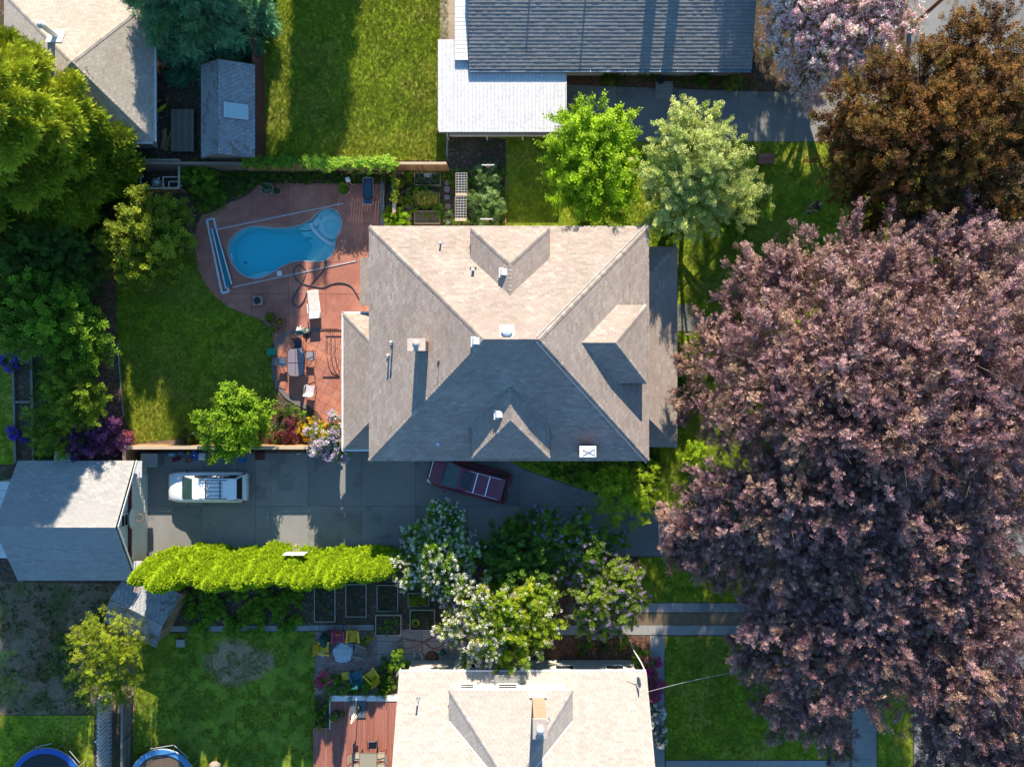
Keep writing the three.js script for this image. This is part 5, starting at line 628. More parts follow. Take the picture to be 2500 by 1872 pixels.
// ---------- pool terrace furniture ----------
const teal = surf(0.02, 0.24, 0.3, { roughness: 0.6 }), pinkRail = surf(0.42, 0.25, 0.22), lightRail = surf(0.6, 0.62, 0.64);
const lineBeam = (parent, name, a, b, w, h, y, mat) => part(parent, name, beam(P(...a).setY(y), P(...b).setY(y), w, h), mat);
{
  const t = thing('pool_cover_reel', 'pale rectangular pool cover frame with a folded teal cover', 'pool cover'), q = [[290, 605], [365, 590], [525, 1380], [455, 1395]].map((p) => zPool(...p));
  q.forEach((p, i) => lineBeam(t, 'frame_rail', p, q[(i + 1) % 4], 0.13, 0.07, 0.075 + (i % 2) * 0.003, lightRail));
  const a = P(...zPool(358, 700)), b = P(...zPool(395, 705)), c = P(...zPool(565, 1300)), d = P(...zPool(505, 1345)), gs3 = []; for (let i = 0; i < 8; i++) { const f = i / 8, f2 = (i + 1) / 8, p = a.clone().lerp(b, f), p2 = a.clone().lerp(b, f2), q2 = d.clone().lerp(c, f2), q1 = d.clone().lerp(c, f), y1 = 0.16 + (i % 2) * 0.05, y2 = 0.16 + ((i + 1) % 2) * 0.05; gs3.push(plate([[p.x, y1, p.z], [q1.x, y1 + 0.05, q1.z], [q2.x, y2 + 0.05, q2.z], [p2.x, y2, p2.z]], 0.02)); }
  part(t, 'cover', J(gs3), teal); lineBeam(t, 'leading_bar', zPool(352, 700), zPool(505, 1345), 0.09, 0.09, 0.2, lightRail); lineBeam(t, 'leading_bar', zPool(398, 705), zPool(568, 1300), 0.06, 0.06, 0.24, M.white);
  for (const [k, a2, b2] of [['cream cover track north of the pool, set in the terrace', [395, 702], [1758, 420]], ['cream cover track south of the pool beside the skimmer lid', [560, 1325], [1898, 1042]]]) { const r = thing('cover_track', k, 'track', [0, 0, 0], 0, 'pool cover tracks'); lineBeam(r, 'track_bar', zPool(...a2), zPool(...b2), 0.11, 0.03, 0.042, pinkRail); lineBeam(r, 'track_lip', zPool(a2[0] + 3, a2[1] + 8), zPool(b2[0] + 3, b2[1] + 8), 0.02, 0.03, 0.055, M.white); }
  const h = thing('pool_hose', 'looped dark vacuum hose lying across the red terrace', 'hose'); part(h, 'hose', pipe([[1560, 1040], [1562, 1110], [1500, 1200], [1420, 1290], [1370, 1390], [1330, 1480], [1270, 1540], [1215, 1500], [1230, 1420], [1300, 1310], [1350, 1200], [1350, 1140], [1290, 1092], [1235, 1120], [1225, 1180], [1260, 1250], [1340, 1295], [1450, 1320], [1540, 1332], [1640, 1295], [1740, 1280], [1830, 1310], [1890, 1380], [1930, 1455]].map(([x, y], i) => P(...zPool(x, y)).setY(i < 1 ? 0.02 : 0.062 + 0.03 * Math.sin(i * 1.7) * (i % 5 === 0 ? 1 : 0))), 0.03, 220, 7), surf(0.06, 0.065, 0.07, { roughness: 0.5 }));
  const s = thing('skimmer_lid', 'square white skimmer lid beside the pool', 'lid', P(...zPool(1070, 1180))); s.rotation.y = 0.1; part(s, 'lid', rbox(0.3, 0.025, 0.3, 0.01, 0, 0.043, 0), M.white); part(s, 'finger_hole', J(cyl(0.018, 0.018, 0.008, -0.05, 0.058, -0.06, 10), cyl(0.018, 0.018, 0.008, 0.02, 0.058, 0.07, 10)), M.darkTrim);
  const f = thing('fire_bowl', 'square pink stone plinth with round dark fire bowl', 'fire bowl', P(...zPool(850, 1480))); part(f, 'plinth', rbox(0.56, 0.34, 0.56, 0.02, 0, 0.2, 0), surf(0.42, 0.3, 0.27)); part(f, 'bowl', lathe([[0.2, 0.37], [0.22, 0.42], [0.2, 0.43], [0.12, 0.39], [0, 0.385]]), M.black); part(f, 'grate', J([0, 1, 2].map((i) => box(0.38, 0.012, 0.02, 0, 0.425, 0, 0, i * 1.05))), M.darkTrim);
}
function pot(label, u, v, r, h, mat, cols, o = {}) { const t = thing('planter', label, 'planter', P(u, v).setY(o.y ?? 0.03), 0, o.group), k = part(t, 'pot', lathe([[0, 0], [r * 0.72, 0], [r * 0.98, h * 0.88], [r * 1.04, h * 0.9], [r * 1.04, h], [r * 0.93, h], [r * 0.9, h * 0.86], [0, h * 0.84]]), mat); part(k, 'soil', cyl(r * 0.89, r * 0.89, 0.03, 0, h * 0.86, 0, 18), M.soil);
  const it = []; for (let i = 0; i < (o.n ?? 60); i++) { const a = rr(0, 6.28), d = r * (o.fillR ?? 0.85) * Math.sqrt(rnd()), c = pick(cols), p = V(Math.cos(a) * d, h * 0.9 + rr(0, (o.ph ?? 0.3)) * (1 - 0.5 * d / r), Math.sin(a) * d); it.push([p, V(gs() * 0.6, 1, gs() * 0.6).normalize(), (o.size ?? 0.6) * rr(0.7, 1.2), c]); } instanced(t, 'foliage', o.geo ?? G.small, MF.leaf, it); return t; }
const clay = surf(0.46, 0.36, 0.27), darkPot = surf(0.05, 0.055, 0.06);
pot('large cream pot with silvery and green plants by the terrace edge', ...zPool(955, 282), 0.36, 0.4, clay, [[0.06, 0.15, 0.03], [0.3, 0.4, 0.36], [0.05, 0.12, 0.02]]);
pot('small cream pot with a rosette plant beside the larger pot', ...zPool(1056, 303), 0.25, 0.3, clay, [[0.14, 0.16, 0.04], [0.08, 0.14, 0.03]], { n: 24 });
pot('cream pot with a clipped green bush beside the white lantern stand', ...zPool(1781, 290), 0.36, 0.42, clay, C.mid, { ph: 0.6, n: 110 });
pot('big black pot of orange flowering herbs by the lawn edge', ...zPat(235, 362), 0.3, 0.36, darkPot, [...C.mid, [0.5, 0.22, 0.02]]);
pot('clay pot with red and green plants beside the black pot', ...zPat(322, 402), 0.27, 0.33, surf(0.5, 0.34, 0.2), [...C.dark, [0.4, 0.1, 0.03]], { n: 40 });
{ const t = pot('spiky driftwood rimmed planter at the lawn edge', ...zPat(258, 470), 0.24, 0.28, surf(0.3, 0.15, 0.1), C.olive, { n: 40 }), g = []; for (let i = 0; i < 9; i++) { const a = i * 0.7 + rr(-0.2, 0.2); g.push(bar(V(Math.cos(a) * 0.2, 0.28, Math.sin(a) * 0.2), V(Math.cos(a) * rr(0.35, 0.55), rr(0.3, 0.45), Math.sin(a) * rr(0.35, 0.55)), 0.014)); } part(t, 'driftwood', J(g), M.barkPale); }
{
  const b = thing('storage_box', 'green plastic storage box on the terrace curb', 'box', P(...zPat(252, 674)), 0.05); part(b, 'body', rbox(0.52, 0.4, 0.42, 0.04, 0, 0.24, 0), surf(0.02, 0.2, 0.12)); part(b, 'lid', rbox(0.56, 0.06, 0.46, 0.02, 0, 0.46, 0), surf(0.025, 0.25, 0.15));
  const g = thing('barbecue_grill', 'large black gas barbecue with steel frame at the terrace corner', 'barbecue', P(...zPool(2052, 330)), Math.PI / 2); part(g, 'firebox', rbox(0.9, 0.26, 0.56, 0.06, 0, 0.82, 0), M.blackMetal); part(g, 'lid', loft([[-0.45, 0.24, 0.94, 1.12, 3], [-0.42, 0.27, 0.93, 1.18, 3], [0.42, 0.27, 0.93, 1.18, 3], [0.45, 0.24, 0.94, 1.12, 3]], 20), surf(0.015, 0.05, 0.09, { roughness: 0.3 })); for (const s of [-1, 1]) { part(g, 'side_shelf', rbox(0.3, 0.04, 0.5, 0.02, s * 0.62, 0.9, 0), surf(0.03, 0.06, 0.1, { roughness: 0.4 })); part(g, 'frame_tube', pipe([[s * 0.45, 0.88, 0.3], [s * 0.74, 0.9, 0.3], [s * 0.8, 0.9, 0.2], [s * 0.8, 0.9, -0.2], [s * 0.74, 0.9, -0.3], [s * 0.45, 0.88, -0.3]], 0.018), M.steel); for (const z of [-0.22, 0.22]) part(g, 'leg', box(0.05, 0.72, 0.05, s * 0.4, 0.36, z), M.blackMetal); } part(g, 'handle', bar(V(-0.35, 1.02, 0.33), V(0.35, 1.02, 0.33), 0.018), M.steel);
  const l = thing('lantern_stand', 'white square lantern on a thin tripod stand', 'lantern', P(...zPool(1858, 235)), 0.3); part(l, 'pole', bar(V(0, 0, 0), V(0, 1.3, 0), 0.018), M.white); part(l, 'lantern', rbox(0.24, 0.24, 0.24, 0.03, 0, 1.42, 0), M.white); for (let i = 0; i < 3; i++) part(l, 'leg', bar(V(0, 0.3, 0), V(Math.cos(i * 2.1) * 0.3, 0.03, Math.sin(i * 2.1) * 0.3), 0.014), M.white);
  const st = thing('stone_bench', 'low grey stone ledge along the terrace side', 'bench', P(...zPool(2188, 410))); part(st, 'ledge', rbox(0.26, 0.3, 2.9, 0.02, 0, 0.17, 0), surf(0.24, 0.23, 0.24));
  const c = thing('sun_lounger', 'white reclining sun lounger on the red terrace', 'lounger', P(...zPat(638, 240)), 0.1); part(c, 'frame', J(box(0.05, 0.05, 1.75, -0.32, 0.3, 0.02), box(0.05, 0.05, 1.75, 0.32, 0.3, 0.02)), M.white); part(c, 'cushion', rbox(0.66, 0.08, 1.25, 0.035, 0, 0.38, -0.24), surf(0.66, 0.6, 0.53)); part(c, 'backrest', rbox(0.64, 0.08, 0.62, 0.035, 0, 0.5, 0.64, -0.5), surf(0.7, 0.67, 0.62)); for (const [x, z] of [[-0.3, -0.8], [0.3, -0.8], [-0.3, 0.7], [0.3, 0.7]]) part(c, 'leg', box(0.05, 0.3, 0.05, x, 0.16, z), M.white); for (const s of [-1, 1]) part(c, 'armrest', rbox(0.07, 0.03, 0.6, 0.01, s * 0.37, 0.52, 0.25), M.white);
  // closed parasol with white and teal panels
  const u = thing('closed_parasol', 'closed teal and white parasol beside the dining table', 'parasol', P(...zPat(560, 500))); part(u, 'base', lathe([[0, 0], [0.26, 0], [0.27, 0.05], [0.1, 0.1], [0.05, 0.22], [0, 0.22]], 0, 0.04, 0), M.black); part(u, 'pole', cyl(0.022, 0.022, 2.3, 0, 1.2, 0, 10), M.whiteMetal);
  const whiteCloth = surf(0.72, 0.74, 0.75), tealCloth = surf(0.04, 0.36, 0.42); for (let i = 0; i < 10; i++) { const a = i / 10 * 6.2832, b2 = (i + 0.5) / 10 * 6.2832, c2 = (i + 1) / 10 * 6.2832, R = rr(0.3, 0.42), yb = rr(1.12, 1.3), tp = [0, 2.36, 0]; part(u, 'canopy_panel', J(plate([tp, [Math.cos(a) * 0.07, yb + 0.1, Math.sin(a) * 0.07], [Math.cos(b2) * R, yb, Math.sin(b2) * R]], 0.006), plate([tp, [Math.cos(b2) * R, yb, Math.sin(b2) * R], [Math.cos(c2) * 0.07, yb + 0.1, Math.sin(c2) * 0.07]], 0.006)), Math.sin(b2) < 0.1 ? whiteCloth : tealCloth); }
  // dining table and chairs
  const T = thing('patio_table', 'oval glass topped patio table with dark metal frame', 'table', P(...zPat(488, 768))), top = smooth([[-0.42, -0.78], [0.42, -0.78], [0.5, -0.3], [0.5, 0.3], [0.42, 0.78], [-0.42, 0.78], [-0.5, 0.3], [-0.5, -0.3]], 40);
  part(T, 'top', flat(top, 0.7, 0.715), std({ color: rgb(0.22, 0.18, 0.2), roughness: 0.12 })); part(T, 'rim', pipe(top.map((p) => [p[0], 0.715, p[1]]), 0.018, 60, 6, true), M.blackMetal); part(T, 'crossbar', J(box(0.96, 0.012, 0.02, 0, 0.722, 0.05), box(0.02, 0.011, 1.5, -0.02, 0.722, 0)), M.blackMetal); for (const [x, z] of [[-0.36, -0.6], [0.36, -0.6], [-0.36, 0.6], [0.36, 0.6]]) part(T, 'leg', bar(V(x, 0.7, z), V(x * 1.1, 0.03, z * 1.1), 0.02), M.blackMetal);
}
function slingChair(label, pos, turn, fabric, frame, group) { // faces local +z
  const t = thing('patio_chair', label, 'chair', pos, turn, group); part(t, 'seat', rbox(0.48, 0.025, 0.46, 0.01, 0, 0.42, 0.02, 0.06), fabric); part(t, 'backrest', rbox(0.48, 0.025, 0.62, 0.01, 0, 0.7, -0.31, 1.2), fabric);
  for (const s of [-1, 1]) { part(t, 'frame_tube', pipe([[s * 0.27, 0.03, -0.3], [s * 0.27, 0.3, -0.05], [s * 0.27, 0.43, 0.22], [s * 0.27, 0.4, 0.26], [s * 0.27, 0.2, 0.27], [s * 0.27, 0.03, 0.3]], 0.015), frame); part(t, 'arm', pipe([[s * 0.27, 0.95, -0.42], [s * 0.28, 0.64, -0.28], [s * 0.3, 0.64, 0.1], [s * 0.28, 0.6, 0.22], [s * 0.27, 0.42, 0.24]], 0.016), frame); } return t;
}
const navy = surf(0.06, 0.1, 0.17), greySling = surf(0.45, 0.42, 0.44);
slingChair('dark patio chair at the head of the oval table', P(...zPat(498, 612)).setY(0.03), 0.05, surf(0.1, 0.08, 0.1), M.blackMetal); slingChair('patio chair with grey towel facing the oval table', P(...zPat(605, 712)).setY(0.03), -Math.PI / 2 + 0.1, surf(0.28, 0.27, 0.3), M.blackMetal); slingChair('navy blue patio chair facing the oval table from the lawn side', P(...zPat(355, 768)).setY(0.03), Math.PI / 2, navy, M.blackMetal); slingChair('pale grey patio chair standing apart on the tiles', P(...zPat(605, 1020)).setY(0.03), Math.PI - 0.1, surf(0.5, 0.47, 0.5), M.whiteMetal);
{ // wrought iron garden gate beside the wing of the house
  const A = P(...zPat(735, 478)), B = P(...zPat(895, 478)), W = B.x - A.x, t = thing('iron_gate', 'dark red iron gate with arched bars beside the house wing', 'gate', A), m = surf(0.13, 0.04, 0.035); part(t, 'top_rail', box(W, 0.05, 0.06, W / 2, 1.35, 0), m); part(t, 'bottom_rail', box(W, 0.04, 0.04, W / 2, 0.2, 0), m); for (let i = 0; i < 9; i++) part(t, 'bar', bar(V(0.05 + i * W / 8.6, 0.05, 0), V(0.05 + i * W / 8.6, 1.35, 0), 0.01), m); for (let i = 0; i < 3; i++) part(t, 'arch', pipe([[0.1 + i * 0.25, 0.2, 0], [0.2 + i * 0.25, 0.8, 0], [0.5 + i * 0.25, 1.2, 0], [W, 1.33, 0]], 0.022), m);
}
// ---------- clutter along the driveway fence ----------
const zDrv = survey(300, 1050, 3.68);
{
  const b = thing('storage_bin', 'large grey plastic storage bin in the driveway corner', 'bin', P(...zDrv(255, 265), 0.6).setY(0.024)); part(b, 'body', rbox(0.95, 0.85, 0.78, 0.05, 0, 0.43, 0), surf(0.2, 0.23, 0.22)); part(b, 'lid', rbox(1.02, 0.1, 0.86, 0.04, 0, 0.9, 0), surf(0.26, 0.3, 0.29)); for (let i = 0; i < 3; i++) part(b, 'lid_rib', rbox(0.84, 0.02, 0.06, 0.008, 0, 0.955, -0.2 + i * 0.2), surf(0.24, 0.28, 0.27));
  const s = thing('toy_sled', 'teal plastic sled leaning by the driveway fence', 'sled', P(...zDrv(448, 217)).setY(0.12)); part(s, 'hull', loft([[-0.3, 0.08, 0, 0.06], [-0.22, 0.14, -0.02, 0.1], [0.2, 0.15, -0.02, 0.1], [0.3, 0.1, 0.02, 0.1]], 16), surf(0.03, 0.22, 0.28)); part(s, 'seat_pad', rbox(0.34, 0.04, 0.16, 0.02, 0, 0.11, 0), surf(0.35, 0.45, 0.5));
  const r = thing('folded_mat', 'dark red folded mat lying under the teal sled', 'mat', P(...zDrv(482, 258)).setY(0.03), 0.3); part(r, 'mat', rbox(0.5, 0.05, 0.26, 0.015, 0, 0.03, 0), surf(0.17, 0.012, 0.03)); part(r, 'fold', rbox(0.46, 0.05, 0.14, 0.02, 0.01, 0.08, 0.03), surf(0.19, 0.015, 0.035));
  const p = thing('plastic_panel', 'slate blue panel leaning on the driveway fence', 'panel', P(...zDrv(545, 212)).setY(0.03)); part(p, 'board', rbox(0.42, 0.03, 0.42, 0.01, 0, 0.36, -0.02, 0.9), surf(0.08, 0.11, 0.16)); part(p, 'edge_trim', rbox(0.44, 0.035, 0.04, 0.01, 0, 0.2, 0.16, 0.9), M.black);
  const bl = thing('beach_toy_heap', 'blue crumpled pool float beside the white crate', 'pool float', P(...zDrv(648, 225)).setY(0.05)); part(bl, 'float', J(at(uvBox(new THREE.TorusGeometry(0.2, 0.1, 8, 18)), 0, 0.08, 0, 1.4, 0.3), rbox(0.3, 0.1, 0.36, 0.05, -0.02, 0.05, 0.06)), surf(0.02, 0.09, 0.36, { roughness: 0.45 })); part(bl, 'valve', cyl(0.05, 0.05, 0.05, 0.04, 0.2, -0.02), M.white);
  const w = thing('white_crate', 'white plastic crate beside the blue float', 'crate', P(...zDrv(726, 232)).setY(0.026)); part(w, 'crate', J(box(0.4, 0.02, 0.42, 0, 0.02, 0), box(0.4, 0.3, 0.02, 0, 0.16, 0.2), box(0.4, 0.3, 0.02, 0, 0.16, -0.2), box(0.02, 0.3, 0.4, 0.19, 0.16, 0), box(0.02, 0.3, 0.4, -0.19, 0.16, 0)), M.white); part(w, 'lid', rbox(0.4, 0.03, 0.36, 0.01, 0, 0.32, 0.02), surf(0.6, 0.62, 0.66));
  const k = thing('ride_on_toy', 'red and yellow ride on toy car by the fence', 'toy', P(...zDrv(606, 262)).setY(0.03), 0.4); part(k, 'body', rbox(0.34, 0.14, 0.18, 0.05, 0, 0.16, 0), surf(0.35, 0.02, 0.02)); part(k, 'seat', rbox(0.14, 0.06, 0.14, 0.02, 0.06, 0.26, 0), surf(0.45, 0.3, 0.02)); for (const [x, z] of [[-0.12, 0.1], [-0.12, -0.1], [0.12, 0.1], [0.12, -0.1]]) part(k, 'wheel', cyl(0.07, 0.07, 0.04, x, 0.07, z, 12, Math.PI / 2), M.black);
  const y = thing('watering_can', 'yellow watering can behind the toys', 'watering can', P(...zDrv(597, 200)).setY(0.03)); part(y, 'body', lathe([[0, 0], [0.1, 0], [0.11, 0.2], [0.08, 0.24], [0, 0.24]]), surf(0.4, 0.28, 0.02)); part(y, 'spout', bar(V(0.08, 0.06, 0), V(0.25, 0.26, 0), 0.016), surf(0.4, 0.28, 0.02)); part(y, 'handle', pipe([[-0.09, 0.05, 0], [-0.2, 0.16, 0], [-0.07, 0.24, 0]], 0.012), surf(0.4, 0.28, 0.02));
  const f = thing('flower_pot', 'small coral flower pot at the end of the toys', 'pot', P(...zDrv(782, 243)).setY(0.03)); part(f, 'pot', lathe([[0, 0], [0.1, 0], [0.14, 0.2], [0.12, 0.2], [0, 0.17]]), surf(0.42, 0.12, 0.1)); part(f, 'saucer', cyl(0.17, 0.18, 0.02, 0, 0.01, 0), surf(0.4, 0.14, 0.1));
  const bt = thing('paddling_pool', 'folded blue paddling pool under the maple', 'paddling pool', P(...zDrv(1080, 262)).setY(0.03)); part(bt, 'fabric', J(rbox(0.42, 0.1, 0.3, 0.04, 0, 0.06, 0), rbox(0.3, 0.08, 0.24, 0.04, 0.05, 0.14, -0.02, 0, 0.3)), surf(0.02, 0.16, 0.4)); part(bt, 'rolled_rim', bar(V(-0.22, 0.12, 0.1), V(0.2, 0.14, 0.14), 0.05), surf(0.03, 0.22, 0.45));
  const cr = thing('wooden_crate', 'dark brown wooden crates stacked at the driveway fence', 'crate', P(...zDrv(1238, 232)).setY(0.026)); for (let i = 0; i < 4; i++) part(cr, 'slat', rbox(0.1, 0.3, 0.42, 0.01, -0.22 + i * 0.14, 0.17, 0), M.redFence[i % 2]); part(cr, 'back_board', rbox(0.6, 0.36, 0.03, 0.008, 0, 0.2, -0.23), M.redFence[0]);
  const wd = thing('white_stick', 'short white pipe offcut lying on the driveway', 'pipe', P(...zDrv(1580, 208)).setY(0.05)); part(wd, 'pipe', J(bar(V(-0.12, 0, 0.05), V(0.12, 0.02, -0.04), 0.03, 8), cyl(0.036, 0.036, 0.04, -0.12, 0, 0.05, 8, 0, 0, 1.2)), M.white);
  // basketball hoop on a pole
  const zb = P(...zDrv(1562, 1250)), h = thing('basketball_hoop', 'free standing basketball hoop in the golden hedge', 'basketball hoop', [P(638, 1200, 3).x, 0, 10.4]); part(h, 'pole', rbox(0.13, 2.95, 0.13, 0.015, 0, 1.47, 0), surf(0.26, 0.27, 0.28)); part(h, 'arm', J(beam(V(0, 2.8, 0), V(0, 3.0, -0.55), 0.1, 0.1)), surf(0.3, 0.3, 0.31)); const bb = part(h, 'backboard', J(rbox(1.25, 0.85, 0.04, 0.01, 0, 3.1, -0.58)), M.whiteMetal); part(bb, 'target_square', J(box(0.5, 0.03, 0.01, 0, 3.25, -0.605), box(0.5, 0.03, 0.01, 0, 2.9, -0.605), box(0.03, 0.38, 0.01, -0.24, 3.075, -0.605), box(0.03, 0.38, 0.01, 0.24, 3.075, -0.605)), surf(0.4, 0.08, 0.04)); const hp = part(h, 'rim', at(uvBox(new THREE.TorusGeometry(0.23, 0.012, 6, 26)), 0, 2.85, -0.86, Math.PI / 2), surf(0.45, 0.2, 0.1)); const ng = []; for (let i = 0; i < 12; i++) { const a = i / 12 * 6.283, b3 = (i + 0.5) / 12 * 6.283; ng.push(bar(V(Math.cos(a) * 0.23, 2.85, -0.86 + Math.sin(a) * 0.23), V(Math.cos(b3) * 0.15, 2.55, -0.86 + Math.sin(b3) * 0.15), 0.006, 4), bar(V(Math.cos(a) * 0.15, 2.55, -0.86 + Math.sin(a) * 0.15), V(Math.cos(b3) * 0.12, 2.42, -0.86 + Math.sin(b3) * 0.12), 0.006, 4)); } part(hp, 'net', J(ng), M.white);
}
// ---------- vegetable garden behind the terrace ----------
const zGar = survey(860, 380, 4.254);
function raisedBed(label, a, b, h, mat, o = {}) {
  const A = P(...a), B = P(...b), W = B.x - A.x, D = B.z - A.z, t = thing('raised_bed', label, 'raised bed', [(A.x + B.x) / 2, 0, (A.z + B.z) / 2], 0, o.group); for (const s of [-1, 1]) { part(t, 'side_board', rbox(W, h, 0.05, 0.008, 0, h / 2, s * (D / 2 - 0.025)), mat); part(t, 'side_board', rbox(0.05, h, D - 0.1, 0.008, s * (W / 2 - 0.025), h / 2, 0), mat); }
  part(t, 'soil', box(W - 0.1, 0.04, D - 0.1, 0, h - 0.09, 0), o.soil ?? M.soil); const it = []; for (let i = 0; i < (o.n ?? 20); i++) { const x = rr(-W / 2 + 0.15, W / 2 - 0.15), z = rr(-D / 2 + 0.15, D / 2 - 0.15), c = pick(o.cols ?? C.mid); for (let k = 0; k < (o.leaf ?? 5); k++) it.push([V(x + gs() * 0.1, h - 0.06 + rnd() * (o.ph ?? 0.12), z + gs() * 0.1), V(gs() * 0.8, 1, gs() * 0.8).normalize(), (o.size ?? 0.6) * rr(0.7, 1.2), c]); } if (it.length) instanced(t, 'plants', o.geo ?? G.small, MF.leaf, it); return t;
}
const bedWood = wood(0.4, 0.3, 0.2), darkSoil = std({ map: soilMap, color: rgb(0.55, 0.55, 0.6), roughness: 1, bumpMap: bumpGrain, bumpScale: 0.03 });
raisedBed('raised bed of silvery cabbages behind the trellis garden', zGar(650, 190), zGar(920, 320), 0.3, bedWood, { cols: [[0.12, 0.2, 0.13], [0.08, 0.16, 0.06]], n: 26, leaf: 7, ph: 0.3, soil: darkSoil }); raisedBed('raised bed overflowing with yellow green leaves', zGar(650, 395), zGar(912, 520), 0.3, bedWood, { cols: [[0.34, 0.36, 0.05], [0.28, 0.32, 0.04], [0.4, 0.36, 0.08]], n: 60, leaf: 9, ph: 0.6, geo: G.broad, size: 0.7 }); raisedBed('raised bed of bare mossy soil close to the house', zGar(648, 580), zGar(917, 712), 0.3, bedWood, { soil: M.bareLawn, n: 8 });
{ const f = thing('seed_tray', 'small white slatted seed tray in the cabbage bed', 'seed tray', P(...zGar(790, 220)).setY(0.3)); for (let i = 0; i < 3; i++) part(f, 'slat', box(0.48, 0.02, 0.04, 0, 0.06, -0.08 + i * 0.08), M.white); part(f, 'tray', box(0.5, 0.06, 0.28, 0, 0.02, 0), M.galv);
  const tomato = thing('wire_ring', 'two looped wire plant rings in the mossy bed', 'plant ring', P(...zGar(860, 645)).setY(0.28)); part(tomato, 'ring', J([[-0.05, -0.12], [0.08, 0.1]].map(([x, z]) => at(uvBox(new THREE.TorusGeometry(0.14, 0.008, 5, 20)), x, 0.12, z, 1.45))), M.bark); part(tomato, 'stake', J(bar(V(-0.05, 0, -0.12), V(-0.05, 0.3, -0.12), 0.008), bar(V(0.08, 0, 0.1), V(0.08, 0.3, 0.1), 0.008)), M.bark);
  [['white lattice trellis with bluish top panel among the vines', [1075, 182], [1192, 424]], ['white lattice trellis panel close to the house eave', [1070, 430], [1185, 685]]].forEach(([l, a, b]) => { const A = P(...zGar(...a), 1.2), B = P(...zGar(...b), 1.2), t = thing('garden_trellis', l, 'trellis', [(A.x + B.x) / 2, 0, (A.z + B.z) / 2], 0, 'white garden trellises'), W = B.x - A.x, D = B.z - A.z; for (let i = 0; i < 5; i++) part(t, 'lattice_bar', rbox(0.022, 0.02, D, 0.004, -W / 2 + i * W / 4, 1.3, 0), i % 4 ? M.whiteMetal : M.fenceTop); for (let i = 0; i < 10; i++) part(t, 'lattice_rung', rbox(W, 0.02, 0.025, 0.004, 0, 1.322, -D / 2 + 0.02 + i * (D - 0.04) / 9), M.whiteMetal); part(t, 'end_board', rbox(W, 0.025, 0.16, 0.005, 0, 1.35, D / 2 - 0.09), M.fenceTop); for (const x of [-1, 1]) for (const z of [-1, 1]) part(t, 'post', rbox(0.05, 1.3, 0.05, 0.006, x * W / 2, 0.65, z * (D / 2 - 0.05)), M.fenceGrey[0]); });
  [['wooden clothes line post with white crossbar beyond the berry bush', 1418, 150], ['wooden clothes line post with white crossbar close to the house', 1402, 690]].forEach(([l, x, y]) => { const t = thing('clothes_line_post', l, 'post', P(...zGar(x, y + 30)), 0, 'clothes line posts'); part(t, 'post', rbox(0.1, 1.8, 0.1, 0.01, 0, 0.9, 0), M.fence[1]); part(t, 'crossbar', rbox(0.75, 0.06, 0.06, 0.01, 0, 1.78, 0), M.whiteMetal); part(t, 'brace', J(bar(V(0, 1.4, 0), V(0.28, 1.76, 0), 0.016), bar(V(0, 1.4, 0), V(-0.28, 1.76, 0), 0.016)), M.whiteMetal); });
  [[990, 280], [980, 345], [985, 435], [990, 525], [995, 600], [990, 680], [1262, 515], [1270, 635], [1540, 330], [1525, 615], [590, 530], [592, 645], [578, 380], [735, 355]].forEach(([x, y], i) => { const t = part(scene, 'stepping_stone', flat(smooth([[-0.14, -0.12], [0.1, -0.16], [0.17, 0.02], [0.08, 0.17], [-0.12, 0.14]].map((p) => [p[0] * rr(0.8, 1.3), p[1] * rr(0.8, 1.3)]), 14), 0, 0.05, [], 0.01), i % 3 ? surf(0.3, 0.27, 0.25) : surf(0.38, 0.27, 0.2)); t.position.copy(P(...zGar(x, y))); t.rotation.y = rr(0, 6); tag(t, 'flat stepping stone among the garden ground cover', 'stepping stone', 'stepping stones in the vegetable garden'); });
  const ed = thing('garden_edging', 'thin brown edging board beside the dark grass', 'edging', P(...zGar(1592, 200))); for (let i = 0; i < 3; i++) part(ed, 'board', rbox(0.09, 0.12, 1.08, 0.01, 0, 0.06, 0.55 + i * 1.1), M.fence[2]);
  const bn = thing('slatted_bench', 'brown slatted wooden bench on the shaded lawn', 'bench', P(1655, 343, 0.4).setY(0)); for (let i = 0; i < 6; i++) part(bn, 'slat', rbox(0.98, 0.03, 0.09, 0.006, 0, 0.43, -0.27 + i * 0.107), M.deck[i % 3]); for (const [x, z] of [[-0.42, -0.25], [0.42, -0.25], [-0.42, 0.25], [0.42, 0.25]]) part(bn, 'leg', box(0.06, 0.42, 0.06, x, 0.21, z), M.deck[0]);
  const up = thing('utility_pole', 'brown wooden utility pole by the pavement', 'pole', P(1966, 60)); part(up, 'pole', taper([V(0, -0.2, 0), V(0, 4, 0), V(0, 9, 0)], 0.13, 0.09, 10), M.deck[0]); part(up, 'crossarm', rbox(1.8, 0.1, 0.1, 0.01, 0, 8.6, 0), M.bark);
}
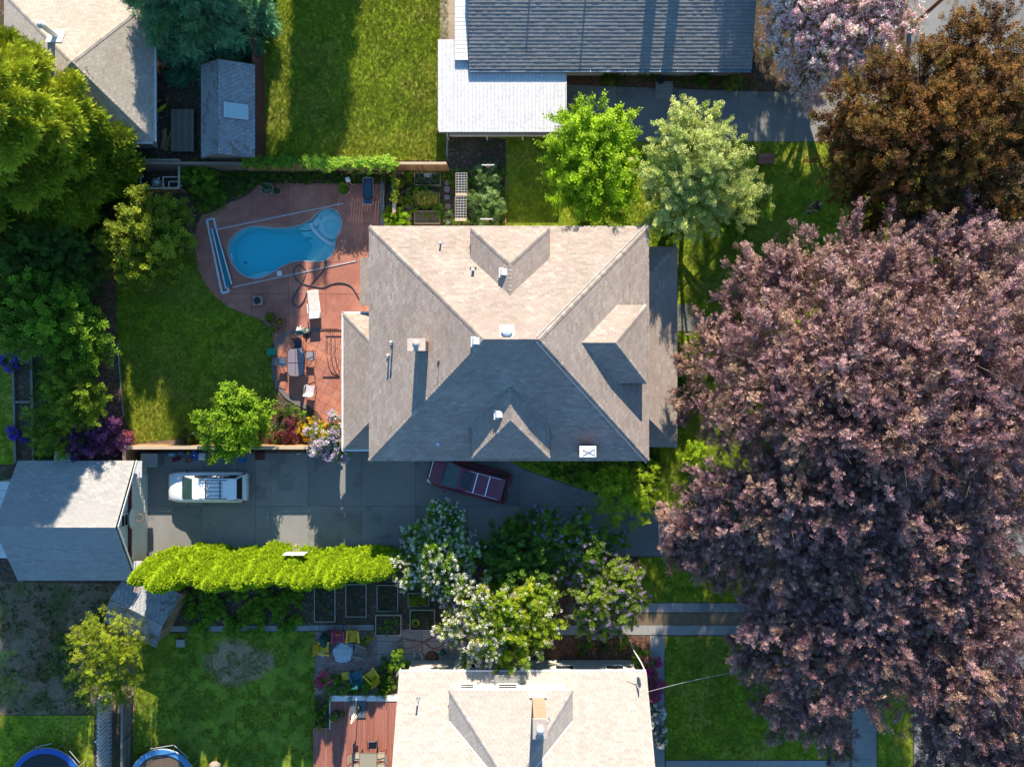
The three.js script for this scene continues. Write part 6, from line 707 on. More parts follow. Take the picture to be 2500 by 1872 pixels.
// clutter behind the beige house
{ const zNW = survey(0, 0, 3.45), b = thing('kayak', 'yellow and black canoe leaning at the beige house wall', 'canoe', P(...zNW(1350, 920)).setY(0.3), 0.6); part(b, 'hull', loft([[-0.75, 0.03, 0.1, 0.3], [-0.4, 0.26, -0.1, 0.3], [0, 0.32, -0.14, 0.3], [0.4, 0.26, -0.1, 0.3], [0.75, 0.03, 0.1, 0.3]], 16), surf(0.5, 0.42, 0.02)); part(b, 'deck_strip', rbox(0.9, 0.05, 0.3, 0.02, 0.25, 0.31, 0.05), M.black);
  const k = thing('bicycle', 'small bicycle lying among the clutter by the beige house', 'bicycle', P(...zNW(1355, 1060)).setY(0.05), 1.4); for (const x of [-0.45, 0.45]) { const w = part(k, 'wheel', at(uvBox(new THREE.TorusGeometry(0.28, 0.022, 6, 24)), x, 0.3, 0, 0.5), M.black); part(w, 'spokes', J([0, 1, 2, 3].map((i) => at(box(0.54, 0.006, 0.006), x, 0.3, 0, 0.5, 0, i * 0.78))), M.steel); } part(k, 'frame', J(bar(V(-0.45, 0.3, 0), V(0, 0.35, 0.02), 0.018), bar(V(0, 0.35, 0.02), V(0.3, 0.68, 0.15), 0.018), bar(V(-0.45, 0.3, 0), V(-0.12, 0.66, 0.14), 0.016), bar(V(-0.12, 0.66, 0.14), V(0.3, 0.68, 0.15), 0.018), bar(V(0, 0.35, 0.02), V(-0.14, 0.72, 0.16), 0.018), bar(V(0.45, 0.3, 0), V(0.28, 0.78, 0.18), 0.018)), surf(0.4, 0.05, 0.04)); part(k, 'saddle', rbox(0.24, 0.05, 0.12, 0.02, -0.15, 0.75, 0.17), M.black); part(k, 'handlebar', bar(V(0.28, 0.78, -0.08), V(0.28, 0.8, 0.44), 0.014), M.steel);
  const c = thing('white_bucket', 'white bucket beside the bicycle', 'bucket', P(...zNW(1310, 1005))); part(c, 'bucket', lathe([[0, 0], [0.16, 0], [0.2, 0.38], [0.18, 0.38], [0.15, 0.05], [0, 0.04]]), M.white); part(c, 'bucket_handle', pipe([[-0.19, 0.36, 0], [0, 0.48, 0.1], [0.19, 0.36, 0]], 0.008), M.steel);
  const pk = thing('plank_heap', 'loose brown planks leaning behind the beige house', 'planks', P(...zNW(1390, 1180))); for (let i = 0; i < 5; i++) part(pk, 'plank', at(rbox(0.12, 0.03, 1.3, 0.005), rr(-0.3, 0.3), 0.05 + i * 0.035, rr(-0.1, 0.2), 0, rr(-0.5, 0.5)), M.fence[i % 3]); }
// ---------- back garden of the cream house ----------
const zYd = survey(720, 1400, 5.52), zDk = survey(720, 1580, 5.53);
function adirondack(label, pos, turn, mat, o = {}) { // faces local +z
  const t = thing('garden_armchair', label, 'chair', pos, turn, o.group); for (let i = 0; i < 6; i++) part(t, 'seat_slat', rbox(0.52, 0.022, 0.075, 0.006, 0, 0.36 - i * -0.022, -0.2 + i * 0.088, 0.24), mat);
  for (let i = 0; i < 5; i++) { const a = (i - 2) * 0.085; part(t, 'back_slat', at(rbox(0.1, 0.86 - Math.abs(i - 2) * 0.07, 0.02, 0.006), (i - 2) * 0.125, 0.66, -0.4 - 0.0 * i, -0.42, 0, -a), mat); }
  for (const s of [-1, 1]) { part(t, 'arm', rbox(0.12, 0.024, 0.74, 0.008, s * 0.35, 0.57, -0.02, 0, s * 0.1), mat); part(t, 'front_leg', rbox(0.03, 0.56, 0.1, 0.006, s * 0.3, 0.28, 0.26), mat); part(t, 'back_leg', at(rbox(0.03, 0.12, 0.95, 0.006), s * 0.27, 0.25, -0.18, -0.3), mat); } part(t, 'back_brace', rbox(0.56, 0.05, 0.03, 0.006, 0, 0.75, -0.49), mat);
  if (o.cushion) part(t, 'cushion', rbox(0.4, 0.14, 0.16, 0.05, 0, 0.55, -0.22, -0.3), o.cushion); return t;
}
const yel = surf(0.74, 0.46, 0.008, { roughness: 0.55 }), mag = surf(0.42, 0.04, 0.08, { roughness: 0.6 }), tealP = surf(0.015, 0.13, 0.15, { roughness: 0.6 }), oldWood = M.fenceGrey[0], yd = (x, y) => P(...zYd(x, y), 0.4).setY(0.035);
adirondack('dark pink slatted armchair with an orange cushion', yd(588, 855), 0.05, mag, { cushion: surf(0.6, 0.14, 0.05) }); adirondack('yellow slatted armchair between dark pink chair and round shrub', yd(785, 850), 0, yel); adirondack('yellow slatted armchair beside the dark green cover', yd(395, 1000), 2.1 - 0.55, yel); adirondack('weathered grey wooden armchair next to the covered fire table', yd(865, 1040), -Math.PI / 2 - 0.3, oldWood);
adirondack('dark pink slatted armchair with back turned to the deck', yd(412, 1392), 2.25, mag); adirondack('teal slatted armchair beside the yellow footstool', yd(828, 1375), Math.PI + 0.25, tealP); adirondack('yellow slatted armchair next to the teal armchair', yd(1035, 1365), Math.PI + 0.7, yel);
{ const f = thing('footstool', 'yellow slatted footstool beside the teal armchair', 'footstool', yd(683, 1380), 0.15); for (let i = 0; i < 6; i++) part(f, 'slat', rbox(0.075, 0.02, 0.46, 0.006, -0.22 + i * 0.088, 0.34, 0, -0.08), yel); for (const [x, z] of [[-0.2, -0.18], [0.2, -0.18], [-0.2, 0.18], [0.2, 0.18]]) part(f, 'leg', box(0.04, 0.33, 0.05, x, 0.165, z), yel);
  const c = thing('covered_fire_table', 'round fire table under a crumpled pale grey cover', 'fire table', yd(652, 1058)), q = [], N = 40, R = []; for (let j = 0; j <= 6; j++) { R.push([]); for (let i = 0; i < N; i++) { const a = i / N * 6.283, f2 = 1 + 0.06 * Math.sin(a * 5 + j) + 0.05 * Math.sin(a * 11 + 1), rad = [0, 0.26, 0.46, 0.58, 0.62, 0.66, 0.7][j] * f2, y = [0.66, 0.65 + 0.02 * Math.sin(a * 3), 0.62 + 0.03 * Math.sin(a * 7), 0.58 + 0.03 * Math.sin(a * 4), 0.42, 0.2, 0.03][j]; R[j].push([Math.cos(a) * rad, y, Math.sin(a) * rad]); } } for (let j = 0; j < 6; j++) for (let i = 0; i < N; i++) { const k = (i + 1) % N; q.push(...R[j][i], ...R[j + 1][k], ...R[j + 1][i], ...R[j][i], ...R[j][k], ...R[j + 1][k]); } const g = new THREE.BufferGeometry(); g.setAttribute('position', new THREE.Float32BufferAttribute(q, 3)); g.computeVertexNormals(); part(c, 'cover', uvBox(g), surf(0.42, 0.46, 0.5)); part(c, 'tie_cord', at(uvBox(new THREE.TorusGeometry(0.68, 0.012, 5, 30)), 0, 0.16, 0, Math.PI / 2), M.galv);
  const d = thing('covered_chair', 'dark green cover draped over a folded chair', 'cover', yd(392, 900), 0.5); part(d, 'cover', loft([[-0.42, 0.1, 0.02, 0.5, 2.5], [-0.2, 0.22, 0, 0.75, 2.6], [0.2, 0.24, 0, 0.85, 2.4], [0.42, 0.12, 0.02, 0.6, 2.5]], 18), surf(0.012, 0.075, 0.06)).rotation.y = 1.1; part(d, 'strap', rbox(0.04, 0.03, 0.5, 0.01, 0.1, 0.8, 0), M.black);
  pot('dark blue empty glazed pot behind the pink armchair', ...zYd(460, 800), 0.27, 0.4, surf(0.02, 0.03, 0.06, { roughness: 0.3 }), C.dark, { n: 8 });
  const b = thing('white_crate', 'pale folded crate on the brick patio edge', 'crate', yd(335, 1095), -0.5); part(b, 'crate', J(box(0.48, 0.02, 0.26, 0, 0.02, 0), box(0.48, 0.12, 0.02, 0, 0.07, 0.13), box(0.48, 0.12, 0.02, 0, 0.07, -0.13), box(0.02, 0.12, 0.26, 0.24, 0.07, 0), box(0.02, 0.12, 0.26, -0.24, 0.07, 0)), M.fenceTop); for (let i = 0; i < 3; i++) part(b, 'slat', box(0.46, 0.015, 0.05, 0, 0.14, -0.08 + i * 0.08), M.whiteMetal);
}
const palePlank = wood(0.36, 0.31, 0.25);
raisedBed('long raised bed of dark soil and seedlings by the leafy rows', zYd(265, 150), zYd(552, 640), 0.22, palePlank, { soil: darkSoil, cols: [[0.16, 0.24, 0.02]], n: 9, leaf: 4 }); raisedBed('long raised bed of dark soil without plants under the hedge', zYd(688, 130), zYd(970, 574), 0.22, palePlank, { soil: darkSoil, cols: C.dark, n: 5, leaf: 3 }); raisedBed('raised bed of weedy soil behind the tall square bed', zYd(1108, 140), zYd(1396, 500), 0.22, palePlank, { soil: darkSoil, cols: C.dark, n: 14, leaf: 4 }); raisedBed('raised bed filled with low green leaves beneath the white lilac', zYd(1525, 250), zYd(1812, 434), 0.22, palePlank, { soil: darkSoil, cols: C.olive, n: 60, leaf: 6 }); raisedBed('tall square raised bed with black lining and lettuce', zYd(1100, 525), zYd(1446, 802), 0.5, palePlank, { soil: darkSoil, cols: C.mid, n: 16 }); raisedBed('tall square raised bed with a yellow ring in its soil', zYd(1560, 455), zYd(1896, 735), 0.5, palePlank, { soil: darkSoil, cols: C.dark, n: 16 });
{ const r = thing('plant_ring', 'yellow plastic ring in the tall square bed', 'plant ring', P(...zYd(1628, 660), 0.5)); part(r, 'ring', at(uvBox(new THREE.TorusGeometry(0.2, 0.03, 8, 26)), 0, 0.02, 0, Math.PI / 2), surf(0.5, 0.48, 0.01)); part(r, 'inner_ring', at(uvBox(new THREE.TorusGeometry(0.12, 0.02, 8, 22)), 0, 0.0, 0, Math.PI / 2), surf(0.4, 0.4, 0.01));
  const h = thing('garden_hose', 'red garden hose looped on the flagstones', 'hose'); part(h, 'hose', pipe([[1450, 875], [1400, 920], [1410, 980], [1500, 1005], [1620, 975], [1740, 920], [1880, 855], [1990, 870], [2000, 940], [1900, 1000], [1800, 980], [1770, 910], [1830, 860], [1960, 880], [2020, 960], [1980, 1010], [1860, 1010], [1790, 960], [1640, 900], [1520, 885], [1450, 875]].map(([x, y], i) => P(...zYd(x, y)).setY(0.05 + 0.018 * (i % 3))), 0.018, 200, 6), surf(0.34, 0.07, 0.04)); part(h, 'nozzle', bar(P(...zYd(1455, 878)).setY(0.06), P(...zYd(1490, 890)).setY(0.06), 0.03, 8), M.steel);
  const hc = thing('watering_pot', 'dark green watering pot by the cream house wall', 'watering can', P(...zYd(1992, 1058)).setY(0.03)); part(hc, 'body', lathe([[0, 0], [0.16, 0], [0.18, 0.25], [0.12, 0.3], [0, 0.3]]), surf(0.015, 0.1, 0.08)); part(hc, 'spout', bar(V(0.14, 0.08, 0), V(0.36, 0.3, 0.05), 0.02), surf(0.015, 0.1, 0.08));
  for (let i = 0; i < 14; i++) { const [x, y] = [rr(1570, 1800), rr(1040, 1150)], a = rr(1.2, 1.9), l = rr(0.25, 0.55), m = thing('driftwood_stick', 'bleached driftwood stick in the heap by the cream house', 'stick', P(...zYd(x, y)).setY(0.05 + i * 0.02), a, 'driftwood heap sticks'); part(m, 'stick', taper([V(-l / 2, 0, 0), V(0, rr(-0.01, 0.03), rr(-0.05, 0.05)), V(l / 2, rr(0, 0.04), 0)], rr(0.02, 0.035), 0.012, 6), i % 3 ? surf(0.55, 0.5, 0.46) : M.barkPale); part(m, 'knot', lathe([[0, -0.03], [0.035, 0], [0, 0.03]], rr(-0.1, 0.1), 0, 0, 8), M.barkPale); }
  const hp = thing('bark_heap', 'low heap of brown bark beside the driftwood', 'heap', P(...zYd(1850, 1120)).setY(0.03)); part(hp, 'mound', lathe([[0.4, 0], [0.34, 0.08], [0.2, 0.17], [0.06, 0.2], [0, 0.2]], 0, 0, 0, 14), M.mulch); part(hp, 'chips', J([...Array(26)].map(() => { const a = rr(0, 6.28), d = rr(0.05, 0.36); return box(rr(0.06, 0.14), 0.02, 0.04, Math.cos(a) * d, 0.2 - d * 0.4, Math.sin(a) * d, 0, a, rr(-0.3, 0.3)); })), M.bark);
}
{ // timber deck
  const t = thing('timber_deck', 'red brown plank deck beside the cream house', 'deck', [0, 0, 0]), h = 0.4, X = (x) => P(...zDk(x, 0), h).x, Z = (y) => P(...zDk(0, y), h).z; const bw = 0.14; let i = 0;
  for (let x = X(242); x < X(1420); x += bw + 0.006, i++) { const z0 = x + bw < X(478) ? Z(1085) : Z(716), z1 = Z(1900), cut = z0 + (0.3 + 0.5 * ((i * 0.618) % 1)) * (z1 - z0); for (const [a, b] of [[z0, cut - 0.003], [cut + 0.003, z1]]) part(t, 'plank', rbox(bw, 0.035, b - a, 0.005, x + bw / 2, h - 0.018 + rr(-0.001, 0.001), (a + b) / 2), pick(M.deck)); }
  part(t, 'joists', J(box(X(1420) - X(478), 0.3, 0.05, (X(1420) + X(478)) / 2, 0.2, Z(716) + 0.05), box(0.05, 0.3, Z(1900) - Z(1085), X(242) + 0.05, 0.2, (Z(1900) + Z(1085)) / 2), box(X(1400) - X(260), 0.12, 0.05, (X(1400) + X(260)) / 2, 0.28, Z(1500)), box(X(1400) - X(260), 0.12, 0.05, (X(1400) + X(260)) / 2, 0.28, Z(1250))), M.deck[2]);
  part(t, 'edge_trim', J(box(0.06, 0.45, Z(1100) - Z(712), X(470), 0.22, (Z(1100) + Z(712)) / 2), box(X(1400) - X(470), 0.05, 0.34, (X(1400) + X(470)) / 2, 0.42, Z(686)), box(X(1400) - X(470), 0.4, 0.05, (X(1400) + X(470)) / 2, 0.2, Z(665))), M.white);
  const D = (x, y) => P(...zDk(x, y), h).setY(h);
  const u = thing('closed_parasol', 'closed white parasol standing in a grey slab base on the deck', 'parasol', D(850, 830)); part(u, 'base', rbox(1.0, 0.07, 1.05, 0.02, 0, 0.04, 0), surf(0.1, 0.12, 0.14)); part(u, 'stem', cyl(0.2, 0.08, 0.12, 0.05, 0.12, -0.05), M.black); part(u, 'pole', cyl(0.03, 0.03, 2.3, 0, 1.15, 0, 10), M.blackMetal); const cl = surf(0.66, 0.56, 0.5); for (let k = 0; k < 8; k++) { const a = k / 8 * 6.283, b = (k + 0.5) / 8 * 6.283, c = (k + 1) / 8 * 6.283, R = rr(0.16, 0.24), yb = rr(0.95, 1.15), tp = [0, 2.36, 0]; part(u, 'canopy_panel', J(plate([tp, [Math.cos(a) * 0.06, yb, Math.sin(a) * 0.06], [Math.cos(b) * R, yb, Math.sin(b) * R]], 0.006), plate([tp, [Math.cos(b) * R, yb, Math.sin(b) * R], [Math.cos(c) * 0.06, yb, Math.sin(c) * 0.06]], 0.006)), cl); }
  pot('dark pot of pink and yellow flowers on the deck', ...zDk(572, 858), 0.32, 0.4, darkPot, [...C.mid, [0.6, 0.5, 0.05], [0.5, 0.2, 0.25]], { y: h, n: 80 }); pot('little green pot beside the flower pot on the deck', ...zDk(668, 852), 0.16, 0.2, surf(0.12, 0.13, 0.02), C.olive, { y: h, n: 14, size: 0.4 });
  const T = thing('patio_table', 'rectangular glass patio table with tan frame on the deck', 'table', D(1016, 1560)); part(T, 'top', rbox(1.0, 0.015, 1.85, 0.006, 0, 0.72, 0), std({ color: rgb(0.3, 0.26, 0.19), roughness: 0.12 })); part(T, 'rim', J(box(1.06, 0.03, 0.04, 0, 0.72, -0.94), box(1.06, 0.03, 0.04, 0, 0.72, 0.94), box(0.04, 0.03, 1.84, -0.52, 0.72, 0), box(0.04, 0.03, 1.84, 0.52, 0.72, 0)), surf(0.2, 0.16, 0.1)); for (const [x, z] of [[-0.44, -0.84], [0.44, -0.84], [-0.44, 0.84], [0.44, 0.84]]) part(T, 'leg', bar(V(x, 0.7, z), V(x, 0, z), 0.025), M.blackMetal);
  const creamC = surf(0.5, 0.42, 0.3); slingChair('black patio chair with cream headrest at the end of the deck table', D(1066, 1270), 0, surf(0.13, 0.11, 0.11), M.blackMetal); slingChair('cream cushioned deck chair near the white parasol at the glass table', D(850, 1430), Math.PI / 2, creamC, M.blackMetal, 'cream chairs along the deck table'); slingChair('cream cushioned deck chair beside the house wall at the glass table', D(1178, 1430), -Math.PI / 2, creamC, M.blackMetal, 'cream chairs along the deck table'); slingChair('cream cushioned deck chair with arm shadow farther along the glass table', D(850, 1580), Math.PI / 2, creamC, M.blackMetal, 'cream chairs along the deck table'); slingChair('cream cushioned deck chair by the house farther along the glass table', D(1178, 1575), -Math.PI / 2, creamC, M.blackMetal, 'cream chairs along the deck table');
}
// trampolines
function trampoline(label, u, v, R, blue, o = {}) { const t = thing('trampoline', label, 'trampoline', P(u, v, 0.85).setY(0)); part(t, 'mat', cyl(R - 0.28, R - 0.28, 0.015, 0, 0.83, 0, 48), o.mat ?? surf(0.035, 0.035, 0.04)); const n = 16; for (let i = 0; i < n; i++) { const a0 = i / n * 6.2832, q = []; for (let k = 0; k <= 4; k++) q.push([Math.cos(a0 + k / 4 * 6.2832 / n) * R, Math.sin(a0 + k / 4 * 6.2832 / n) * R]); for (let k = 4; k >= 0; k--) q.push([Math.cos(a0 + k / 4 * 6.2832 / n) * (R - 0.32), Math.sin(a0 + k / 4 * 6.2832 / n) * (R - 0.32)]); part(t, 'pad', flat(q, 0.85, 0.9 + rr(-0.006, 0.006), [], 0.012), blue); } part(t, 'frame_ring', at(uvBox(new THREE.TorusGeometry(R, 0.03, 8, 60)), 0, 0.83, 0, Math.PI / 2), M.galv);
  for (let i = 0; i < 8; i++) { const a = i * 0.785 + (o.turn ?? 0.3); part(t, 'leg', bar(V(Math.cos(a) * R, 0.8, Math.sin(a) * R), V(Math.cos(a) * R * 1.02, 0, Math.sin(a) * R * 1.02), 0.022), M.galv); if (o.poles) part(t, 'net_pole', bar(V(Math.cos(a) * (R + 0.04), 0.4, Math.sin(a) * (R + 0.04)), V(Math.cos(a) * (R + 0.08), o.poles, Math.sin(a) * (R + 0.08)), 0.02), M.galv); } if (o.poles) part(t, 'net_hoop', at(uvBox(new THREE.TorusGeometry(R + 0.08, 0.012, 6, 60)), 0, o.poles, 0, Math.PI / 2), M.galv); return t; }
trampoline('trampoline with deep blue pad and dark mat in the grass corner', 98, 1694, 2.2, surf(0.01, 0.09, 0.42, { roughness: 0.5 })); trampoline('trampoline with faded blue pad beside the wooden rails', 350, 1690, 2.02, surf(0.06, 0.22, 0.46, { roughness: 0.5 }), { mat: surf(0.12, 0.085, 0.06), poles: 0 });
{ const ns = (l, q) => { const t = thing('loose_net_pole', l, 'pole'); part(t, 'pole', J(q.map(([a, b]) => bar(P(...a, 1.2), P(...b, 1.2), 0.025))), M.galv); part(t, 'pole_cap', J(q.map(([, b]) => { const p = P(...b, 1.2); return cyl(0.04, 0.04, 0.05, p.x, p.y, p.z, 8); })), M.black); for (const [a] of q) part(t, 'support', bar(P(...a, 0), P(...a, 1.2), 0.02), M.galv); }; ns('bent galvanised net pole over the deep blue trampoline', [[[75, 1614], [112, 1605]], [[150, 1622], [172, 1648]]]); ns('thin galvanised net pole over the faded blue trampoline', [[[325, 1617], [375, 1609]], [[375, 1609], [408, 1638]]]);
  const r = thing('covered_stump', 'grey tarpaulin bundle on the sunlit stripe of lawn', 'bundle', P(466, 1650)); part(r, 'tarpaulin', loft([[-0.35, 0.1, 0, 0.25, 2.4], [-0.15, 0.26, 0, 0.5, 2.5], [0.12, 0.28, 0, 0.55, 2.2], [0.35, 0.12, 0, 0.3, 2.4]], 16), surf(0.3, 0.25, 0.2)); part(r, 'cord', at(uvBox(new THREE.TorusGeometry(0.26, 0.014, 5, 24)), 0, 0.28, 0, 0.2, 1.4), M.bark);
  const cb = thing('concrete_block', 'pale concrete block beside the slanted shed', 'block', P(393, 1576 - 190)); part(cb, 'block', J(box(0.5, 0.25, 0.09, 0, 0.13, -0.18), box(0.5, 0.25, 0.09, 0, 0.13, 0.18), box(0.08, 0.25, 0.28, -0.2, 0.13, 0), box(0.08, 0.25, 0.28, 0.2, 0.13, 0)), surf(0.34, 0.33, 0.3)); part(cb, 'cap', rbox(0.5, 0.05, 0.46, 0.01, 0, 0.28, 0), surf(0.36, 0.35, 0.31));
  [[[30, 765], [36, 1000]], [[70, 765], [75, 1000]], [[34, 868], [72, 868]], [[255, 740], [268, 900]], [[395, 946], [480, 910]]].forEach(([a, b], i) => { const t = thing('timber_edging', ['outer timber edge of the bed with violet flowers', 'inner timber edge of the bed with violet flowers', 'short crosswise timber dividing the violet flower bed', 'pale edging strip between mulch and back lawn', 'pale edging strip beside the maple bed'][i], 'edging'); part(t, 'timber', beam(P(...a).setY(0.1), P(...b).setY(0.1), i < 3 ? 0.14 : 0.06, 0.2 - (i > 2) * 0.1), i < 3 ? M.fenceGrey[0] : M.path); part(t, 'stake', J(box(0.06, 0.3, 0.06, P(...a).x, 0.12, P(...a).z), box(0.06, 0.3, 0.06, P(...b).x, 0.12, P(...b).z)), M.bark); });
}
// ---------- trees, hedges, shrubs ----------
conifer('spruce_tree', 'blue green spruce with feathery boughs beside the big lawn', [466, 60], 13.5, 3.6, { cols: C.blueFir, size: 1.0, dense: 14, boughs: 13, droop: 0.16 });
conifer('cedar_tree', 'huge yellow green cedar covering the beige house corner', [165, 345], 22, 4.8, { cols: C.cedar, geo: G.cedarClump, size: 1.0, dense: 14, boughs: 13, droop: 0.1, pow: 0.6, lift: 0.9 });
conifer('cedar_tree', 'dark cedar behind the small ribbed roof hut', [60, 455], 11.5, 3.6, { cols: C.cedar.map((c) => c.map((x) => x * 0.7)), geo: G.cedarClump, dense: 12, boughs: 12, droop: 0.1, pow: 0.6 });
conifer('spruce_tree', 'tall slender spruce standing beyond the far end of the big lawn', [742, -185], 10.5, 1.2, { cols: C.blueFir, dense: 14, boughs: 12, pow: 0.7 });
conifer('spruce_tree', 'shorter spruce standing beyond the far end of the big lawn', [684, -175], 12.3, 0.85, { cols: C.blueFir, dense: 16, boughs: 14, pow: 0.7 });
conifer('spruce_tree', 'spruce behind the blue green spruce beside the dark red fence', [600, -190], 16, 2.7, { cols: C.blueFir, dense: 12, boughs: 12, clear: 0.5, pow: 0.45 });
tree('dark_tree', 'dark leafy tree between the cedar and the back lawn', 'tree', [160, 540], [[120, 545, 4.2, 75], [60, 560, 4.5, 70], [150, 590, 3.4, 60]], { cols: C.dark, geo: G.broad, r: 0.14 });
tree('olive_tree', 'large olive green rhododendron beside the pool terrace', 'tree', [345, 520], [[318, 450, 2.4, 50], [290, 500, 2.8, 62], [352, 470, 2.0, 55], [345, 540, 2.2, 68], [290, 570, 2.0, 55], [385, 515, 1.5, 48], [255, 535, 2.2, 45]], { cols: C.olive, geo: G.big, r: 0.12, pl: 1.4, k: 10, spread: 0.2 });
tree('green_tree', 'broad mid green tree at the mulch bed', 'tree', [165, 700], [[115, 690, 4.6, 95], [175, 745, 3.8, 70], [60, 650, 4.6, 70], [150, 640, 3.6, 60], [55, 720, 4.2, 55]], { cols: C.mid, geo: G.big, r: 0.13 });
tree('green_tree', 'smaller light green tree above the purple smoke bush', 'tree', [185, 885], [[165, 850, 4.0, 72], [110, 900, 3.4, 58], [125, 955, 2.6, 48], [195, 870, 3.2, 45]], { cols: [[0.18, 0.27, 0.01], [0.23, 0.32, 0.014], [0.14, 0.22, 0.008]], geo: G.broad, r: 0.1 });
tree('smoke_bush', 'purple leaved smoke bush beside the garage roof', 'shrub', [228, 945], [[195, 935, 2.4, 52], [240, 930, 2.0, 42], [255, 970, 1.6, 30], [185, 965, 2.0, 38]], { cols: C.purple, geo: G.broad, r: 0.07 });
shrub('barberry_shrub', 'pink red barberry beside the driveway return fence', 268, 962, 0.75, 1.3, [[0.34, 0.08, 0.11], [0.42, 0.14, 0.17], [0.26, 0.05, 0.07]]);
tree('maple_tree', 'small bright green maple leaning over the driveway fence', 'tree', [512, 920], [[510, 900, 3.2, 62], [470, 915, 2.8, 42], [545, 900, 2.8, 42], [500, 860, 2.6, 40], [495, 960, 2.9, 48], [540, 945, 2.6, 36], [492, 985, 2.4, 24]], { cols: [[0.23, 0.38, 0.01], [0.29, 0.45, 0.014], [0.17, 0.31, 0.008]], geo: G.big, r: 0.08, pl: 1.5, k: 9, spread: 0.2 });
tree('maple_tree', 'vivid spring green tree at the end of the patio cover', 'tree', [1262, 385], [[1270, 300, 4.8, 78], [1225, 345, 4.2, 55], [1325, 310, 4.2, 62], [1285, 380, 4.6, 88], [1235, 410, 3.6, 48], [1340, 380, 4.0, 55], [1300, 445, 3.2, 55], [1245, 250, 4.0, 30], [1345, 265, 3.6, 34]], { cols: C.spring, geo: G.big, r: 0.15, pl: 1.25, k: 11, spread: 0.2, reach: [0.8, 1.25] });
tree('pear_tree', 'pale silvery green tree overlapping the vivid green tree', 'tree', [1480, 400], [[1490, 320, 6.0, 95], [1440, 385, 5.4, 75], [1545, 370, 5.6, 85], [1480, 440, 5.0, 80], [1570, 440, 4.4, 62], [1420, 460, 4.0, 45], [1510, 275, 5.4, 55], [1600, 420, 3.4, 50], [1630, 425, 2.8, 34]], { cols: C.pale, geo: G.broad, r: 0.18, pl: 1.3, k: 13, spread: 0.2, reach: [0.82, 1.2] });
tree('shrubby_tree', 'dark green tree behind the pale silvery tree', 'tree', [1610, 450], [[1605, 440, 2.0, 60], [1440, 500, 2.0, 45], [1575, 480, 2.0, 45]], { cols: C.mid, geo: G.broad, r: 0.1 });
tree('cherry_tree', 'pink and white blossoming crab apple tree', 'tree', [1755, 125], [[1790, 40, 4.6, 95], [1720, 60, 4.4, 75], [1870, 60, 4.6, 85], [1780, 130, 4.0, 75], [1730, 160, 3.4, 50], [1925, 40, 4.4, 60], [1850, 130, 3.8, 55], [1745, 205, 2.8, 36], [1900, -30, 5.0, 90], [1760, -30, 5.0, 90], [1690, 30, 3.8, 45]], { cols: [[0.17, 0.25, 0.03], [0.13, 0.2, 0.02], [0.22, 0.3, 0.04]], geo: G.small, r: 0.2, pl: 1.0, k: 9, bloom: { share: 0.95, cols: C.pink, geo: G.puff, size: 1.15 } });
tree('street_tree', 'tall leafy tree beyond the dark roofed house', 'tree', [1638, -152], [[14.4, -28, 5, 2.2], [14.3, -28.5, 8, 2.3], [15.4, -27, 6.5, 1.9], [14.2, -29, 10.5, 2.2], [15.2, -27.5, 4, 1.9], [13.6, -27.5, 6, 1.5], [17, -27.4, 4.9, 1.7], [18.2, -27.6, 4.6, 1.6]].map(([x, z, y, r]) => [1106 + x * FOCAL / (CAM_H - y), 828 + z * FOCAL / (CAM_H - y), y, r * FOCAL / (CAM_H - y)]), { cols: C.mid, geo: G.broad, r: 0.2, pl: 0.9 });
const plumO = { geo: G.plum, mat: MF.gloss, r: 0.3, pl: 0.72, k: 24, size: 0.9, spread: 0.26, inner: 0.35, reach: [0.78, 1.28], fill: 9, jitter: 0.22, up: 0.25 };
tree('bronze_tree', 'big bronze leaved maple at the corner of the lawn', 'tree', [1905, 350], [[1880, 260, 8, 120], [1990, 180, 8.5, 120], [2110, 130, 9, 120], [1850, 350, 7, 95], [1960, 330, 9, 130], [2080, 270, 10, 140], [2190, 230, 10, 130], [1900, 440, 6.5, 95], [2020, 420, 8, 130], [2150, 390, 9, 130], [1830, 290, 6, 60]], { cols: C.bronze, geo: G.broad, mat: MF.leaf, r: 0.32, pl: 1.15, k: 15, spread: 0.27, inner: 0.45, fill: 5 });
tree('purple_tree', 'immense purple leaved plum tree facing the porch roof', 'tree', [1740, 815], [[1640, 610, 6.5, 85], [1700, 590, 7, 80], [1590, 690, 6, 70], [1850, 620, 9, 150], [1980, 560, 9, 130], [2100, 560, 9.5, 130], [2190, 640, 10, 130], [1690, 740, 8.5, 130], [1560, 770, 6.5, 75], [1520, 725, 5.5, 45], [1500, 795, 5, 40], [1490, 870, 5, 45], [1840, 770, 10.5, 170], [2030, 750, 11, 180], [2180, 820, 11, 150], [1640, 860, 8.5, 120], [1560, 900, 7, 75], [1780, 910, 10, 150], [1940, 920, 11, 160], [2110, 950, 11, 150]], { ...plumO, cols: C.plum });
tree('purple_tree', 'purple leaved plum tree spreading over the driveway mouth', 'tree', [1690, 1110], [[1560, 1060, 6.5, 85], [1490, 1120, 5.5, 62], [1640, 1030, 7.5, 95], [1700, 1090, 8.5, 120], [1580, 1150, 6.5, 85], [1820, 1060, 9, 130], [1950, 1090, 9.5, 140], [2100, 1110, 10, 140], [2210, 1060, 10, 100], [1680, 1200, 7, 100], [1810, 1200, 8, 120], [1490, 1190, 5, 55], [1455, 1130, 4.6, 48], [1450, 1180, 4.6, 40], [1520, 1060, 5, 50], [1590, 1230, 5.5, 60], [1530, 1225, 4.5, 45], [1950, 1230, 9, 130], [2090, 1250, 9, 120]], { ...plumO, cols: C.plum });
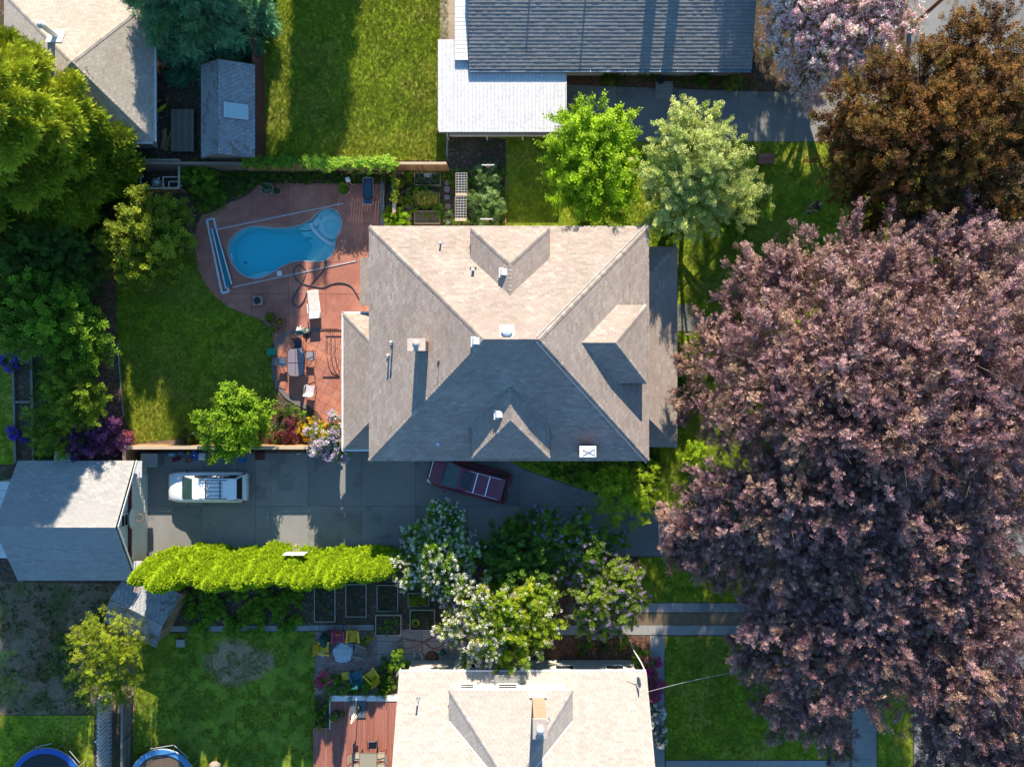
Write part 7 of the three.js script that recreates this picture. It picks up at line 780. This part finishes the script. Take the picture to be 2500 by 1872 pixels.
tree('purple_tree', 'purple leaved plum tree shading the square lawn and pavement', 'tree', [1770, 1395], [[1660, 1330, 6, 95], [1780, 1330, 7, 110], [1900, 1350, 8, 110], [1720, 1430, 6, 100], [1850, 1450, 7, 110], [1690, 1520, 5, 75], [1780, 1540, 5.5, 80], [1620, 1400, 5, 60], [1800, 1590, 4.5, 50]], { ...plumO, cols: C.plum });
tree('purple_tree', 'purple leaved plum tree on the street side of the pavement', 'tree', [2050, 1420], [[2040, 1340, 8, 110], [2170, 1330, 9, 120], [1990, 1450, 7.5, 95], [2110, 1460, 8.5, 120], [2200, 1500, 8.5, 100], [2060, 1560, 7, 95], [2160, 1610, 7.5, 100], [2000, 1540, 6.5, 55], [2190, 1660, 7, 90], [2090, 1660, 6.5, 80], [2010, 1640, 5.5, 50]], { ...plumO, cols: C.plum });
tree('laburnum_tree', 'yellow green small leaved tree beside the driveway corner', 'tree', [1342, 1075], [[1340, 1060, 2.6, 60], [1390, 1060, 2.8, 45], [1365, 1105, 2.4, 40], [1305, 1050, 1.8, 42], [1320, 1100, 1.6, 35], [1400, 1020, 2.4, 28]], { cols: [[0.34, 0.46, 0.012], [0.27, 0.4, 0.01], [0.4, 0.5, 0.02]], geo: G.small, r: 0.07, pl: 1.8, k: 12, twigs: 5, bark: M.barkPale });
const lilacO = { geo: G.broad, r: 0.08, pl: 2.1, k: 11, reach: [0.85, 1.25], spread: 0.2, fill: 8 };
tree('white_lilac', 'white flowering lilac bush beside the golden hedge', 'shrub', [950, 1190], [[945, 1110, 2.4, 38], [920, 1155, 2.6, 45], [970, 1150, 2.6, 42], [880, 1200, 2.2, 38], [945, 1210, 2.8, 50], [1000, 1195, 2.3, 40], [905, 1245, 2.4, 40], [970, 1250, 2.5, 42]], { ...lilacO, cols: C.mid, bloom: { share: 0.5, cols: C.white, size: 0.85 } });
tree('green_shrub', 'dense dark green shrub between the lilacs', 'shrub', [1115, 1200], [[1090, 1180, 2.2, 50], [1145, 1185, 2.4, 55], [1120, 1225, 2.5, 55], [1070, 1220, 2.2, 42], [1175, 1230, 2.2, 45], [1130, 1150, 1.8, 40]], { ...lilacO, cols: C.dark.map((c) => c.map((x) => x * 1.25)) });
tree('purple_lilac', 'violet flowering lilac bush reaching over the driveway', 'shrub', [1235, 1180], [[1180, 1130, 2.2, 38], [1240, 1140, 2.6, 42], [1270, 1180, 2.8, 42], [1215, 1170, 2.4, 40], [1300, 1170, 2.2, 32], [1330, 1165, 1.8, 24], [1235, 1215, 2.4, 38]], { ...lilacO, cols: C.mid, bloom: { share: 0.26, cols: C.lilac, size: 0.85 } });
tree('purple_lilac', 'violet flowering lilac bush near the garden path', 'shrub', [1305, 1280], [[1300, 1235, 2.6, 55], [1350, 1260, 2.4, 40], [1290, 1290, 2.8, 52], [1345, 1310, 2.2, 42], [1265, 1335, 2.2, 35], [1310, 1345, 1.8, 35], [1375, 1290, 1.8, 24]], { ...lilacO, cols: [[0.2, 0.3, 0.02], [0.25, 0.34, 0.03], [0.17, 0.26, 0.015]], bloom: { share: 0.22, cols: C.lilac, size: 0.85 } });
tree('mixed_lilac', 'big yellow green lilac bush with white blooms at the cream house', 'shrub', [1075, 1335], [[1010, 1300, 2.4, 48], [1065, 1310, 3.0, 60], [1130, 1310, 3.0, 58], [1170, 1280, 2.6, 42], [990, 1350, 2.3, 42], [1055, 1370, 2.8, 55], [1125, 1370, 2.9, 58], [1175, 1345, 2.4, 40], [1100, 1420, 2.3, 42], [1020, 1395, 2.2, 36]], { ...lilacO, cols: [[0.31, 0.41, 0.012], [0.25, 0.36, 0.012], [0.38, 0.43, 0.02], [0.2, 0.31, 0.012]], bloom: { share: 0.8, cols: [...C.white, ...C.white, ...C.white, C.lilac[0]], size: 0.85, where: (p) => p.x < -1.3 + gs() * 0.8 || rnd() < 0.12 } });
tree('weeping_tree', 'yellow green weeping tree between dirt lot and white fence', 'tree', [258, 1405], [[235, 1380, 3.6, 62], [200, 1410, 3.4, 45], [265, 1430, 3.2, 50], [225, 1460, 3.0, 50], [185, 1370, 3.0, 35], [250, 1490, 2.4, 34], [210, 1510, 2.2, 26], [290, 1400, 2.6, 32]], { cols: [[0.3, 0.37, 0.012], [0.36, 0.41, 0.02], [0.24, 0.31, 0.01]], geo: G.small, r: 0.1, pl: 1.9, k: 12, reach: [0.75, 1.3], low: -0.7, twigs: 5, bark: M.barkPale, up: 0 });
tree('dark_shrub', 'dark green thicket beside the slanted shed', 'shrub', [190, 1400], [[170, 1390, 1.4, 50], [150, 1440, 1.2, 45], [225, 1330, 1.0, 34], [185, 1480, 1.0, 40]], { cols: C.dark, geo: G.small, r: 0.06 });
tree('pale_shrub', 'pale green bush at the far edge of the dirt lot', 'shrub', [30, 1450], [[5, 1440, 2.2, 45], [25, 1490, 1.8, 30]], { cols: C.pale.map((c) => c.map((x) => x * 0.7)), geo: G.small, r: 0.07 });
tree('wisteria', 'pale lilac wisteria climbing at the house wing corner', 'shrub', [715, 955], [[725, 920, 2.2, 26], [705, 945, 2.4, 32], [735, 960, 2.2, 28], [695, 965, 1.9, 22], [720, 985, 2.0, 24]], { ...lilacO, cols: C.olive, bloom: { share: 0.75, cols: [[0.6, 0.5, 0.68], [0.68, 0.6, 0.72], [0.5, 0.38, 0.62], [0.72, 0.66, 0.66]], size: 1.05 } });
// golden hedge of upright conifers
function column(i, u, v, H, R) {
  const b = P(u, v), t = thing('golden_arborvitae', 'golden upright conifer in the pointed hedge along the driveway', 'hedge tree', b, 0, 'golden conifers of the driveway hedge'), it = [], n = Math.round(H * R * 1300);
  for (let k = 0; k < n; k++) { const f = Math.pow(rnd(), 0.85), y = 0.1 + f * H, a = rr(0, 6.283), lump = vn(a / 6.283 + i * 0.13, f * 0.9 + i * 0.07, 9, 70), prof = R * Math.pow(1 - Math.pow(f, 2.3), 0.8) * (0.72 + 0.5 * lump) + 0.04, r = prof * (rnd() < 0.25 ? rr(0.4, 0.9) : rr(0.88, 1.06)), c = pick(C.gold), g = rr(0.8, 1.15), d = V(Math.cos(a), rr(0.5, 1.3), Math.sin(a)).normalize(); it.push([V(b.x + Math.cos(a) * r, y, b.z + Math.sin(a) * r), d, rr(0.7, 1.15), c.map((x) => x * g)]); }
  part(t, 'trunk', taper([V(0, -0.05, 0), V(0, H * 0.5, 0), V(0, H * 0.9, 0)], 0.08, 0.015, 6), M.bark); instanced(t, 'crown', G.hedgeClump, MF.leaf, it, b);
}
for (let i = 0; i < 22; i++) column(i, 374 + i * 22.6 + rr(-6, 6), 1207 + rr(-6, 6), i > 17 ? rr(4.2, 4.9) : i > 12 ? rr(5.0, 6.0) : rr(5.2, 6.9), rr(0.58, 0.78));
// climbers
function vine(name, label, a, b, h, n, cols, geo, wid = 0.3, sz = 0.8) { const A = P(...a), B = P(...b), t = thing(name, label, 'vine', A), it = [], st = []; for (let i = 0; i < n; i++) { const f = rnd(), cl = 0.55 + 0.6 * vn(f * 3, 0.3, 24, 5), p = A.clone().lerp(B, f); p.x += gs() * 0.15; p.z += gs() * wid * cl; p.y = h + gs() * 0.16 * cl - Math.abs(p.z - A.clone().lerp(B, f).z) * rr(0, 1.2); if (vn(f * 6, 0.7, 40, 9) < 0.25) continue; it.push([p, V(gs() * 0.6, 0.8, gs() * 0.6).normalize(), sz * rr(0.7, 1.2), pick(cols).map((x) => x * rr(0.85, 1.15))]); } for (let i = 0; i < 5; i++) { const p = A.clone().lerp(B, (i + 0.5) / 5).sub(A); st.push(taper([V(p.x, -0.02, p.z + 0.2), V(p.x + 0.1, h * 0.5, p.z + 0.15), V(p.x + 0.5, h, p.z)], 0.025, 0.01, 5)); } part(t, 'stem', J(st), M.bark); instanced(t, 'foliage', geo, MF.leaf, it, A); return t; }
vine('grape_vine', 'sunlit yellow green grape vine trailing over the cedar fence', [680, 371], [862, 371], 1.95, 520, C.gold.map((c) => [c[0] * 0.9, c[1], c[2] * 6]), G.big, 0.34);
vine('grape_vine', 'shaded green vine on the fence beside the skylight shed', [548, 371], [685, 371], 1.9, 230, C.mid, G.big, 0.3);
vine('climbing_rose', 'leafy climber on the short dividing fence', [858, 372], [859, 450], 1.35, 150, C.olive, G.broad, 0.5);
// shrubs
shrub('round_shrub', 'round bright green shrub beside the equipment enclosure', 432, 383, 1.0, 1.4, C.mid, { geo: G.broad });
shrub('daylily_clump', 'large clump of strap leaved daylilies at the terrace edge', 462, 425, 1.15, 0.5, C.mid, { geo: G.strap, cat: 'plant', pl: 1.2, k: 5, size: 1, up: 1.2 });
shrub('round_shrub', 'chartreuse fluffy shrub where the house meets the terrace', 854, 472, 0.78, 1.1, C.spring, { geo: G.small });
shrub('berry_bush', 'light green berry bush below the clothes line post', 1050, 390, 0.75, 1.2, [[0.2, 0.3, 0.08], [0.26, 0.36, 0.12], [0.15, 0.24, 0.05]], { geo: G.broad, lobes: [[1050, 378, 0.7, 24], [1055, 400, 0.7, 22]] });
shrub('berry_bush', 'larger light green berry bush in the vegetable garden', 1052, 440, 0.9, 1.3, [[0.22, 0.34, 0.1], [0.28, 0.4, 0.14], [0.16, 0.27, 0.06]], { geo: G.broad, lobes: [[1045, 425, 0.8, 28], [1060, 448, 0.8, 28], [1050, 468, 0.6, 24]] });
shrub('barberry_shrub', 'round burgundy barberry beside the yellow flowers', 624, 928, 0.72, 1.0, C.burgundy);
shrub('flowering_shrub', 'bright yellow flowering shrub by the tiled terrace', 673, 925, 0.62, 0.7, C.olive, { bloom: { share: 0.8, cols: C.yellow, size: 0.9 } });
for (const [l, u, v, r, h, c] of [['little blue green cushion plant beside the curb', 602, 912, 0.3, 0.35, [[0.1, 0.19, 0.1]]], ['dark green perennial beside the terrace curb', 614, 888, 0.5, 0.6, C.dark], ['low green perennial behind the burgundy barberry', 596, 945, 0.6, 0.6, C.dark], ['tall green grasses next to the yellow flowers', 652, 895, 0.42, 0.6, C.mid], ['dark round shrub at the edge of the maple bed', 407, 948, 0.5, 0.7, C.dark], ['blue grey fescue clump beside the maple', 490, 943, 0.4, 0.4, [[0.06, 0.15, 0.17]]], ['yellow green ball shrub at the walkway of the dark roofed house', 1583, 186, 0.55, 0.8, [[0.2, 0.26, 0.02], [0.16, 0.22, 0.015]]], ['dark shrub against the dark roofed house wall', 1530, 172, 0.55, 0.7, C.dark], ['straggly shrub near the dark roofed house gutter', 1320, 172, 0.6, 0.6, C.olive.map((x) => x.map((y) => y * 0.6))], ['green shrub beside the porch roof edge', 1482, 805, 0.75, 0.9, C.mid], ['sunlit shrub between porch and purple tree', 1508, 845, 0.75, 0.8, C.spring], ['green shrub under the porch corner', 1478, 868, 0.7, 0.9, C.mid], ['yellow green shrub south of the porch', 1500, 985, 0.9, 1.0, C.spring], ['clipped round shrub beside the yellow armchair', ...zYd(948, 870), 0.34, 0.6, C.olive], ['dark leafy shrub at the cream house corner', ...zYd(1370, 1185), 0.72, 0.9, C.mid], ['blue green shrub beside the dark leafy corner shrub', ...zYd(1185, 1245), 0.42, 0.5, C.dark], ['leafy shrub behind the dark pink armchair', ...zYd(500, 1540), 0.7, 0.6, C.mid], ['leafy shrub behind the yellow footstool', ...zYd(690, 1530), 0.7, 0.6, C.mid], ['leafy shrub behind the teal armchair', ...zYd(880, 1540), 0.65, 0.6, C.mid], ['leafy shrub at the white deck rail near the downpipe', ...zYd(1140, 1520), 0.62, 0.6, C.mid], ['leafy shrub hugging the cream house downpipe', ...zYd(1290, 1470), 0.45, 0.5, C.mid], ['upright green shrub beside the deck corner', ...zDk(345, 850), 0.42, 0.7, C.mid], ['ferny green shrub along the deck side', ...zDk(345, 980), 0.42, 0.5, C.olive], ['small green shrub beside the garden path', 1262, 1400, 0.4, 0.5, C.mid], ['small green shrub in the mulch by the cream house', 1300, 1392, 0.4, 0.5, C.dark], ['bright small shrub near the corner path', 1345, 1386, 0.42, 0.55, C.mid], ['upright leafy shrub beside the magenta azalea', 1380, 1410, 0.6, 0.9, C.mid]]) shrub('garden_shrub', l, u, v, r, h, c);
shrub('azalea', 'magenta flowering azalea at the cream house corner', 1408, 1470, 0.62, 1.0, C.mid, { lobes: [[1405, 1430, 0.6, 17], [1412, 1462, 0.6, 18], [1410, 1495, 0.6, 15]], bloom: { share: 0.75, cols: C.magenta, size: 0.9 } });
shrub('white_azalea', 'white flowering shrub along the cream house gable', 1420, 1560, 0.55, 0.9, C.dark, { lobes: [[1416, 1535, 0.6, 14], [1422, 1565, 0.6, 16], [1425, 1592, 0.6, 13]], bloom: { share: 0.45, cols: C.white, size: 1.0 } });
shrub('violet_flowers', 'violet flower clump at the far timber edge', 32, 786, 0.6, 0.6, C.dark, { bloom: { share: 0.8, cols: C.violet } });
shrub('violet_flowers', 'smaller violet flower clump near the garage', 45, 930, 0.45, 0.5, C.dark, { bloom: { share: 0.6, cols: C.violet } });
// ground cover
scatter('ground_cover', 'dark leafy ground cover north of the pool terrace', 'ground cover', [[400, 352], [860, 376], [840, 398], [660, 396], [560, 398], [520, 425], [430, 450], [415, 420]], 75, G.small, MF.leaf, C.dark, { y: 0.05, h: 0.25, size: 1.1, lean: 0.8 });
scatter('ground_cover', 'mixed green ground cover around the vegetable beds', 'ground cover', [[862, 372], [1088, 372], [1088, 486], [840, 486], [862, 440]], 130, G.small, MF.leaf, [...C.mid, ...C.mid, ...C.dark, C.spring[2]], { y: 0.03, h: 0.35, size: 1.0, lean: 0.8, skip: [rectp(...zGar(640, 180), ...zGar(925, 325)), rectp(...zGar(640, 385), ...zGar(920, 525)), rectp(...zGar(640, 572), ...zGar(925, 720)), rectp(...zGar(960, 250), ...zGar(1020, 700))], patchy: 4 });
scatter('leafy_rows', 'rows of leafy green vegetables below the golden hedge', 'vegetables', [[398, 1268], [655, 1268], [655, 1345], [620, 1366], [430, 1366], [398, 1340]], 85, G.broad, MF.leaf, C.mid, { y: 0.06, h: 0.35, size: 1.0, lean: 0.8, patchy: 8 });
scatter('weeds', 'patchy weeds over the bare dirt lot', 'weeds', [[-60, 1262], [235, 1262], [235, 1540], [-60, 1540]], 30, G.longTuft, MF.leaf, [...C.dark, [0.12, 0.1, 0.04]], { size: 0.6, lean: 0.7, patchy: 12 });
scatter('ground_cover', 'low dark plants along the dark roofed house wall', 'ground cover', [[1300, 158], [1640, 164], [1640, 190], [1300, 182]], 40, G.small, MF.leaf, C.dark, { h: 0.15, patchy: 5 });
scatter('ground_cover', 'dark undergrowth beneath cedars and left trees', 'undergrowth', [[-40, 420], [300, 420], [230, 560], [205, 1000], [80, 1000], [76, 740], [-40, 700]], 26, G.broad, MF.leaf, C.dark, { h: 0.3, lean: 0.8 });
scatter('ground_cover', 'dark undergrowth in the corner south of the long house', 'undergrowth', [[1094, 985], [1420, 960], [1480, 1090], [1340, 1080], [1207, 1034]], 34, G.longTuft, MF.leaf, C.dark, { size: 0.8 });

// ---------- person on the front lawn ----------
{
  const zP = survey(1950, 440, 16.56), foot = P(...zP(490, 1190)), head = P(...zP(880, 860), 1.62), t = thing('person', 'person in dark shirt and grey shorts standing on the front lawn with a rake', 'person', foot), face = Math.PI; t.rotation.y = 0.25;
  const cap = (p, a, b, r0, r1) => { const d = b.clone().sub(a), h = Math.min(1, Math.max(0, p.clone().sub(a).dot(d) / d.lengthSq())); return p.distanceTo(a.clone().addScaledVector(d, h)) - (r0 + (r1 - r0) * h); }, smin = (a, b, k) => { const h = Math.max(k - Math.abs(a - b), 0) / k; return Math.min(a, b) - h * h * k / 4; };
  function mesh(c, half, res, sdf) { const mc = new MarchingCubes(res, new THREE.MeshStandardMaterial(), false, false, 60000); mc.isolation = 0; const H2 = res / 2; for (let z = 0; z < res; z++) for (let y = 0; y < res; y++) for (let x = 0; x < res; x++) mc.field[x + y * res + z * res * res] = -sdf(V(c.x + (x - H2) / H2 * half, c.y + (y - H2) / H2 * half, c.z + (z - H2) / H2 * half)); mc.update(); const n = mc.count ?? mc.geometry.drawRange.count, g = new THREE.BufferGeometry(), p = new Float32Array(n * 3); for (let i = 0; i < n; i++) { p[3 * i] = c.x + mc.positionArray[3 * i] * half; p[3 * i + 1] = c.y + mc.positionArray[3 * i + 1] * half; p[3 * i + 2] = c.z + mc.positionArray[3 * i + 2] * half; } g.setAttribute('position', new THREE.BufferAttribute(p, 3)); g.setAttribute('normal', new THREE.BufferAttribute(mc.normalArray.slice(0, n * 3), 3)); return g; }
  const hR = V(-0.44, 1.02, -0.1), hL = V(-0.5, 0.86, 0.12), B = [[V(0, 0.93, 0), V(-0.02, 1.18, 0), 0.14, 0.135], [V(-0.02, 1.18, 0), V(-0.03, 1.36, 0), 0.14, 0.13], [V(-0.03, 1.37, -0.16), V(-0.03, 1.37, 0.16), 0.075, 0.075], [V(-0.03, 1.4, 0), V(-0.04, 1.54, 0), 0.055, 0.052], [V(-0.05, 1.63, 0), V(-0.06, 1.7, 0), 0.085, 0.088], [V(-0.12, 1.6, 0), V(-0.06, 1.63, 0), 0.05, 0.07],
    [V(-0.03, 1.37, -0.19), V(-0.12, 1.12, -0.25), 0.055, 0.042], [V(-0.12, 1.12, -0.25), hR, 0.042, 0.03], [V(-0.03, 1.37, 0.19), V(-0.14, 1.1, 0.24), 0.055, 0.042], [V(-0.14, 1.1, 0.24), hL, 0.042, 0.03], [V(0, 0.92, -0.09), V(-0.03, 0.5, -0.12), 0.095, 0.062], [V(-0.03, 0.5, -0.12), V(0.04, 0.09, -0.12), 0.06, 0.04], [V(0, 0.92, 0.09), V(-0.06, 0.5, 0.14), 0.095, 0.062], [V(-0.06, 0.5, 0.14), V(-0.06, 0.09, 0.16), 0.06, 0.04], [V(0.05, 0.045, -0.12), V(-0.14, 0.035, -0.14), 0.045, 0.035], [V(-0.05, 0.045, 0.16), V(-0.24, 0.035, 0.18), 0.045, 0.035]];
  const nose = V(-0.175, 1.635, 0), earA = V(-0.05, 1.64, 0.088), earB = V(-0.05, 1.64, -0.088), sdf = (p) => { let d = 9; for (const [a, b, r0, r1] of B) d = smin(d, cap(p, a, b, r0, r1), 0.05); for (const [c, r] of [[nose, 0.018], [earA, 0.022], [earB, 0.022]]) d = smin(d, p.distanceTo(c) - r, 0.012); return d; };
  const body = mesh(V(-0.15, 0.88, 0), 0.95, 110, sdf), hands = [[hR, V(-0.05, 0, 0.03)], [hL, V(-0.05, 0, 0.02)]].map(([h, d]) => { const f = d.clone().normalize(), s = V(-f.z, 0, f.x), pts = []; for (let i = 0; i < 4; i++) { const o = h.clone().addScaledVector(s, (i - 1.5) * 0.019), k1 = o.clone().addScaledVector(f, 0.075 + 0.006 * (i % 3)), k2 = k1.clone().addScaledVector(f, 0.02).add(V(0, -0.035, 0)), k3 = k2.clone().addScaledVector(f, -0.03).add(V(0, -0.012, 0)); pts.push([o.clone().addScaledVector(f, 0.04), k1, 0.0095, 0.009], [k1, k2, 0.009, 0.0085], [k2, k3, 0.0085, 0.008]); } const th = h.clone().addScaledVector(s, 0.04).addScaledVector(f, 0.02); pts.push([th, th.clone().addScaledVector(f, 0.045).add(V(0, -0.03, 0)), 0.011, 0.009]); return mesh(h.clone().addScaledVector(f, 0.03), 0.14, 72, (p) => { let d = cap(p, h, h.clone().addScaledVector(f, 0.045), 0.032, 0.034); for (const [a, b, r0, r1] of pts) d = smin(d, cap(p, a, b, r0, r1), 0.006); return d; }); });
  const g = mergeGeometries([body, ...hands]), p = g.attributes.position, col = new Float32Array(p.count * 3), skin = [0.42, 0.24, 0.18], shirt = [0.016, 0.018, 0.03], shorts = [0.1, 0.1, 0.11], shoe = [0.03, 0.03, 0.035], hair = [0.06, 0.04, 0.03];
  for (let i = 0; i < p.count; i++) { const x = p.getX(i), y = p.getY(i), z = p.getZ(i), armOut = x < -0.16 && y > 0.75 && y < 1.25; let c = skin; if (y < 0.085) c = shoe; else if (y > 0.5 && y < 0.95 && !armOut) c = shorts; else if (y >= 0.95 && y < 1.46 && !(armOut || (Math.abs(z) > 0.2 && y < 1.2))) c = shirt; else if (y > 1.64 && x > -0.06 && y < 1.76) c = hair; else if (y > 1.645 && y < 1.665 && x < -0.12 && Math.abs(Math.abs(z) - 0.035) < 0.014) c = shoe; else if (y > 1.575 && y < 1.585 && x < -0.13 && Math.abs(z) < 0.03) c = [0.3, 0.1, 0.09]; col.set(c, 3 * i); }
  g.setAttribute('color', new THREE.BufferAttribute(col, 3)); part(t, 'body', g, std({ vertexColors: true, roughness: 0.75 }));
  const rk = thing('garden_rake', 'long handled rake held by the person on the lawn', 'rake', foot, 0.25); part(rk, 'handle', bar(V(-0.4, 1.12, -0.16), V(-0.95, 0.05, 0.62), 0.015), M.fenceTop); part(rk, 'rake_head', J(bar(V(-0.78, 0.05, 0.68), V(-1.12, 0.05, 0.56), 0.014), ...[...Array(9)].map((_, i) => bar(V(-0.78 - i * 0.042, 0.05, 0.68 - i * 0.015), V(-0.8 - i * 0.042, 0.02, 0.72 - i * 0.015), 0.005, 4))), M.blackMetal);
}
scene.traverse((o) => { if (o.isMesh) { o.castShadow = true; o.receiveShadow = true; } });
renderer.render(scene, camera);
